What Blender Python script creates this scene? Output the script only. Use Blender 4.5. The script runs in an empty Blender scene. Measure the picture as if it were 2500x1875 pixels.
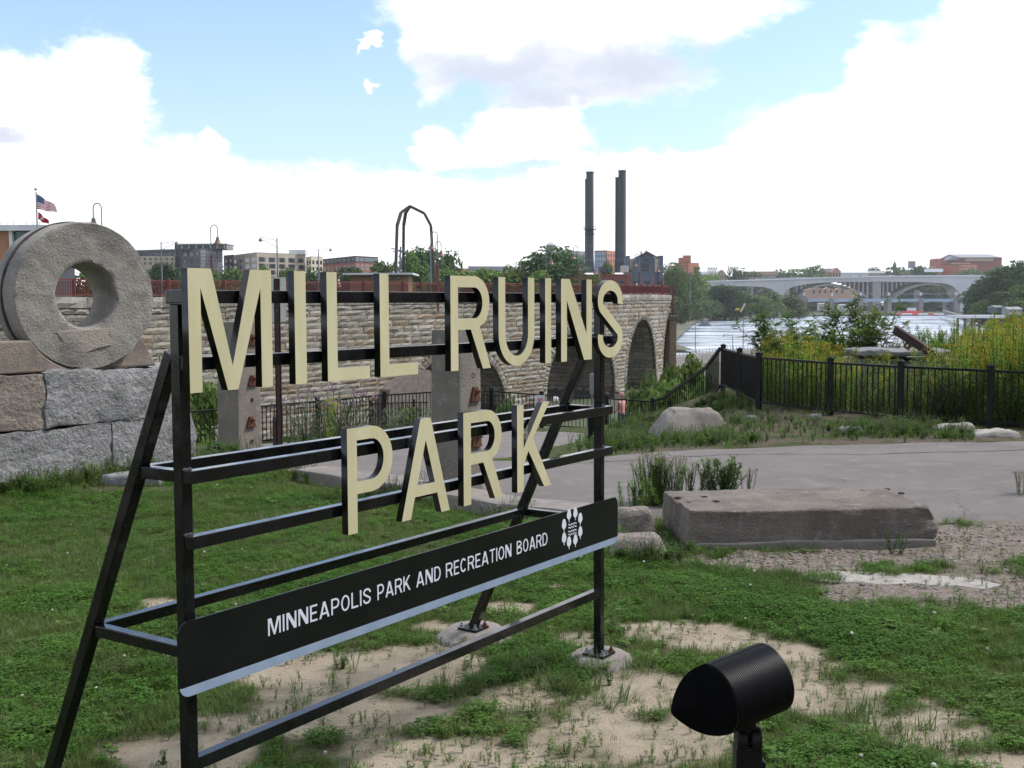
import bpy, bmesh, math, random
import numpy as np
from mathutils import Vector, Matrix, noise as mnoise
random.seed(7); RNG=np.random.default_rng(7)
sc=bpy.context.scene; COL=sc.collection
# ---------------------------------------------------------------- camera
F=2812.44; PITCH=.0699; ROLL=-.0043; EYE=2.0
cam_d=bpy.data.cameras.new('camera'); cam=bpy.data.objects.new('camera',cam_d); COL.objects.link(cam); sc.camera=cam
cam_d.sensor_width=36; cam_d.lens=F/2500*36; cam_d.clip_start=.1; cam_d.clip_end=9000
_f=Vector((0,math.cos(PITCH),-math.sin(PITCH))); _u=Vector((0,math.sin(PITCH),math.cos(PITCH))); _r=Vector((1,0,0))
_R=_r*math.cos(ROLL)+_u*math.sin(ROLL); _U=-_r*math.sin(ROLL)+_u*math.cos(ROLL)
cam.matrix_world=Matrix(((_R.x,_U.x,-_f.x,0),(_R.y,_U.y,-_f.y,0),(_R.z,_U.z,-_f.z,EYE),(0,0,0,1)))
# ---------------------------------------------------------------- light
SUN_AZ=math.radians(78); SUN_EL=math.radians(52)      # azimuth from the view axis (+Y) towards +X
sun_d=bpy.data.lights.new('sun','SUN'); sun=bpy.data.objects.new('sun',sun_d); COL.objects.link(sun)
sun_d.energy=2.7; sun_d.angle=math.radians(11); sun_d.color=(1,.95,.88)
sdv=Vector((math.sin(SUN_AZ)*math.cos(SUN_EL),math.cos(SUN_AZ)*math.cos(SUN_EL),math.sin(SUN_EL)))
sun.rotation_euler=sdv.to_track_quat('Z','Y').to_euler(); sun.location=(0,0,60)
sc.view_settings.view_transform='Standard'; sc.view_settings.look='None'; sc.view_settings.gamma=1
sc.view_settings.exposure=0.5; sc.view_settings.use_curve_mapping=False
W=bpy.data.worlds.new('World'); sc.world=W; W.use_nodes=True
nt=W.node_tree; nt.nodes.clear()
def N(t,tp,**k):
    n=t.nodes.new(tp)
    for a,b in k.items():
        if a[0]=='i' and a[1:].isdigit(): n.inputs[int(a[1:])].default_value=b
        else: setattr(n,a,b)
    return n
def mth(t,op,a,b=None,c=None,clamp=False):
    n=t.nodes.new('ShaderNodeMath'); n.operation=op; n.use_clamp=clamp
    for i,v in enumerate((a,b,c)):
        if v is None: continue
        if isinstance(v,(int,float)): n.inputs[i].default_value=v
        else: t.links.new(v,n.inputs[i])
    return n.outputs[0]
def mixc(t,fac,a,b,mode='MIX'):
    n=t.nodes.new('ShaderNodeMix'); n.data_type='RGBA'; n.blend_type=mode
    for s,v in ((n.inputs[0],fac),(n.inputs[6],a),(n.inputs[7],b)):
        if isinstance(v,(int,float)): s.default_value=v
        elif isinstance(v,(tuple,list)): s.default_value=tuple(v)+(1,)*(4-len(v))
        else: t.links.new(v,s)
    return n.outputs[2]
def mapr(t,v,a,b,c=0,d=1,smooth=True):
    n=t.nodes.new('ShaderNodeMapRange'); n.interpolation_type='SMOOTHSTEP' if smooth else 'LINEAR'
    t.links.new(v,n.inputs[0])
    for i,x in enumerate((a,b,c,d)): n.inputs[i+1].default_value=x
    return n.outputs[0]
out=N(nt,'ShaderNodeOutputWorld'); bg=N(nt,'ShaderNodeBackground'); bg.inputs[1].default_value=.13
sky=N(nt,'ShaderNodeTexSky',sky_type='NISHITA',sun_disc=False,sun_elevation=SUN_EL,sun_rotation=SUN_AZ,air_density=1.0,dust_density=1.2,ozone_density=1.3)
tc=N(nt,'ShaderNodeTexCoord'); sep=N(nt,'ShaderNodeSeparateXYZ'); nt.links.new(tc.outputs['Generated'],sep.inputs[0])
az=mth(nt,'ARCTAN2',sep.outputs[0],sep.outputs[1]); el=mth(nt,'ARCSINE',sep.outputs[2])
mp=N(nt,'ShaderNodeMapping'); mp.inputs['Scale'].default_value=(1,1,1.7); nt.links.new(tc.outputs['Generated'],mp.inputs[0])
def nz(t,vec,scale,det,rough=.55,off=None):
    n=t.nodes.new('ShaderNodeTexNoise'); n.inputs['Scale'].default_value=scale; n.inputs['Detail'].default_value=det; n.inputs['Roughness'].default_value=rough
    if vec is not None: t.links.new(vec,n.inputs['Vector'])
    return n
nb=nz(nt,mp.outputs[0],9,10,.6); nb2=nz(nt,mp.outputs[0],2.6,6,.55); nb3=nz(nt,mp.outputs[0],26,6,.6)
puff=mth(nt,'ADD',mth(nt,'MULTIPLY',mth(nt,'SUBTRACT',nb.outputs[0],.5),2.2),mth(nt,'MULTIPLY',mth(nt,'SUBTRACT',nb3.outputs[0],.5),1.3))
wn=t_=nz(nt,mp.outputs[0],14,5,.6); wsep=N(nt,'ShaderNodeSeparateColor'); nt.links.new(wn.outputs['Color'],wsep.inputs[0])
az0=az; el0=el
az=mth(nt,'ADD',az,mth(nt,'MULTIPLY',mth(nt,'SUBTRACT',wsep.outputs[0],.5),.075)); el=mth(nt,'ADD',el,mth(nt,'MULTIPLY',mth(nt,'SUBTRACT',wsep.outputs[1],.5),.06))
def A2(px,py):   # pixel of the photograph -> direction angles
    u2=(px-1250)/F; v2=(py-937.5)/F
    u=u2*math.cos(ROLL)+v2*math.sin(ROLL); v=-u2*math.sin(ROLL)+v2*math.cos(ROLL); up=-v
    y=math.cos(PITCH)+up*math.sin(PITCH); z=-math.sin(PITCH)+up*math.cos(PITCH)
    return math.atan2(u,y), math.atan2(z,math.hypot(u,y))
def blob(px,py,rx,ry):
    a,e=A2(px,py); ra=rx/F; re=ry/F
    dx=mth(nt,'MULTIPLY',mth(nt,'SUBTRACT',az,a),1/ra); dy=mth(nt,'MULTIPLY',mth(nt,'SUBTRACT',el,e),1/re)
    return mth(nt,'SUBTRACT',1,mth(nt,'ADD',mth(nt,'MULTIPLY',dx,dx),mth(nt,'MULTIPLY',dy,dy)))
BL=[(1430,-90,520,250),(1330,60,420,150),(1100,60,150,130),(1450,190,290,75),(1770,-60,260,130),(1040,120,70,110),
    (898,108,26,20),(880,128,20,16),(892,208,13,17),
    (1090,345,75,60),(1280,320,150,110),(1200,370,130,50),(1050,390,60,30),(1410,400,40,20),
    (90,240,140,120),(240,230,110,130),(80,400,330,210),(270,290,80,200),(420,450,200,130),(520,350,40,35),(640,530,400,130),(800,480,80,70),(1000,560,500,130),(0,180,60,60),
    (2440,170,260,160),(2290,240,240,170),(2120,420,420,200),(1900,450,260,160),(1700,490,300,150),(1560,560,400,150),(2400,450,600,260),(2140,190,110,110)]
fld=None
for b in BL:
    v=blob(*b); fld=v if fld is None else mth(nt,'SMOOTH_MAX',fld,v,.25)
# elsewhere in the sky (outside the view) the same kind of broken cumulus goes on
azw=mth(nt,'ABSOLUTE',az0); outs=mth(nt,'MAXIMUM',mapr(nt,azw,.46,.62),mapr(nt,el,.30,.42))
gen=mth(nt,'MULTIPLY',mth(nt,'SUBTRACT',nb2.outputs[0],.47),7)
fld2=mth(nt,'ADD',mth(nt,'MULTIPLY',fld,mth(nt,'SUBTRACT',1,outs)),mth(nt,'MULTIPLY',gen,outs))
low=mapr(nt,el,.075,-.01,0,2.0)                     # the far cloud bank towards the horizon
fld3=mth(nt,'ADD',mth(nt,'ADD',mth(nt,'MAXIMUM',fld2,-1.6),puff),low)
alpha=mapr(nt,fld3,-.12,.62)
thick=mapr(nt,fld3,.3,1.5)
gr=[(1480,165,480,70),(1180,180,300,62),(1400,222,380,46),(10,345,110,26),(1270,425,90,14)]
gf=None
for b in gr:
    v=mapr(nt,blob(*b),-.3,1.0); gf=v if gf is None else mth(nt,'MAXIMUM',gf,v)
gf=mth(nt,'MULTIPLY',mth(nt,'MULTIPLY',gf,mapr(nt,nb.outputs[0],.25,.6,.5,1)),1,clamp=True)
gf=mth(nt,'MAXIMUM',gf,mth(nt,'MULTIPLY',mth(nt,'MULTIPLY',outs,mapr(nt,nb.outputs[0],.45,.7)),.8))
cc=mixc(nt,gf,(7.4,7.5,7.6),(4.1,4.4,5.1))
skyb=mixc(nt,1.0,sky.outputs[0],(1.14,1.20,1.36),'MULTIPLY')
skyw=mixc(nt,mapr(nt,el,.30,.03,.05,.45),skyb,(4.2,5.2,6.0))
nt.links.new(mixc(nt,alpha,skyw,cc),bg.inputs[0]); nt.links.new(bg.outputs[0],out.inputs[0])
try: W.cycles.sampling_method='MANUAL'; W.cycles.sample_map_resolution=1024
except Exception: pass
# ---------------------------------------------------------------- helpers
def ray(px,py):
    u2=(px-1250)/F; v2=(py-937.5)/F
    u=u2*math.cos(ROLL)+v2*math.sin(ROLL); v=-u2*math.sin(ROLL)+v2*math.cos(ROLL); up=-v
    y=math.cos(PITCH)+up*math.sin(PITCH); z=-math.sin(PITCH)+up*math.cos(PITCH)
    return Vector((u/y,1,z/y))
def P(px,py,d): return ray(px,py)*d+Vector((0,0,EYE))
def PZ(px,py,z): r=ray(px,py); return r*((z-EYE)/r.z)+Vector((0,0,EYE))
def proj(p):
    x,y,z=p[0],p[1],p[2]-EYE
    cf=y*math.cos(PITCH)-z*math.sin(PITCH); up=y*math.sin(PITCH)+z*math.cos(PITCH)
    if cf<=.01: return (-9999,-9999)
    u=x/cf; v=-up/cf
    return 1250+F*(u*math.cos(ROLL)-v*math.sin(ROLL)), 937.5+F*(u*math.sin(ROLL)+v*math.cos(ROLL))
def onplane(px,py,o,n):
    r=ray(px,py); c=Vector((0,0,EYE)); return c+r*((o-c).dot(n)/r.dot(n))
class MB:
    def __init__(s): s.v=[]; s.f=[]; s.mi=[]; s.m=0
    def add(s,vs,fs,m=None):
        b=len(s.v); s.v+= [tuple(v) for v in vs]; s.f+=[tuple(i+b for i in f) for f in fs]; s.mi+=[s.m if m is None else m]*len(fs); return s
    def box(s,c,h,ax=None,m=None):      # centre, half sizes, axes
        c=Vector(c); ax=ax or (Vector((1,0,0)),Vector((0,1,0)),Vector((0,0,1)))
        vs=[c+ax[0]*h[0]*i+ax[1]*h[1]*j+ax[2]*h[2]*k for k in(-1,1) for j in(-1,1) for i in(-1,1)]
        return s.add(vs,[(0,2,3,1),(4,5,7,6),(0,1,5,4),(2,6,7,3),(0,4,6,2),(1,3,7,5)],m)
    def bx(s,x0,x1,y0,y1,z0,z1,m=None): return s.box(((x0+x1)/2,(y0+y1)/2,(z0+z1)/2),(abs(x1-x0)/2,abs(y1-y0)/2,abs(z1-z0)/2),None,m)
    def bar(s,a,b,w,h,up=(0,0,1),m=None):  # rectangular bar
        a=Vector(a); b=Vector(b); d=(b-a); L=d.length; d.normalize(); u=Vector(up)
        sd=d.cross(u); 
        if sd.length<1e-4: sd=d.cross(Vector((0,1,0)))
        sd.normalize(); u2=sd.cross(d).normalized()
        return s.box((a+b)/2,(L/2,w/2,h/2),(d,sd,u2),m)
    def tube(s,pts,r,n=8,caps=True,m=None):
        pts=[Vector(p) for p in pts]; rs=r if isinstance(r,(list,tuple)) else [r]*len(pts)
        base=len(s.v); up=None
        for i,p in enumerate(pts):
            t=(pts[min(i+1,len(pts)-1)]-pts[max(i-1,0)]).normalized()
            if up is None:
                up=t.cross(Vector((0,0,1))); 
                if up.length<.1: up=t.cross(Vector((0,1,0)))
                up.normalize()
            up=(up-t*up.dot(t)).normalized(); w=t.cross(up)
            for k in range(n):
                a=2*math.pi*k/n; s.v.append(tuple(p+(up*math.cos(a)+w*math.sin(a))*rs[i]))
        mm=s.m if m is None else m
        for i in range(len(pts)-1):
            for k in range(n):
                a=base+i*n+k; b=base+i*n+(k+1)%n; s.f.append((a,b,b+n,a+n)); s.mi.append(mm)
        if caps:
            s.f.append(tuple(base+k for k in range(n))[::-1]); s.f.append(tuple(base+(len(pts)-1)*n+k for k in range(n))); s.mi+=[mm,mm]
        return s
    def lathe(s,c,prof,n=16,ax=None,m=None):   # prof list of (r,h) along axis
        c=Vector(c); ax=ax or (Vector((1,0,0)),Vector((0,1,0)),Vector((0,0,1)))
        base=len(s.v); mm=s.m if m is None else m
        for r,h in prof:
            for k in range(n):
                a=2*math.pi*k/n; s.v.append(tuple(c+ax[0]*math.cos(a)*r+ax[1]*math.sin(a)*r+ax[2]*h))
        for i in range(len(prof)-1):
            for k in range(n):
                a=base+i*n+k; b=base+i*n+(k+1)%n; s.f.append((a,b,b+n,a+n)); s.mi.append(mm)
        return s
    def prism(s,poly,o,ex,ey,dv,m=None):   # polygon (2D) in plane (ex,ey) at o, extruded by dv
        o=Vector(o); ex=Vector(ex); ey=Vector(ey); dv=Vector(dv); n=len(poly)
        vs=[o+ex*x+ey*y for x,y in poly]; vs+=[v+dv for v in vs]
        return s.add(vs,[tuple(range(n))[::-1],tuple(range(n,2*n))]+[(i,(i+1)%n,(i+1)%n+n,i+n) for i in range(n)],m)
OFF={}
def mesh_of(name,mb,mats,off=Vector((0,0,0)),smooth=False,fix=True):
    me=bpy.data.meshes.new(name); o=tuple(off)
    me.from_pydata([(v[0]-o[0],v[1]-o[1],v[2]-o[2]) for v in mb.v],[],mb.f)
    for m in (mats if isinstance(mats,(list,tuple)) else [mats]): me.materials.append(m)
    if any(mb.mi): me.polygons.foreach_set('material_index',mb.mi)
    if fix:
        bm=bmesh.new(); bm.from_mesh(me); bmesh.ops.recalc_face_normals(bm,faces=bm.faces); bm.to_mesh(me); bm.free()
    if smooth: me.polygons.foreach_set('use_smooth',[True]*len(me.polygons))
    me.update(); return me
def smooth_by_angle(me,ang=35):
    me.polygons.foreach_set('use_smooth',[True]*len(me.polygons))
    try: me.set_sharp_from_angle(angle=math.radians(ang))
    except Exception: pass
def thing(name,label,cat,loc=(0,0,0),group=None):
    o=bpy.data.objects.new(name,None); o.empty_display_size=.2; COL.objects.link(o); o.location=loc; OFF[o.name]=Vector(loc)
    o['label']=label; o['category']=cat
    if group: o['group']=group
    return o
def part(name,mb,mat,root,smooth=False,bevel=0,ang=None,label=None,fix=True,me=None):
    off=OFF.get(root.name,Vector((0,0,0)))
    if me is None: me=mesh_of(name,mb,mat,off,smooth,fix)
    if ang: smooth_by_angle(me,ang)
    o=bpy.data.objects.new(name,me); COL.objects.link(o); o.parent=root; OFF[o.name]=off
    if bevel:
        m=o.modifiers.new('bevel','BEVEL'); m.width=bevel; m.segments=2; m.limit_method='ANGLE'; m.angle_limit=math.radians(40)
    if label: o['label']=label
    return o
def solo(name,mb,mat,label,cat,loc=(0,0,0),group=None,kind=None,smooth=False,bevel=0,ang=None,fix=True):
    me=mesh_of(name,mb,mat,Vector(loc),smooth,fix)
    if ang: smooth_by_angle(me,ang)
    o=bpy.data.objects.new(name,me); COL.objects.link(o); o.location=loc
    if label: o['label']=label
    if cat: o['category']=cat
    if group: o['group']=group
    if kind: o['kind']=kind
    if bevel:
        m=o.modifiers.new('bevel','BEVEL'); m.width=bevel; m.segments=2; m.limit_method='ANGLE'; m.angle_limit=math.radians(40)
    return o
def inst(name,me,root,loc,rotz=0,scale=(1,1,1),color=None):   # piece sharing mesh data; loc in world
    o=bpy.data.objects.new(name,me); COL.objects.link(o)
    if root is not None: o.parent=root; loc=Vector(loc)-OFF.get(root.name,Vector((0,0,0)))
    o.location=loc; o.rotation_euler=(0,0,rotz); o.scale=scale
    if color: o.color=color
    return o
KIDS={}
def copy_tree(o,loc,rotz=0,label=None,scale=None,kids=None):
    c=o.copy(); COL.objects.link(c); c.location=loc; c.rotation_euler=(0,0,rotz)
    if scale: c.scale=(scale,)*3 if isinstance(scale,(int,float)) else scale
    if label: c['label']=label
    for ch in (kids if kids is not None else o.children):
        k=ch.copy(); COL.objects.link(k); k.parent=c
        for g in list(ch.children):
            q=g.copy(); COL.objects.link(q); q.parent=k
    return c
# ---------------------------------------------------------------- materials
def mat(name,c1,c2=None,scale=3.,rough=.8,bump=0.,bscale=30.,c3=None,metal=0.,spec=.5,grain=0.,coord='Object',rnd=0.,coat=0.,trans=0.,objcol=False,stretch=None,det=8):
    m=bpy.data.materials.new(name); m.use_nodes=True; t=m.node_tree; b=t.nodes['Principled BSDF']
    b.inputs['Roughness'].default_value=rough; b.inputs['Metallic'].default_value=metal; b.inputs['Specular IOR Level'].default_value=spec
    if coat: b.inputs['Coat Weight'].default_value=coat; b.inputs['Coat Roughness'].default_value=.05
    if coord=='World': g=t.nodes.new('ShaderNodeNewGeometry'); vec=g.outputs['Position']
    else: g=t.nodes.new('ShaderNodeTexCoord'); vec=g.outputs[coord]
    if stretch:
        mp=t.nodes.new('ShaderNodeMapping'); mp.inputs['Scale'].default_value=stretch; t.links.new(vec,mp.inputs[0]); vec=mp.outputs[0]
    col=c1+(1,) if len(c1)==3 else c1
    if c2 is not None:
        n=nz(t,vec,scale,det,.6); f=mapr(t,n.outputs[0],.35,.65); col=mixc(t,f,c1,c2)
        if c3 is not None:
            n2=nz(t,vec,scale*3.3,det,.65); col=mixc(t,mapr(t,n2.outputs[0],.52,.7),col,c3)
    if objcol:
        oi=t.nodes.new('ShaderNodeObjectInfo'); col=mixc(t,1.,col if not isinstance(col,tuple) else col,oi.outputs['Color'],'MULTIPLY')
    if rnd:
        oi=t.nodes.new('ShaderNodeObjectInfo'); hs=t.nodes.new('ShaderNodeHueSaturation')
        t.links.new(mapr(t,oi.outputs['Random'],0,1,1-rnd,1+rnd,False),hs.inputs['Value'])
        t.links.new(mapr(t,oi.outputs['Random'],0,1,.5-rnd*.05,.5+rnd*.05,False),hs.inputs['Hue'])
        if isinstance(col,tuple): hs.inputs['Color'].default_value=col
        else: t.links.new(col,hs.inputs['Color'])
        col=hs.outputs[0]
    if grain:
        n3=nz(t,vec,bscale*2,3,.7); col=mixc(t,mapr(t,n3.outputs[0],.3,.7,0,grain,False),col,(.02,.02,.02))
    if isinstance(col,tuple): b.inputs['Base Color'].default_value=col
    else: t.links.new(col,b.inputs['Base Color'])
    if bump:
        nb_=nz(t,vec,bscale,6,.65); bp=t.nodes.new('ShaderNodeBump'); bp.inputs['Strength'].default_value=min(1,bump); bp.inputs['Distance'].default_value=.02 if bump<=1 else .02*bump
        t.links.new(nb_.outputs[0],bp.inputs['Height']); t.links.new(bp.outputs[0],b.inputs['Normal'])
    if trans:
        tr=t.nodes.new('ShaderNodeBsdfTranslucent'); mx=t.nodes.new('ShaderNodeMixShader'); mx.inputs[0].default_value=trans
        if isinstance(col,tuple): tr.inputs[0].default_value=col
        else: t.links.new(col,tr.inputs[0])
        t.links.new(b.outputs[0],mx.inputs[1]); t.links.new(tr.outputs[0],mx.inputs[2]); t.links.new(mx.outputs[0],t.nodes['Material Output'].inputs[0])
    return m
black=mat('black_gloss_paint',(.005,.005,.006),(.008,.008,.010),6,.2,.03,60,spec=.28,coat=.35)
for m__ in (black,):
    t__=m__.node_tree; g__=t__.nodes.new('ShaderNodeNewGeometry'); n__=nz(t__,g__.outputs['Position'],7,7,.7); t__.links.new(mapr(t__,n__.outputs[0],.35,.7,.12,.42),t__.nodes['Principled BSDF'].inputs['Roughness'])
black2=mat('black_satin_paint',(.007,.007,.008),(.011,.011,.012),5,.38,.1,120,spec=.2)
cream=mat('cream_sign_face',(.585,.55,.355),(.53,.495,.305),9,.45,.03,90,c3=(.55,.505,.28),spec=.3,stretch=(1,1,.22),rnd=.03)
dark_side=mat('letter_side_black',(.008,.008,.009),None,rough=.3)
plaque_m=mat('plaque_black',(.006,.007,.007),(.009,.010,.010),4,.3,spec=.25)
stripe_m=mat('plaque_pale_blue_stripe',(.22,.29,.40),(.26,.33,.44),9,.6)
print_m=mat('plaque_white_print',(.62,.66,.74),None,rough=.6)
weld=mat('weld_grey',(.05,.05,.055),(.09,.09,.1),30,.5,.6,80)
galv=mat('galvanized_bolt',(.35,.36,.37),(.22,.22,.23),30,.45,.3,80,metal=.7)
rust=mat('rust',(.13,.045,.02),(.075,.028,.016),14,.9,.7,60,c3=(.2,.08,.035))
dark_rust=mat('dark_rust_steel',(.035,.018,.016),(.06,.03,.025),8,.8,.5,60)
conc=mat('old_concrete',(.32,.285,.25),(.24,.215,.19),3,.95,.8,70,c3=(.37,.34,.30),grain=.35)
conc_col=mat('column_concrete',(.30,.265,.225),(.23,.205,.175),3,.95,1.2,60,c3=(.35,.32,.28),grain=.35)
conc_d=mat('weathered_concrete_block',(.38,.325,.27),(.25,.21,.175),2.5,.95,2.4,60,c3=(.45,.395,.34),grain=.5)
granite=mat('rough_granite',(.41,.41,.41),(.29,.29,.295),3,.9,4.2,17,c3=(.45,.45,.44),grain=.3)
granite_b=mat('brown_granite',(.36,.31,.26),(.26,.22,.185),4,.9,3.5,18,c3=(.30,.27,.235),grain=.35)
mill_m=mat('millstone_burr',(.42,.39,.34),(.25,.235,.205),1.5,.95,1.1,36,c3=(.31,.29,.255),grain=.5)
rockm=mat('grey_boulder',(.27,.275,.28),(.18,.18,.185),3,.92,1.2,20,c3=(.33,.32,.31),grain=.3)
whitest=mat('pale_limestone_slab',(.40,.375,.33),(.31,.29,.255),5,.9,.8,30,grain=.2)
iron=mat('iron_band',(.03,.02,.025),(.05,.035,.035),12,.7,.4,60)
# ================================================================ SIGN
YAW=.9773; SO=Vector((-.898*1.25,3.104*1.25,0)); SD=Vector((math.cos(YAW),math.sin(YAW),0)); ND=Vector((math.sin(YAW),-math.cos(YAW),0)); UZ=Vector((0,0,1))
def S(s,t,z): return SO+SD*s+ND*t+UZ*z
SAX=(SD,ND,UZ)
def sbox(mb,s0,s1,t0,t1,z0,z1,m=None): return mb.box(S((s0+s1)/2,(t0+t1)/2,(z0+z1)/2),((s1-s0)/2,(t1-t0)/2,(z1-z0)/2),SAX,m)
sign=thing('park_sign','tall black steel frame sign with cream letters reading MILL RUINS PARK on the grass','sign',S(1.45,-.3,0))
w=.045
def arc(cx,cy,rx,ry,a0,a1,n):
    return [(cx+rx*math.cos(math.radians(a0+(a1-a0)*i/n)),cy+ry*math.sin(math.radians(a0+(a1-a0)*i/n))) for i in range(n+1)]
def stroke(pts,a):
    L=[];R=[]
    for i,p in enumerate(pts):
        q0=pts[max(i-1,0)]; q1=pts[min(i+1,len(pts)-1)]; dx=q1[0]-q0[0]; dy=q1[1]-q0[1]; l=math.hypot(dx,dy); nx,ny=-dy/l*a/2,dx/l*a/2
        L.append((p[0]+nx,p[1]+ny)); R.append((p[0]-nx,p[1]-ny))
    return L+R[::-1]
GW=dict(M=.9,I=.133,L=.575,R=.71,U=.725,N=.735,S=.655,P=.65,A=.8,K=.73,E=.56,O=.70,D=.68,C=.68,T=.62,B=.68)
def glyph(c,a=.133):
    W=GW[c]; h=a*.9
    if c=='I': return [[(0,0),(a,0),(a,1),(0,1)]]
    if c=='L': return [[(0,0),(W,0),(W,h),(a,h),(a,1),(0,1)]]
    if c=='T': return [[(W/2-a/2,0),(W/2+a/2,0),(W/2+a/2,1-h),(W,1-h),(W,1),(0,1),(0,1-h),(W/2-a/2,1-h)]]
    if c=='E': return [[(0,0),(W,0),(W,h),(a,h),(a,.45),(W*.9,.45),(W*.9,.45+h),(a,.45+h),(a,1-h),(W,1-h),(W,1),(0,1)]]
    if c=='M':
        k=W/2; return [[(0,0),(a*.95,0),(a*.95,.845),(k-.056,0),(k+.056,0),(W-a*.95,.845),(W-a*.95,0),(W,0),(W,1),(W-.24,1),(k,.2),(.24,1),(0,1)]]
    if c=='N': return [[(0,0),(a,0),(a,.74),(W-.19,0),(W,0),(W,1),(W-a,1),(W-a,.33),(.2,1),(0,1)]]
    if c=='U': return [[(0,1)]+arc(W/2,.36,W/2,.36,180,360,20)+[(W,1),(W-a,1)]+arc(W/2,.36,W/2-a,.36-a*.85,360,180,20)+[(a,1)]]
    if c in 'RP':
        lo=.43 if c=='R' else .37; ry=(1-lo)/2; cy=lo+ry; sx=W-ry*.98
        bowl=arc(sx,cy,W-sx,ry,-90,90,18) if c=='P' else arc(sx,cy,W-sx,ry,-50,90,15)
        hole=[(a,lo+h)]+arc(sx,cy,W-sx-a,ry-h,-90,90,16)+[(a,1-h)]
        if c=='P': return [[(0,0),(a,0),(a,lo)]+bowl+[(0,1)],hole]
        return [[(0,0),(a,0),(a,lo),(.36,lo),(W-.13,0),(W+.02,0)]+[(W*.74,lo+.03)]+bowl+[(0,1)],hole]
    if c=='A':
        k=W/2; q=(k-.085)
        xo=lambda y:q*y; xi=lambda y:.145+(k-.145)*y/.78
        return [[(0,0),(.145,0),(xi(.215),.215),(W-xi(.215),.215),(W-.145,0),(W,0),(k+.085,1),(k-.085,1)],[(xi(.33),.33),(k,.78),(W-xi(.33),.33)]]
    if c=='K': return [[(0,0),(a,0),(a,.30),(.235,.46),(W-.155,0),(W,0),(.335,.60),(W-.03,1),(W-.19,1),(a,.50),(a,1),(0,1)]]
    if c=='D': sx=W*.45; return [[(0,0)]+arc(sx,.5,W-sx,.5,-90,90,20)+[(0,1)],[(a,h)]+arc(sx,.5,W-sx-a,.5-h,-90,90,20)+[(a,1-h)]]
    if c=='O': return [arc(W/2,.5,W/2,.5,0,360,28)[:-1],arc(W/2,.5,W/2-a,.5-h,0,360,28)[:-1]]
    if c=='C': return [stroke(arc(W/2,.5,W/2-a/2,.5-a/2,42,318,26),a)]
    if c=='S':
        rx=W/2-a/2; pts=arc(W/2,.735,rx,.265-a/2,-12,205,18)+arc(W/2,.262,rx,.262-a/2,25,-192,18); return [stroke(pts,a)]
    if c=='B':
        return [[(0,0)]+arc(W*.5,.27,W*.5,.27,-90,68,12)+arc(W*.46,.76,W*.47,.24,-62,90,12)+[(0,1)],
            [(a,h)]+arc(W*.5,.27,W*.5-a,.27-h,-90,90,12)+[(a,.54-h)],[(a,.54)]+arc(W*.46,.77,W*.47-a,.23-h,-90,90,12)+[(a,1-h)]]
def glyph_mesh(name,loops,sx,sy,depth,frame,mats,off,ox=0,oy=0):
    """loops in glyph units -> closed slab mesh; frame=(origin,ex,ey,en); front face material 0, sides 1"""
    cu=bpy.data.curves.new(name,'CURVE'); cu.dimensions='2D'; cu.fill_mode='BOTH'; cu.extrude=depth/2
    for lp in loops:
        sp=cu.splines.new('POLY'); sp.points.add(len(lp)-1); sp.use_cyclic_u=True
        for i,(x,y) in enumerate(lp): sp.points[i].co=(ox+x*sx,oy+y*sy,0,1)
    ob=bpy.data.objects.new(name,cu); COL.objects.link(ob)
    dg=bpy.context.evaluated_depsgraph_get(); me=bpy.data.meshes.new_from_object(ob.evaluated_get(dg)); 
    bpy.data.objects.remove(ob); bpy.data.curves.remove(cu)
    me.materials.clear()
    for m in mats: me.materials.append(m)
    o,ex,ey,en=frame; M=Matrix(((ex.x,ey.x,en.x,0),(ex.y,ey.y,en.y,0),(ex.z,ey.z,en.z,0),(0,0,0,1)))
    for p in me.polygons: p.material_index=0 if (p.normal.z>.5 or len(mats)==1) else 1
    me.transform(Matrix.Translation(o-off)@M); me.name=name; me.update(); return me
# posts, legs
for s0 in (0,2.871):
    mb=MB(); sbox(mb,s0,s0+w,-w,0,.062,2.003); part('post',mb,black,sign,bevel=.004)
    mb=MB(); a=S(s0+w/2,-.905+.02,.07); b=S(s0+w/2,-w-.012,1.835); mb.bar(a,b,w,w*1.05,up=ND); part('leg',mb,black,sign,bevel=.004)
    for zz,tl in ((1.415,-.215),(.804,-.50)):
        mb=MB(); sbox(mb,s0+.001,s0+w-.001,tl,-w-.001,zz-.021,zz+.021); part('cross_bar',mb,black,sign,bevel=.003)
for zz,tl in ((1.415,-.235),(.804,-.525)):
    mb=MB(); sbox(mb,.0455,2.8705,tl-.022,tl+.022,zz-.021,zz+.021); part('rear_rail',mb,black,sign,bevel=.003)
mb=MB(); sbox(mb,-.012,2.929,-.05,.045,2.004,2.05); part('top_rail',mb,black,sign,bevel=.004)
for za,zb in ((1.778,1.8225),(1.394,1.439),(1.170,1.214)):
    mb=MB(); sbox(mb,.003,2.929,.001,.045,za,zb); part('front_rail',mb,black,sign,bevel=.003)
mb=MB(); sbox(mb,.0455,2.8705,-w+.001,-.001,.379,.424); part('bottom_rail',mb,black,sign,bevel=.003)
# weld beads (on the joints)
for s0 in (.002,2.88):
    for zz in (1.8225,1.439,1.214):
        wb=MB()
        for k in range(5): sbox(wb,s0+k*.008,s0+k*.008+.009,-.004,.004,zz-.002,zz+.005+.002*(k%2))
        part('weld_bead',wb,weld,sign,bevel=.002)
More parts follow.
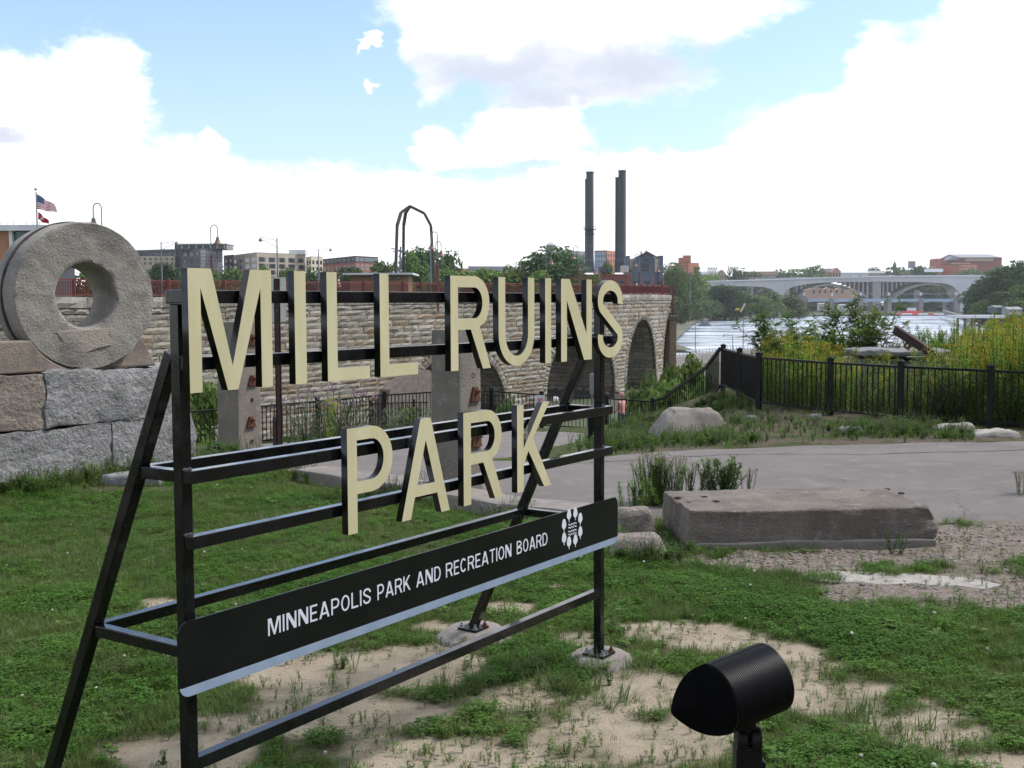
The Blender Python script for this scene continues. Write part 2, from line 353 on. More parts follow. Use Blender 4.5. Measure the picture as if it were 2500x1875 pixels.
# base plates
for (s0,t0,z0) in ((.0225,-.0225,.05),(2.8935,-.0225,.05),(.0225,-.885,.06),(2.8935,-.885,.06)):
    mb=MB(); sbox(mb,s0-.068,s0+.068,t0-.068,t0+.068,z0,z0+.012); pl=part('base_plate',mb,black2,sign,bevel=.002)
    for i in(-1,1):
        for j in (-1,1):
            mb=MB(); c=S(s0+i*.05,t0+j*.05,z0+.012); mb.lathe(c,[(0,0),(.019,0),(.019,.004),(.012,.005),(.012,.016),(.006,.017),(.006,.03),(0,.03)],6)
            part('anchor_bolt',mb,rust if (i,j)==(1,1) else galv,pl)
# letters
TF=.087; LD=.032
def letter(c,s0,s1,z0=1.707,z1=2.121):
    k=(s1-s0)/GW[c]
    me=glyph_mesh('letter',glyph(c,.133 if c!='I' else .133),k,z1-z0,LD,(S(s0,TF-LD/2,z0),SD,UZ,ND),[cream,dark_side],OFF[sign.name])
    o=part('letter',None,None,sign,me=me); o['label']='cream letter '+c; return o
for c,a,b in (('M',-.029,.347),('I',.461,.520),('L',.632,.872),('L',.937,1.177),('R',1.405,1.698),('U',1.77,2.073),('I',2.171,2.225),('N',2.319,2.624),('S',2.687,2.959)): letter(c,a,b)
for c,a,b in (('P',.733,1.005),('A',1.06,1.388),('R',1.492,1.79),('K',1.92,2.222)): letter(c,a,b,1.101,1.517)
# little weld tabs holding the letters to the rails
for zz,xs in ((2.027,(-.01,.27,.30,.475,.65,.95,1.42,1.79,2.03,2.185,2.335,2.59,2.72)),(1.8,(-.01,.12,.22,.3,.475,.65,.95,1.42,1.62,1.79,2.03,2.185,2.335,2.56,2.9)),(1.416,(.75,1.155,1.25,1.51,1.73,1.94)),(1.192,(.75,1.11,1.33,1.51,1.72,1.94,2.15))):
    for x in xs: tb=MB(); sbox(tb,x,x+.025,.044,TF-LD+.001,zz-.02,zz+.02); part('letter_tab',tb,weld,sign)
# plaque
def rrect(x0,x1,y0,y1,r,n=8):
    return arc(x1-r,y1-r,r,r,0,90,n)+arc(x0+r,y1-r,r,r,90,180,n)+arc(x0+r,y0+r,r,r,180,270,n)+arc(x1-r,y0+r,r,r,270,360,n)
pb=MB(); pb.prism(rrect(-.07,2.985,.672,.931,.045),S(0,.039,0),SD,UZ,ND*.006); pq=part('plaque',pb,plaque_m,sign,label='long black plaque with rounded corners')
sb=MB()
pts=[(-.058,.706),(2.973,.706)]+arc(2.985-.045,.717,.045,.045,-10,-90,6)+arc(-.07+.045,.717,.045,.045,270,190,6)
sb.prism(pts,S(0,.0452,0),SD,UZ,ND*.0012); part('blue_stripe',sb,stripe_m,pq)
for s0 in (.0225,2.8935): st=MB(); sbox(st,s0-.018,s0+.018,.0005,.0388,.74,.86); part('plaque_bracket',st,black2,sign)
def word(txt,s0,s1,z0=.790,z1=.8535):
    a=.122; gap=.15; ws=[GW[c] if c!='I' else a for c in txt]; tot=sum(ws)+gap*(len(txt)-1); k=(s1-s0)/tot; x=0; loops=[]
    for c,wd in zip(txt,ws):
        loops+=[[(px+x,py) for px,py in lp] for lp in glyph(c,a)]; x+=wd+gap
    me=glyph_mesh('lettering',loops,k,z1-z0,.001,(S(s0,.0458,z0),SD,UZ,ND),[print_m],OFF[sign.name])
    part('lettering',None,None,pq,me=me)
for t_,a,b in (('MINNEAPOLIS',.339,.907),('PARK',.948,1.162),('AND',1.201,1.372),('RECREATION',1.41,1.927),('BOARD',1.974,2.251)): word(t_,a,b)
leaf=[(.0,-.036),(.006,-.036),(.006,-.024)]+[(.003+.021*math.sin(math.radians(q))*(1-.1*math.cos(math.radians(q*3))),.004-.027*math.cos(math.radians(q))) for q in range(25,336,18)]+[(0,-.024)]
lv=[]
for cx,cz in ((-.034,.076),(.030,.076),(-.083,.033),(.080,.040),(-.083,-.037),(.080,-.032),(-.034,-.066),(.030,-.066)):
    lv.append([(cx+x-.003,cz+.003+y) for x,y in leaf])
for zz in (.028,.012,-.008,-.024):
    top=[(-.042+i*.0035,zz+.0035*math.sin(i*math.pi/4)) for i in range(25)]
    lv.append(stroke(top,.0045))
me=glyph_mesh('emblem',lv,1,1,.001,(S(2.495,.0458,.827),SD,UZ,ND),[print_m],OFF[sign.name]); part('emblem',None,None,pq,me=me)
# concrete footings
for i,(s0,t0,z0,r,lab) in enumerate(((.0225,-.0225,.05,.17,'round concrete footing under the near front post of the sign'),(2.8935,-.0225,.05,.18,'round concrete footing with bolted plate under the far front post of the sign'),(.0225,-.885,.06,.17,'round concrete footing under the near rear leg of the sign'),(2.8935,-.885,.06,.20,'rough concrete footing under the far rear leg of the sign'))):
    mb=MB(); c=S(s0+.03,t0-.01,-.08); mb.lathe(c,[(r*1.25,0),(r*1.2,.08),(r*1.05,.1),(r*.9,.08+z0-.018),(r*.8,.08+z0-.003),(0,.08+z0-.002)],24)
    solo('concrete_footing',mb,conc,lab,'footing',loc=c,ang=50)
# ================================================================ FLOODLIGHT
fl=thing('flood_light','black ribbed flood light on a short post in the grass in front of the sign','light',P(1850,1990,2.84)*1)
flc=P(1823,1676,2.84); fl.location=(flc.x+.03,flc.y,0); OFF[fl.name]=fl.location.copy()
fa=Vector((-.86,-.46,-.16)).normalized(); fu=(UZ-fa*fa.z).normalized(); fs=fa.cross(fu)
R_=.089; L_=.185
c0=flc-fa*.085   # back
mb=MB(); prof=[(0,0),(R_*.6,0),(R_*.93,.003),(R_,.008)]
nr=34
for i in range(nr):
    h=.01+(L_-.012)*i/nr; dh=(L_-.012)/nr
    prof+=[(R_,h),(R_,h+dh*.42),(R_-.0030,h+dh*.5),(R_-.0030,h+dh*.95)]
prof+=[(R_,L_),(R_-.004,L_),(R_-.006,L_-.05),(0,L_-.05)]
mb.lathe(c0,prof,64,(fs,fu,fa)); part('housing',mb,mat('flood_housing_black',(.005,.005,.007),(.007,.007,.009),8,.42,.1,150,spec=.3),fl,ang=30)
mb=MB(); n=64; ht_=[]
dt_=Vector((-1,.25,-.42)); dt_=(dt_-fa*dt_.dot(fa)).normalized(); rim_=[]; tip_=[]
for k in range(n):
    a=2*math.pi*k/n; d=(fs*math.cos(a)+fu*math.sin(a)); p=c0+fa*(L_-.004)+d*(R_-.001); ang=math.acos(max(-1,min(1,d.dot(dt_))))
    rim_.append(p); tip_.append(.088*max(0,1-ang/1.75))
tip_=[max(.003,(tip_[k-1]+tip_[k]*4+tip_[(k+1)%n])/6) for k in range(n)]
top_=[p+fa*h for p,h in zip(rim_,tip_)]; cen=sum(top_,Vector())/n-fa*.002
vs=rim_+top_+[cen]; mb.add(vs,[(k,(k+1)%n,(k+1)%n+n,k+n) for k in range(n)]+[(k+n,(k+1)%n+n,2*n) for k in range(n)])  # black fan shuts the hood mouth, standing in for its shaded inside
part('hood',mb,mat('hood_black_and_shade',(.003,.003,.0035),None,rough=.8,spec=.06),fl,ang=30)
mb=MB(); mb.lathe(c0+fa*(L_-.03),[(R_-.005,0),(R_-.005,.004),(0,.004)],40,(fs,fu,fa)); part('lens',mb,mat('lamp_glass_dark',(.01,.01,.012),None,rough=.25),fl,ang=30)
mb=MB(); mb.bar(c0+fa*.01+fu*(R_+.0005)+fs*.01,c0+fa*(L_-.01)+fu*(R_+.0005)+fs*.01,.0018,.0012,up=fu); part('seam',mb,black2,fl)
kn=P(1825,1806,2.86)
mb=MB(); 
for q,rr in ((-.030,.034),(.004,.036)): mb.lathe(kn+Vector((q,0,0)),[(0,-.001),(rr*.85,0),(rr,.005),(rr,.024),(rr*.85,.028),(0,.029)],24,(Vector((0,1,0)),UZ,Vector((1,0,0))))
part('knuckle',mb,black2,fl,ang=40)
mb=MB(); mb.bar(kn+UZ*.0,kn+UZ*.075-Vector((.012,0,0)),.035,.05); part('yoke',mb,black2,fl,bevel=.004)
mb=MB(); mb.bx(kn.x-.033,kn.x+.033,kn.y-.03,kn.y+.03,.0,kn.z-.012); mb.bx(kn.x+.034,kn.x+.044,kn.y-.02,kn.y+.02,kn.z-.16,kn.z-.05); part('stem',mb,black2,fl,bevel=.005)
# ================================================================ rocks helper
def rock_mb(half,sub=5,amp=.03,seed=0,rnd=.12,ax=None,c=(0,0,0),taper=None,freq=1.0,chamf=.06):
    bm=bmesh.new(); bmesh.ops.create_cube(bm,size=2)
    bmesh.ops.subdivide_edges(bm,edges=bm.edges,cuts=sub,use_grid_fill=True)
    hx,hy,hz=half; mb=MB(); o=Vector((seed*13.1,seed*7.7,seed*3.3)); ax=ax or (Vector((1,0,0)),Vector((0,1,0)),Vector((0,0,1)))
    for v in bm.verts:
        p=v.co.copy(); q=Vector((p.x*hx,p.y*hy,p.z*hz))
        r=Vector((max(0,abs(q.x)-(hx-rnd))*(1 if q.x>0 else -1),max(0,abs(q.y)-(hy-rnd))*(1 if q.y>0 else -1),max(0,abs(q.z)-(hz-rnd))*(1 if q.z>0 else -1)))
        core=q-r
        if r.length>rnd and r.length>0: r=r*(rnd/r.length)
        q=core+r
        n=mnoise.noise_vector((q+o)*1.6*freq)*amp*1.4+mnoise.noise_vector((q+o)*5*freq)*amp*.6+mnoise.noise_vector((q+o)*14*freq)*amp*.22
        if sub>=15: w_=abs(mnoise.noise((q+o)*3.3*freq)); w2_=abs(mnoise.noise((q+o)*8.5*freq)); n=n+q.normalized()*0+(r.normalized() if r.length>1e-6 else Vector())*(amp*(1.6*w_+.9*w2_)-amp*.6)+mnoise.noise_vector((q+o)*31*freq)*amp*.16
        q+=n
        if taper: q.x*=1-taper*(p.z+1)/2; q.y*=1-taper*(p.z+1)/2
        v.co=q
    for v in bm.verts: mb.v.append(tuple(Vector(c)+ax[0]*v.co.x+ax[1]*v.co.y+ax[2]*v.co.z))
    for f in bm.faces: mb.f.append(tuple(v.index for v in f.verts)); mb.mi.append(0)
    bm.free(); return mb
# ================================================================ MILLSTONE and its plinth
GD=SD.copy(); GN=ND.copy()         # the plinth runs parallel to the sign
G0=PZ(200,1168,0)
def gs(px,py):  p=onplane(px,py,G0,GN); return (p-G0).dot(GD),p.z
def G(s,t,z): return G0+GD*s+GN*t+UZ*z
GAX=(GD,GN,UZ)
zc=gs(385,893)[1]; zj=gs(300,1027)[1]
sL=gs(106,980)[0]; sR=gs(418,950)[0]; sE=gs(470,1060)[0]
def gblock(name,s0,s1,t0,t1,z0,z1,m,label,seed,amp=.02,rnd=.012):
    c=G((s0+s1)/2,(t0+t1)/2,z0); mb=rock_mb(((s1-s0)/2,(t1-t0)/2,(z1-z0)/2),26,amp,seed,rnd,GAX,G((s0+s1)/2,(t0+t1)/2,(z0+z1)/2))
    solo(name,mb,m,label,'stone block',loc=c,smooth=False,ang=55)
gblock('granite_block',sL-2.4,sL-.006,-.95,.03,zj+.004,zc-.003,granite_b,'brown rough granite block, upper left of the millstone plinth',3,.022)
gblock('granite_block',sL+.006,sR,-.95,.05,zj+.004,zc-.003,granite,'grey rough-faced granite block in the upper course directly under the millstone',5,.028)
gblock('granite_block',sL-2.4,sL+.85,-.95,.06,-.3,zj-.004,granite,'long grey rough granite block at the bottom left of the millstone plinth',8,.03)
gblock('granite_block',sL+.875,sE,-1.0,.05,-.35,zj-.004,granite,'grey rough granite block at the bottom right end of the millstone plinth',11,.03)
# cradle stone with hollow top
sc0=gs(-60,850)[0]; sc1=gs(388,880)[0]; sct=gs(352,830)[0]; ms,mz=gs(213,727); ms-=.0; mz=zc+.85
zt=gs(100,831)[1]; R1=.85
prof=[(sc0,zc),(sc1,zc),(sct,zt)]
a1=math.asin(max(-1,min(1,(zt-mz)/(R1+.012)))); 
prof+=[(ms+(R1+.012)*math.cos(x),mz+(R1+.012)*math.sin(x)) for x in np.linspace(a1,-math.pi/2+.06,10)]
prof+=[(ms+(R1+.012)*math.cos(x),mz+(R1+.012)*math.sin(x)) for x in np.linspace(-math.pi/2-.06,-math.pi-a1,10)]
prof+=[(sc0,zt)]
mb=MB(); mb.prism(prof,G0+GN*(-.04),GD,UZ,GN*(-.75)); 
cr=solo('cradle_stone',mb,mat('brown_sandstone_cradle',(.28,.235,.19),(.20,.17,.14),4,.95,.8,50,c3=(.33,.28,.235),grain=.3),'brown sandstone cradle with hollowed top holding the millstone','stone',loc=G((sc0+sc1)/2,-.4,zc),bevel=.02)
# millstone
mil=thing('millstone','huge round grey millstone with a hole and an iron band standing on the granite plinth','millstone',G(ms,-.3,mz-R1))
MNv=Vector((.735,-.678,0)).normalized(); MDv=Vector((-MNv.y,MNv.x,0)); r2=.36; T_=.56; cx=G(ms,.0,mz); bmn=128; mb=MB()
prof=[]
tt=np.linspace(0,1,12)
pr=[(r2+.03,-T_)]+[(r2+(R1-r2)*x,-T_) for x in (.3,.7,.97)]+[(R1,-T_+.02)]+[(R1,-T_+T_*x) for x in (.2,.4,.6,.8,.95)]+[(R1-.012,0)]+[(R1-.02-(R1-r2-.05)*x,0) for x in np.linspace(.06,1,12)]+[(r2+.01,-.02),(r2,-.06)]+[(r2,-T_*x) for x in (.25,.5,.75,1)]
base=0; n=bmn
for r,h in pr:
    for k in range(n):
        a=2*math.pi*k/n; q=Vector((math.cos(a)*r,math.sin(a)*r,h)); nn=mnoise.noise(q*3.1)*.018+mnoise.noise(q*9)*.010+mnoise.noise(q*27)*.004
        chip=max(0,mnoise.noise(Vector((math.cos(a)*1.7,math.sin(a)*1.7,3.3)))-.15)*.08 if (r<r2+.09 and h>-.08) else 0
        ech=max(0,mnoise.noise(Vector((math.cos(a)*3.1,math.sin(a)*3.1,7.7)))-.2)*.06 if (r>R1-.05 and h>-.1) else 0
        r_=r+(nn if 0>h>-T_ else nn*.3)+(chip if r<r2+.09 else 0)-ech*(1 if math.cos(a)>-.2 else .25); h_=h+(nn if h>-.01 else 0)-ech*.3
        mb.v.append(tuple(cx+MDv*math.cos(a)*r_+UZ*math.sin(a)*r_+MNv*h_))
m_=len(pr)
for i in range(m_):
    for k in range(n):
        a=i*n+k; b=i*n+(k+1)%n; c=((i+1)%m_)*n+(k+1)%n; d=((i+1)%m_)*n+k; mb.f.append((a,b,c,d)); mb.mi.append(0)
part('stone_wheel',mb,mill_m,mil,ang=60)
for hh in (-.30,):
    mb=MB(); mb.lathe(cx,[(R1-.01,hh-.02),(R1+.021,hh-.018),(R1+.021,hh+.018),(R1-.01,hh+.02)],96,(MDv,UZ,MNv)); part('iron_band',mb,iron,mil,ang=40)
# patch of mortar under the hole
pp=[(-.40,-.40),(.30,-.37),(.36,-.47),(.30,-.58),(.12,-.60),(-.05,-.66),(-.16,-.58),(-.28,-.55)]
mb=MB(); mb.prism(pp,cx+MNv*.009,MDv,UZ,-MNv*.03); part('mortar_patch',mb,mat('mortar_patch',(.40,.36,.30),(.31,.28,.235),4,.95,1.2,40,grain=.2),mil,bevel=.008)
# ================================================================ concrete columns
def column(px0,px1,pyt,d,label,br,holes,chamf=.07):
    l=P(px0,pyt,d); r=P(px1,pyt,d); wd=(r.x-l.x); c=Vector(((l.x+r.x)/2,d+.2,0)); zt=l.z; g=-.35
    th=wd*.70
    t=thing('concrete_column',label,'column',(c.x,c.y,g))
    mb=rock_mb((th/2,th/2,(zt-g)/2),11,.008,px0*.01,.025,SAX,c+UZ*(zt+g)/2,taper=.10); part('shaft',mb,conc_col,t,ang=45)
    f=c+ND*(th/2)
    for dz,dx in br:
        o=f+SD*dx+UZ*dz-ND*(.0+th/2*.10*(dz-g)/(zt-g))
        mb=MB(); mb.prism([(-.085,-.07),(.085,-.07),(.03,.08),(-.03,.08)],o,SD,UZ,ND*.035); mb.lathe(o+ND*.035+UZ*.035,[(.028,0),(.028,.025),(.012,.03),(.012,.06),(0,.062)],8,(SD,UZ,ND)); part('rusty_bracket',mb,rust,t,bevel=.006)
    for dz,dx in holes:
        o=f+SD*dx+UZ*dz-ND*(.002+th/2*.10*(dz-g)/(zt-g))
        mb=MB(); mb.lathe(o,[(.03,0),(.03,.006),(.02,.008),(.017,.002),(0,.001)],12,(SD,UZ,ND)); part('rusty_socket',mb,dark_rust,t)
    return t
def zat(py,d,px=600): return P(px,py,d).z
column(515,628,786,16.1,'leaner weathered concrete column with two rusty iron brackets, seen through the letter M',[(zat(930,16.2),.05),(zat(830,16.2),.06),(zat(1030,16.2),.0)],[(zat(977,16.2),.04),(zat(1077,16.2),.02)])
column(1040,1180,804,11.6,'pitted concrete column with rusty brackets behind the letter R of the upper row',[(zat(966,11.6,1140),.05),(zat(1078,11.6,1150),.06)],[(zat(919,11.6,1140),.04)])
# ================================================================ TERRAIN
FL=[(465,1004,28.5),(620,992,29.3),(775,978,30.3),(938,963,32.),(1100,953,33.2),(1199,953,33.5),(1322,963,33.3),(1481,971,33.2),(1593,979,33.3)]   # lower fence: pixel, rail top, depth
FR=[(1766,850,28.4),(1806,860,25.6),(1853,871,22.8),(2028,884,21.3),(2200,893,20.1),(2420,903,19.6),(2660,915,19.2)]
def xyz_rail(l): return [P(*a) for a in l]
lower=xyz_rail(FL); right=xyz_rail(FR)
cp=[]
for p in lower: cp.append((p.x,p.y,p.z-1.0)); cp.append((p.x,p.y+2.5,p.z-1.25))
for p in right: cp.append((p.x,p.y,p.z-1.0))
for x in (-9,-4,0,4,9):
    for y in (-8,0,4,8,11.5): cp.append((x,y,0))
for x,y,z in ((-5,13.5,0),(-9,14,0),(-2,13,0),(1,13,0),(-3.7,16.3,-.05),(3,14,-.0),(6,14,0),(8,16.5,-.02),(3.5,16.3,-.05),(0,17,-.22),(-2,19,-.42),(-9,20,-.5),(-14,18,-.4),
    (0,24,-.9),(3,24,-1.0),(1.5,20,-.45),(3.6,20.5,-.3),(6,24,-.05),(9,26,-.0),(14,26,0),(6.5,31,-.3),(12,32,-.2),(20,26,0),(20,12,0),(-20,10,0),(-25,25,-1),(30,30,-.3),(5.2,31,-.6),(4.6,27.5,-.9),(4.2,18.6,-.12),(2.6,22,-.75)): cp.append((x,y,z))
cp=np.array(cp); 
def _U(r2): return np.where(r2>1e-9,r2*np.log(r2+1e-12),0)
n_=len(cp); D2=((cp[:,None,:2]-cp[None,:,:2])**2).sum(-1); K_=_U(D2)+np.eye(n_)*2.0; Pm=np.c_[np.ones(n_),cp[:,:2]]
Amat=np.block([[K_,Pm],[Pm.T,np.zeros((3,3))]]); TW=np.linalg.solve(Amat,np.r_[cp[:,2],0,0,0])
YBX=[-60,-30,-8,0,4.2,5.8,9,60]; YBY=[27,28,31,36,36.2,33,33,33]
def Tn(x,y,micro=True):
    x=np.asarray(x,float); y=np.asarray(y,float); sh=x.shape; x=x.ravel(); y=y.ravel(); z=np.zeros(len(x))
    for i in range(0,len(x),20000):
        xs=np.clip(x[i:i+20000],-28,28); ys=np.clip(y[i:i+20000],-8,37); d=(xs[:,None]-cp[None,:,0])**2+(ys[:,None]-cp[None,:,1])**2
        z[i:i+20000]=_U(d)@TW[:n_]+TW[n_]+TW[n_+1]*xs+TW[n_+2]*ys
    near=1/(1+np.exp((y-12.8)*2.2)); z=z*(1-near)
    if micro: z=z+.012*np.sin(x*2.3+np.sin(y*1.7)*1.3)*np.cos(y*2.9+x)+.006*np.sin(x*7.1+y*3.)*np.sin(y*8.3-x*2.)
    dd=np.clip((y-np.interp(x,YBX,YBY))/11,0,1); s=dd*dd*(3-2*dd); z=z*(1-s)+(-11.55)*s
    return z.reshape(sh)
_gx=np.arange(-50,50.01,.2); _gy=np.arange(-14,66.01,.2); _GZ=Tn(*np.meshgrid(_gx,_gy)).tolist()
def T(x,y):
    fx=(min(max(x,-49.9),49.9)+50)*5; fy=(min(max(y,-13.9),65.7)+14)*5; i=int(fx); j=int(fy); fx-=i; fy-=j; a=_GZ[j]; b=_GZ[j+1]
    return (a[i]*(1-fx)+a[i+1]*fx)*(1-fy)+(b[i]*(1-fx)+b[i+1]*fx)*fy
def ground_px(px,py):
    r=ray(px,py); d=5.0; 
    for _ in range(400):
        p=r*d; 
        if EYE+p.z<T(p.x,p.y): break
        d*=1.012
    lo,hi=d/1.012,d
    for _ in range(12):
        m=(lo+hi)/2; p=r*m
        if EYE+p.z<T(p.x,p.y): hi=m
        else: lo=m
    p=r*hi; return Vector((p.x,p.y,EYE+p.z))
def projn(x,y,z):
    z=z-EYE; cf=y*math.cos(PITCH)-z*math.sin(PITCH); up=y*math.sin(PITCH)+z*math.cos(PITCH); ok=cf>.3; cf=np.where(ok,cf,1)
    u=x/cf; v=-up/cf
    return np.where(ok,1250+F*(u*math.cos(ROLL)-v*math.sin(ROLL)),-9999),np.where(ok,937.5+F*(u*math.sin(ROLL)+v*math.cos(ROLL)),9999)
# smooth value noise for masks
_g=RNG.random((256,256))
def vn(x,y):
    xi=np.floor(x).astype(int); yi=np.floor(y).astype(int); fx=x-xi; fy=y-yi; fx=fx*fx*(3-2*fx); fy=fy*fy*(3-2*fy)
    g=lambda a,b:_g[a%256,b%256]
    return (g(xi,yi)*(1-fx)+g(xi+1,yi)*fx)*(1-fy)+(g(xi,yi+1)*(1-fx)+g(xi+1,yi+1)*fx)*fy
def fbm(x,y,o=4):
    s=0;a=.5
    for i in range(o): s=s+a*vn(x*2**i+17*i,y*2**i+31*i); a*=.5
    return s
SAND=[(1500,1800,330,110),(1150,1850,420,60),(1050,1640,220,60),(820,1650,250,70),(620,1760,220,50),(470,1835,200,60),(900,1740,280,50),(1250,1700,160,60),
 (1620,1540,160,30),(1780,1578,140,34),(1930,1600,90,40),(1960,1680,140,50),(2110,1720,170,35),(2290,1800,150,36),(2450,1860,130,40),(1600,1690,180,55),(1230,1482,70,16),(1150,1560,90,22),(1060,1530,60,18),(1420,1560,90,30),(1880,1640,150,60),(2040,1700,190,48),(2200,1765,170,42),(400,1480,60,20),(1540,1400,60,10),(1350,1430,40,8)]
GRAV=[(2280,1335,330,45),(2450,1310,220,90),(1980,1372,330,34),(2300,1440,320,48),(1700,1372,120,18)]
DIRT=[(2000,1035,300,34),(2350,1065,260,26),(1820,1000,110,30),(1700,960,90,24),(300,1195,150,12),(1600,1100,220,10),(2100,1078,500,9)]
def field(lst,px,py):
    f=np.full(px.shape,-9.)
    for a,b,rx,ry in lst: f=np.maximum(f,1-((px-a)/rx)**2-((py-b)/ry)**2)
    return f
def ss(x,a,b): t=np.clip((x-a)/(b-a),0,1); return t*t*(3-2*t)
def masks(x,y,z):
    px,py=projn(x,y,z)
    nn=(fbm(x*2.2,y*2.2)-.47)*2.6+(fbm(x*9,y*9,3)-.44)*1.3
    sd_=ss(np.maximum(field(SAND,px,py),-1.2)+nn*.95,-.1,.7); gv=ss(np.maximum(field(GRAV,px,py),-1.5)+nn,.0,.5); dt=ss(np.maximum(field(DIRT,px,py),-1.5)+nn,.0,.6)
    return sd_,gv,dt
ys=np.r_[np.arange(-14,3,1.),np.arange(3,21,.09),np.arange(21,64,.45)]; xs=np.r_[np.arange(-46,-10,1.5),np.arange(-10,12,.1),np.arange(12,48,1.5)]
X,Y=np.meshgrid(xs,ys); Z=Tn(X,Y); nx=len(xs); ny=len(ys)
sm,gm,dm=masks(X,Y,Z)
me=bpy.data.meshes.new('ground'); vs=np.c_[X.ravel(),Y.ravel(),Z.ravel()]
ii=(np.arange(ny-1)[:,None]*nx+np.arange(nx-1)[None,:]).ravel(); fs_=np.c_[ii,ii+1,ii+nx+1,ii+nx]
me.from_pydata(vs.tolist(),[],fs_.tolist()); me.polygons.foreach_set('use_smooth',[True]*len(me.polygons))
ca=me.color_attributes.new('mask','FLOAT_COLOR','POINT'); ca.data.foreach_set('color',np.c_[sm.ravel(),gm.ravel(),dm.ravel(),np.ones(nx*ny)].ravel().astype(np.float32))
gmat=bpy.data.materials.new('ground_soil'); gmat.use_nodes=True; t=gmat.node_tree; b=t.nodes['Principled BSDF']; b.inputs['Roughness'].default_value=1; b.inputs['Specular IOR Level'].default_value=.15
at=N(t,'ShaderNodeAttribute',attribute_name='mask'); se=N(t,'ShaderNodeSeparateColor'); t.links.new(at.outputs[0],se.inputs[0]); g=N(t,'ShaderNodeNewGeometry')
n1=nz(t,g.outputs[0],3,8,.7); n2=nz(t,g.outputs[0],55,4,.75); n3=nz(t,g.outputs[0],14,6,.7)
soil=mixc(t,mapr(t,n1.outputs[0],.35,.65),(.045,.06,.02),(.08,.075,.038)); 
sandc=mixc(t,mapr(t,n1.outputs[0],.3,.7),(.38,.322,.238),(.29,.242,.175)); sandc=mixc(t,mapr(t,n2.outputs[0],.5,.75,0,.65),sandc,(.15,.115,.075)); sandc=mixc(t,mapr(t,n3.outputs[0],.55,.8,0,.5),sandc,(.42,.37,.29))
vor=N(t,'ShaderNodeTexVoronoi'); vor.inputs['Scale'].default_value=38; t.links.new(g.outputs[0],vor.inputs['Vector'])
hsv=N(t,'ShaderNodeHueSaturation'); hsv.inputs['Saturation'].default_value=.12; t.links.new(vor.outputs['Color'],hsv.inputs['Color']); grc=mixc(t,.8,(.165,.14,.118),hsv.outputs[0],'SOFT_LIGHT'); grc=mixc(t,mapr(t,n3.outputs[0],.45,.7,0,.7),grc,(.12,.10,.085))
grc=mixc(t,mapr(t,n1.outputs[0],.42,.62,0,.75),grc,(.175,.145,.115)); dirtc=mixc(t,mapr(t,n3.outputs[0],.35,.65),(.13,.105,.075),(.075,.06,.045))
col=mixc(t,se.outputs[2],soil,dirtc); col=mixc(t,se.outputs[1],col,grc); col=mixc(t,se.outputs[0],col,sandc)
t.links.new(col,b.inputs['Base Color'])
bp=N(t,'ShaderNodeBump',i0=.7); bp.inputs['Distance'].default_value=.02; hh=mth(t,'ADD',n2.outputs[0],mth(t,'MULTIPLY',n3.outputs[0],1.5)); t.links.new(hh,bp.inputs['Height']); t.links.new(bp.outputs[0],b.inputs['Normal'])
me.materials.append(gmat); go=bpy.data.objects.new('ground',me); COL.objects.link(go); go['kind']='structure'
# asphalt: two strips that follow the ground
asph=mat('worn_asphalt',(.305,.272,.245),(.25,.222,.20),.8,.9,.9,110,c3=(.35,.315,.285),coord='World',grain=.75)
def lerp_poly(pts,n):
    d=[0]; 
    for a,b in zip(pts,pts[1:]): d.append(d[-1]+math.hypot(b[0]-a[0],b[1]-a[1]))
    u=np.linspace(0,d[-1],n); return np.interp(u,d,[p[0] for p in pts]),np.interp(u,d,[p[1] for p in pts])
RN=[(700,1158),(975,1190),(1215,1245),(1430,1262),(1700,1275),(2100,1283),(2500,1272),(2900,1268)]; RFp=[(738,1128),(975,1133),(1202,1129),(1400,1131),(1520,1112),(1700,1101),(2000,1091),(2500,1079),(2900,1074)]
LN=[(738,1129),(975,1134),(1200,1128),(1290,1108),(1400,1082),(1440,1072),(1520,1066)]; LF=[(500,1092),(720,1082),(900,1066),(1060,1052),(1200,1048),(1330,1053),(1440,1062),(1520,1064)]
def ribbon(name,near,far,cols,rows,m,dz):
    A=[ground_px(a,b) for a,b in zip(*lerp_poly(near,cols))]; B=[ground_px(a,b) for a,b in zip(*lerp_poly(far,cols))]
    pts=np.array([[A[i].lerp(B[i],j/(rows-1))[:] for i in range(cols)] for j in range(rows)])
    for r_ in (0,rows-1):
        pts[r_,:,1]+=(fbm(pts[r_,:,0]*3,pts[r_,:,1]*0+r_*9.)-.47)*.22
    z=Tn(pts[:,:,0],pts[:,:,1],False)+dz
    e=np.minimum(np.arange(rows),np.arange(rows)[::-1]); z[e==0]-=.05
    v=np.c_[pts[:,:,0].ravel(),pts[:,:,1].ravel(),z.ravel()]; f=[(j*cols+i,j*cols+i+1,(j+1)*cols+i+1,(j+1)*cols+i) for j in range(rows-1) for i in range(cols-1)]
    me=bpy.data.meshes.new(name); me.from_pydata(v.tolist(),[],f); me.materials.append(m); me.polygons.foreach_set('use_smooth',[True]*len(f)); o=bpy.data.objects.new(name,me); COL.objects.link(o); o['kind']='structure'; return o
ribbon('path',LN,LF,90,26,asph,.026); ribbon('road',RN,RFp,140,34,asph,.034)
seam=MB()  # dark crack seam along the far side of the road
sx_,sy_=lerp_poly([(1240,1145),(1500,1132),(1750,1118),(2050,1116),(2500,1105),(2900,1100)],150)
sp=[ground_px(a,b) for a,b in zip(sx_,sy_)]
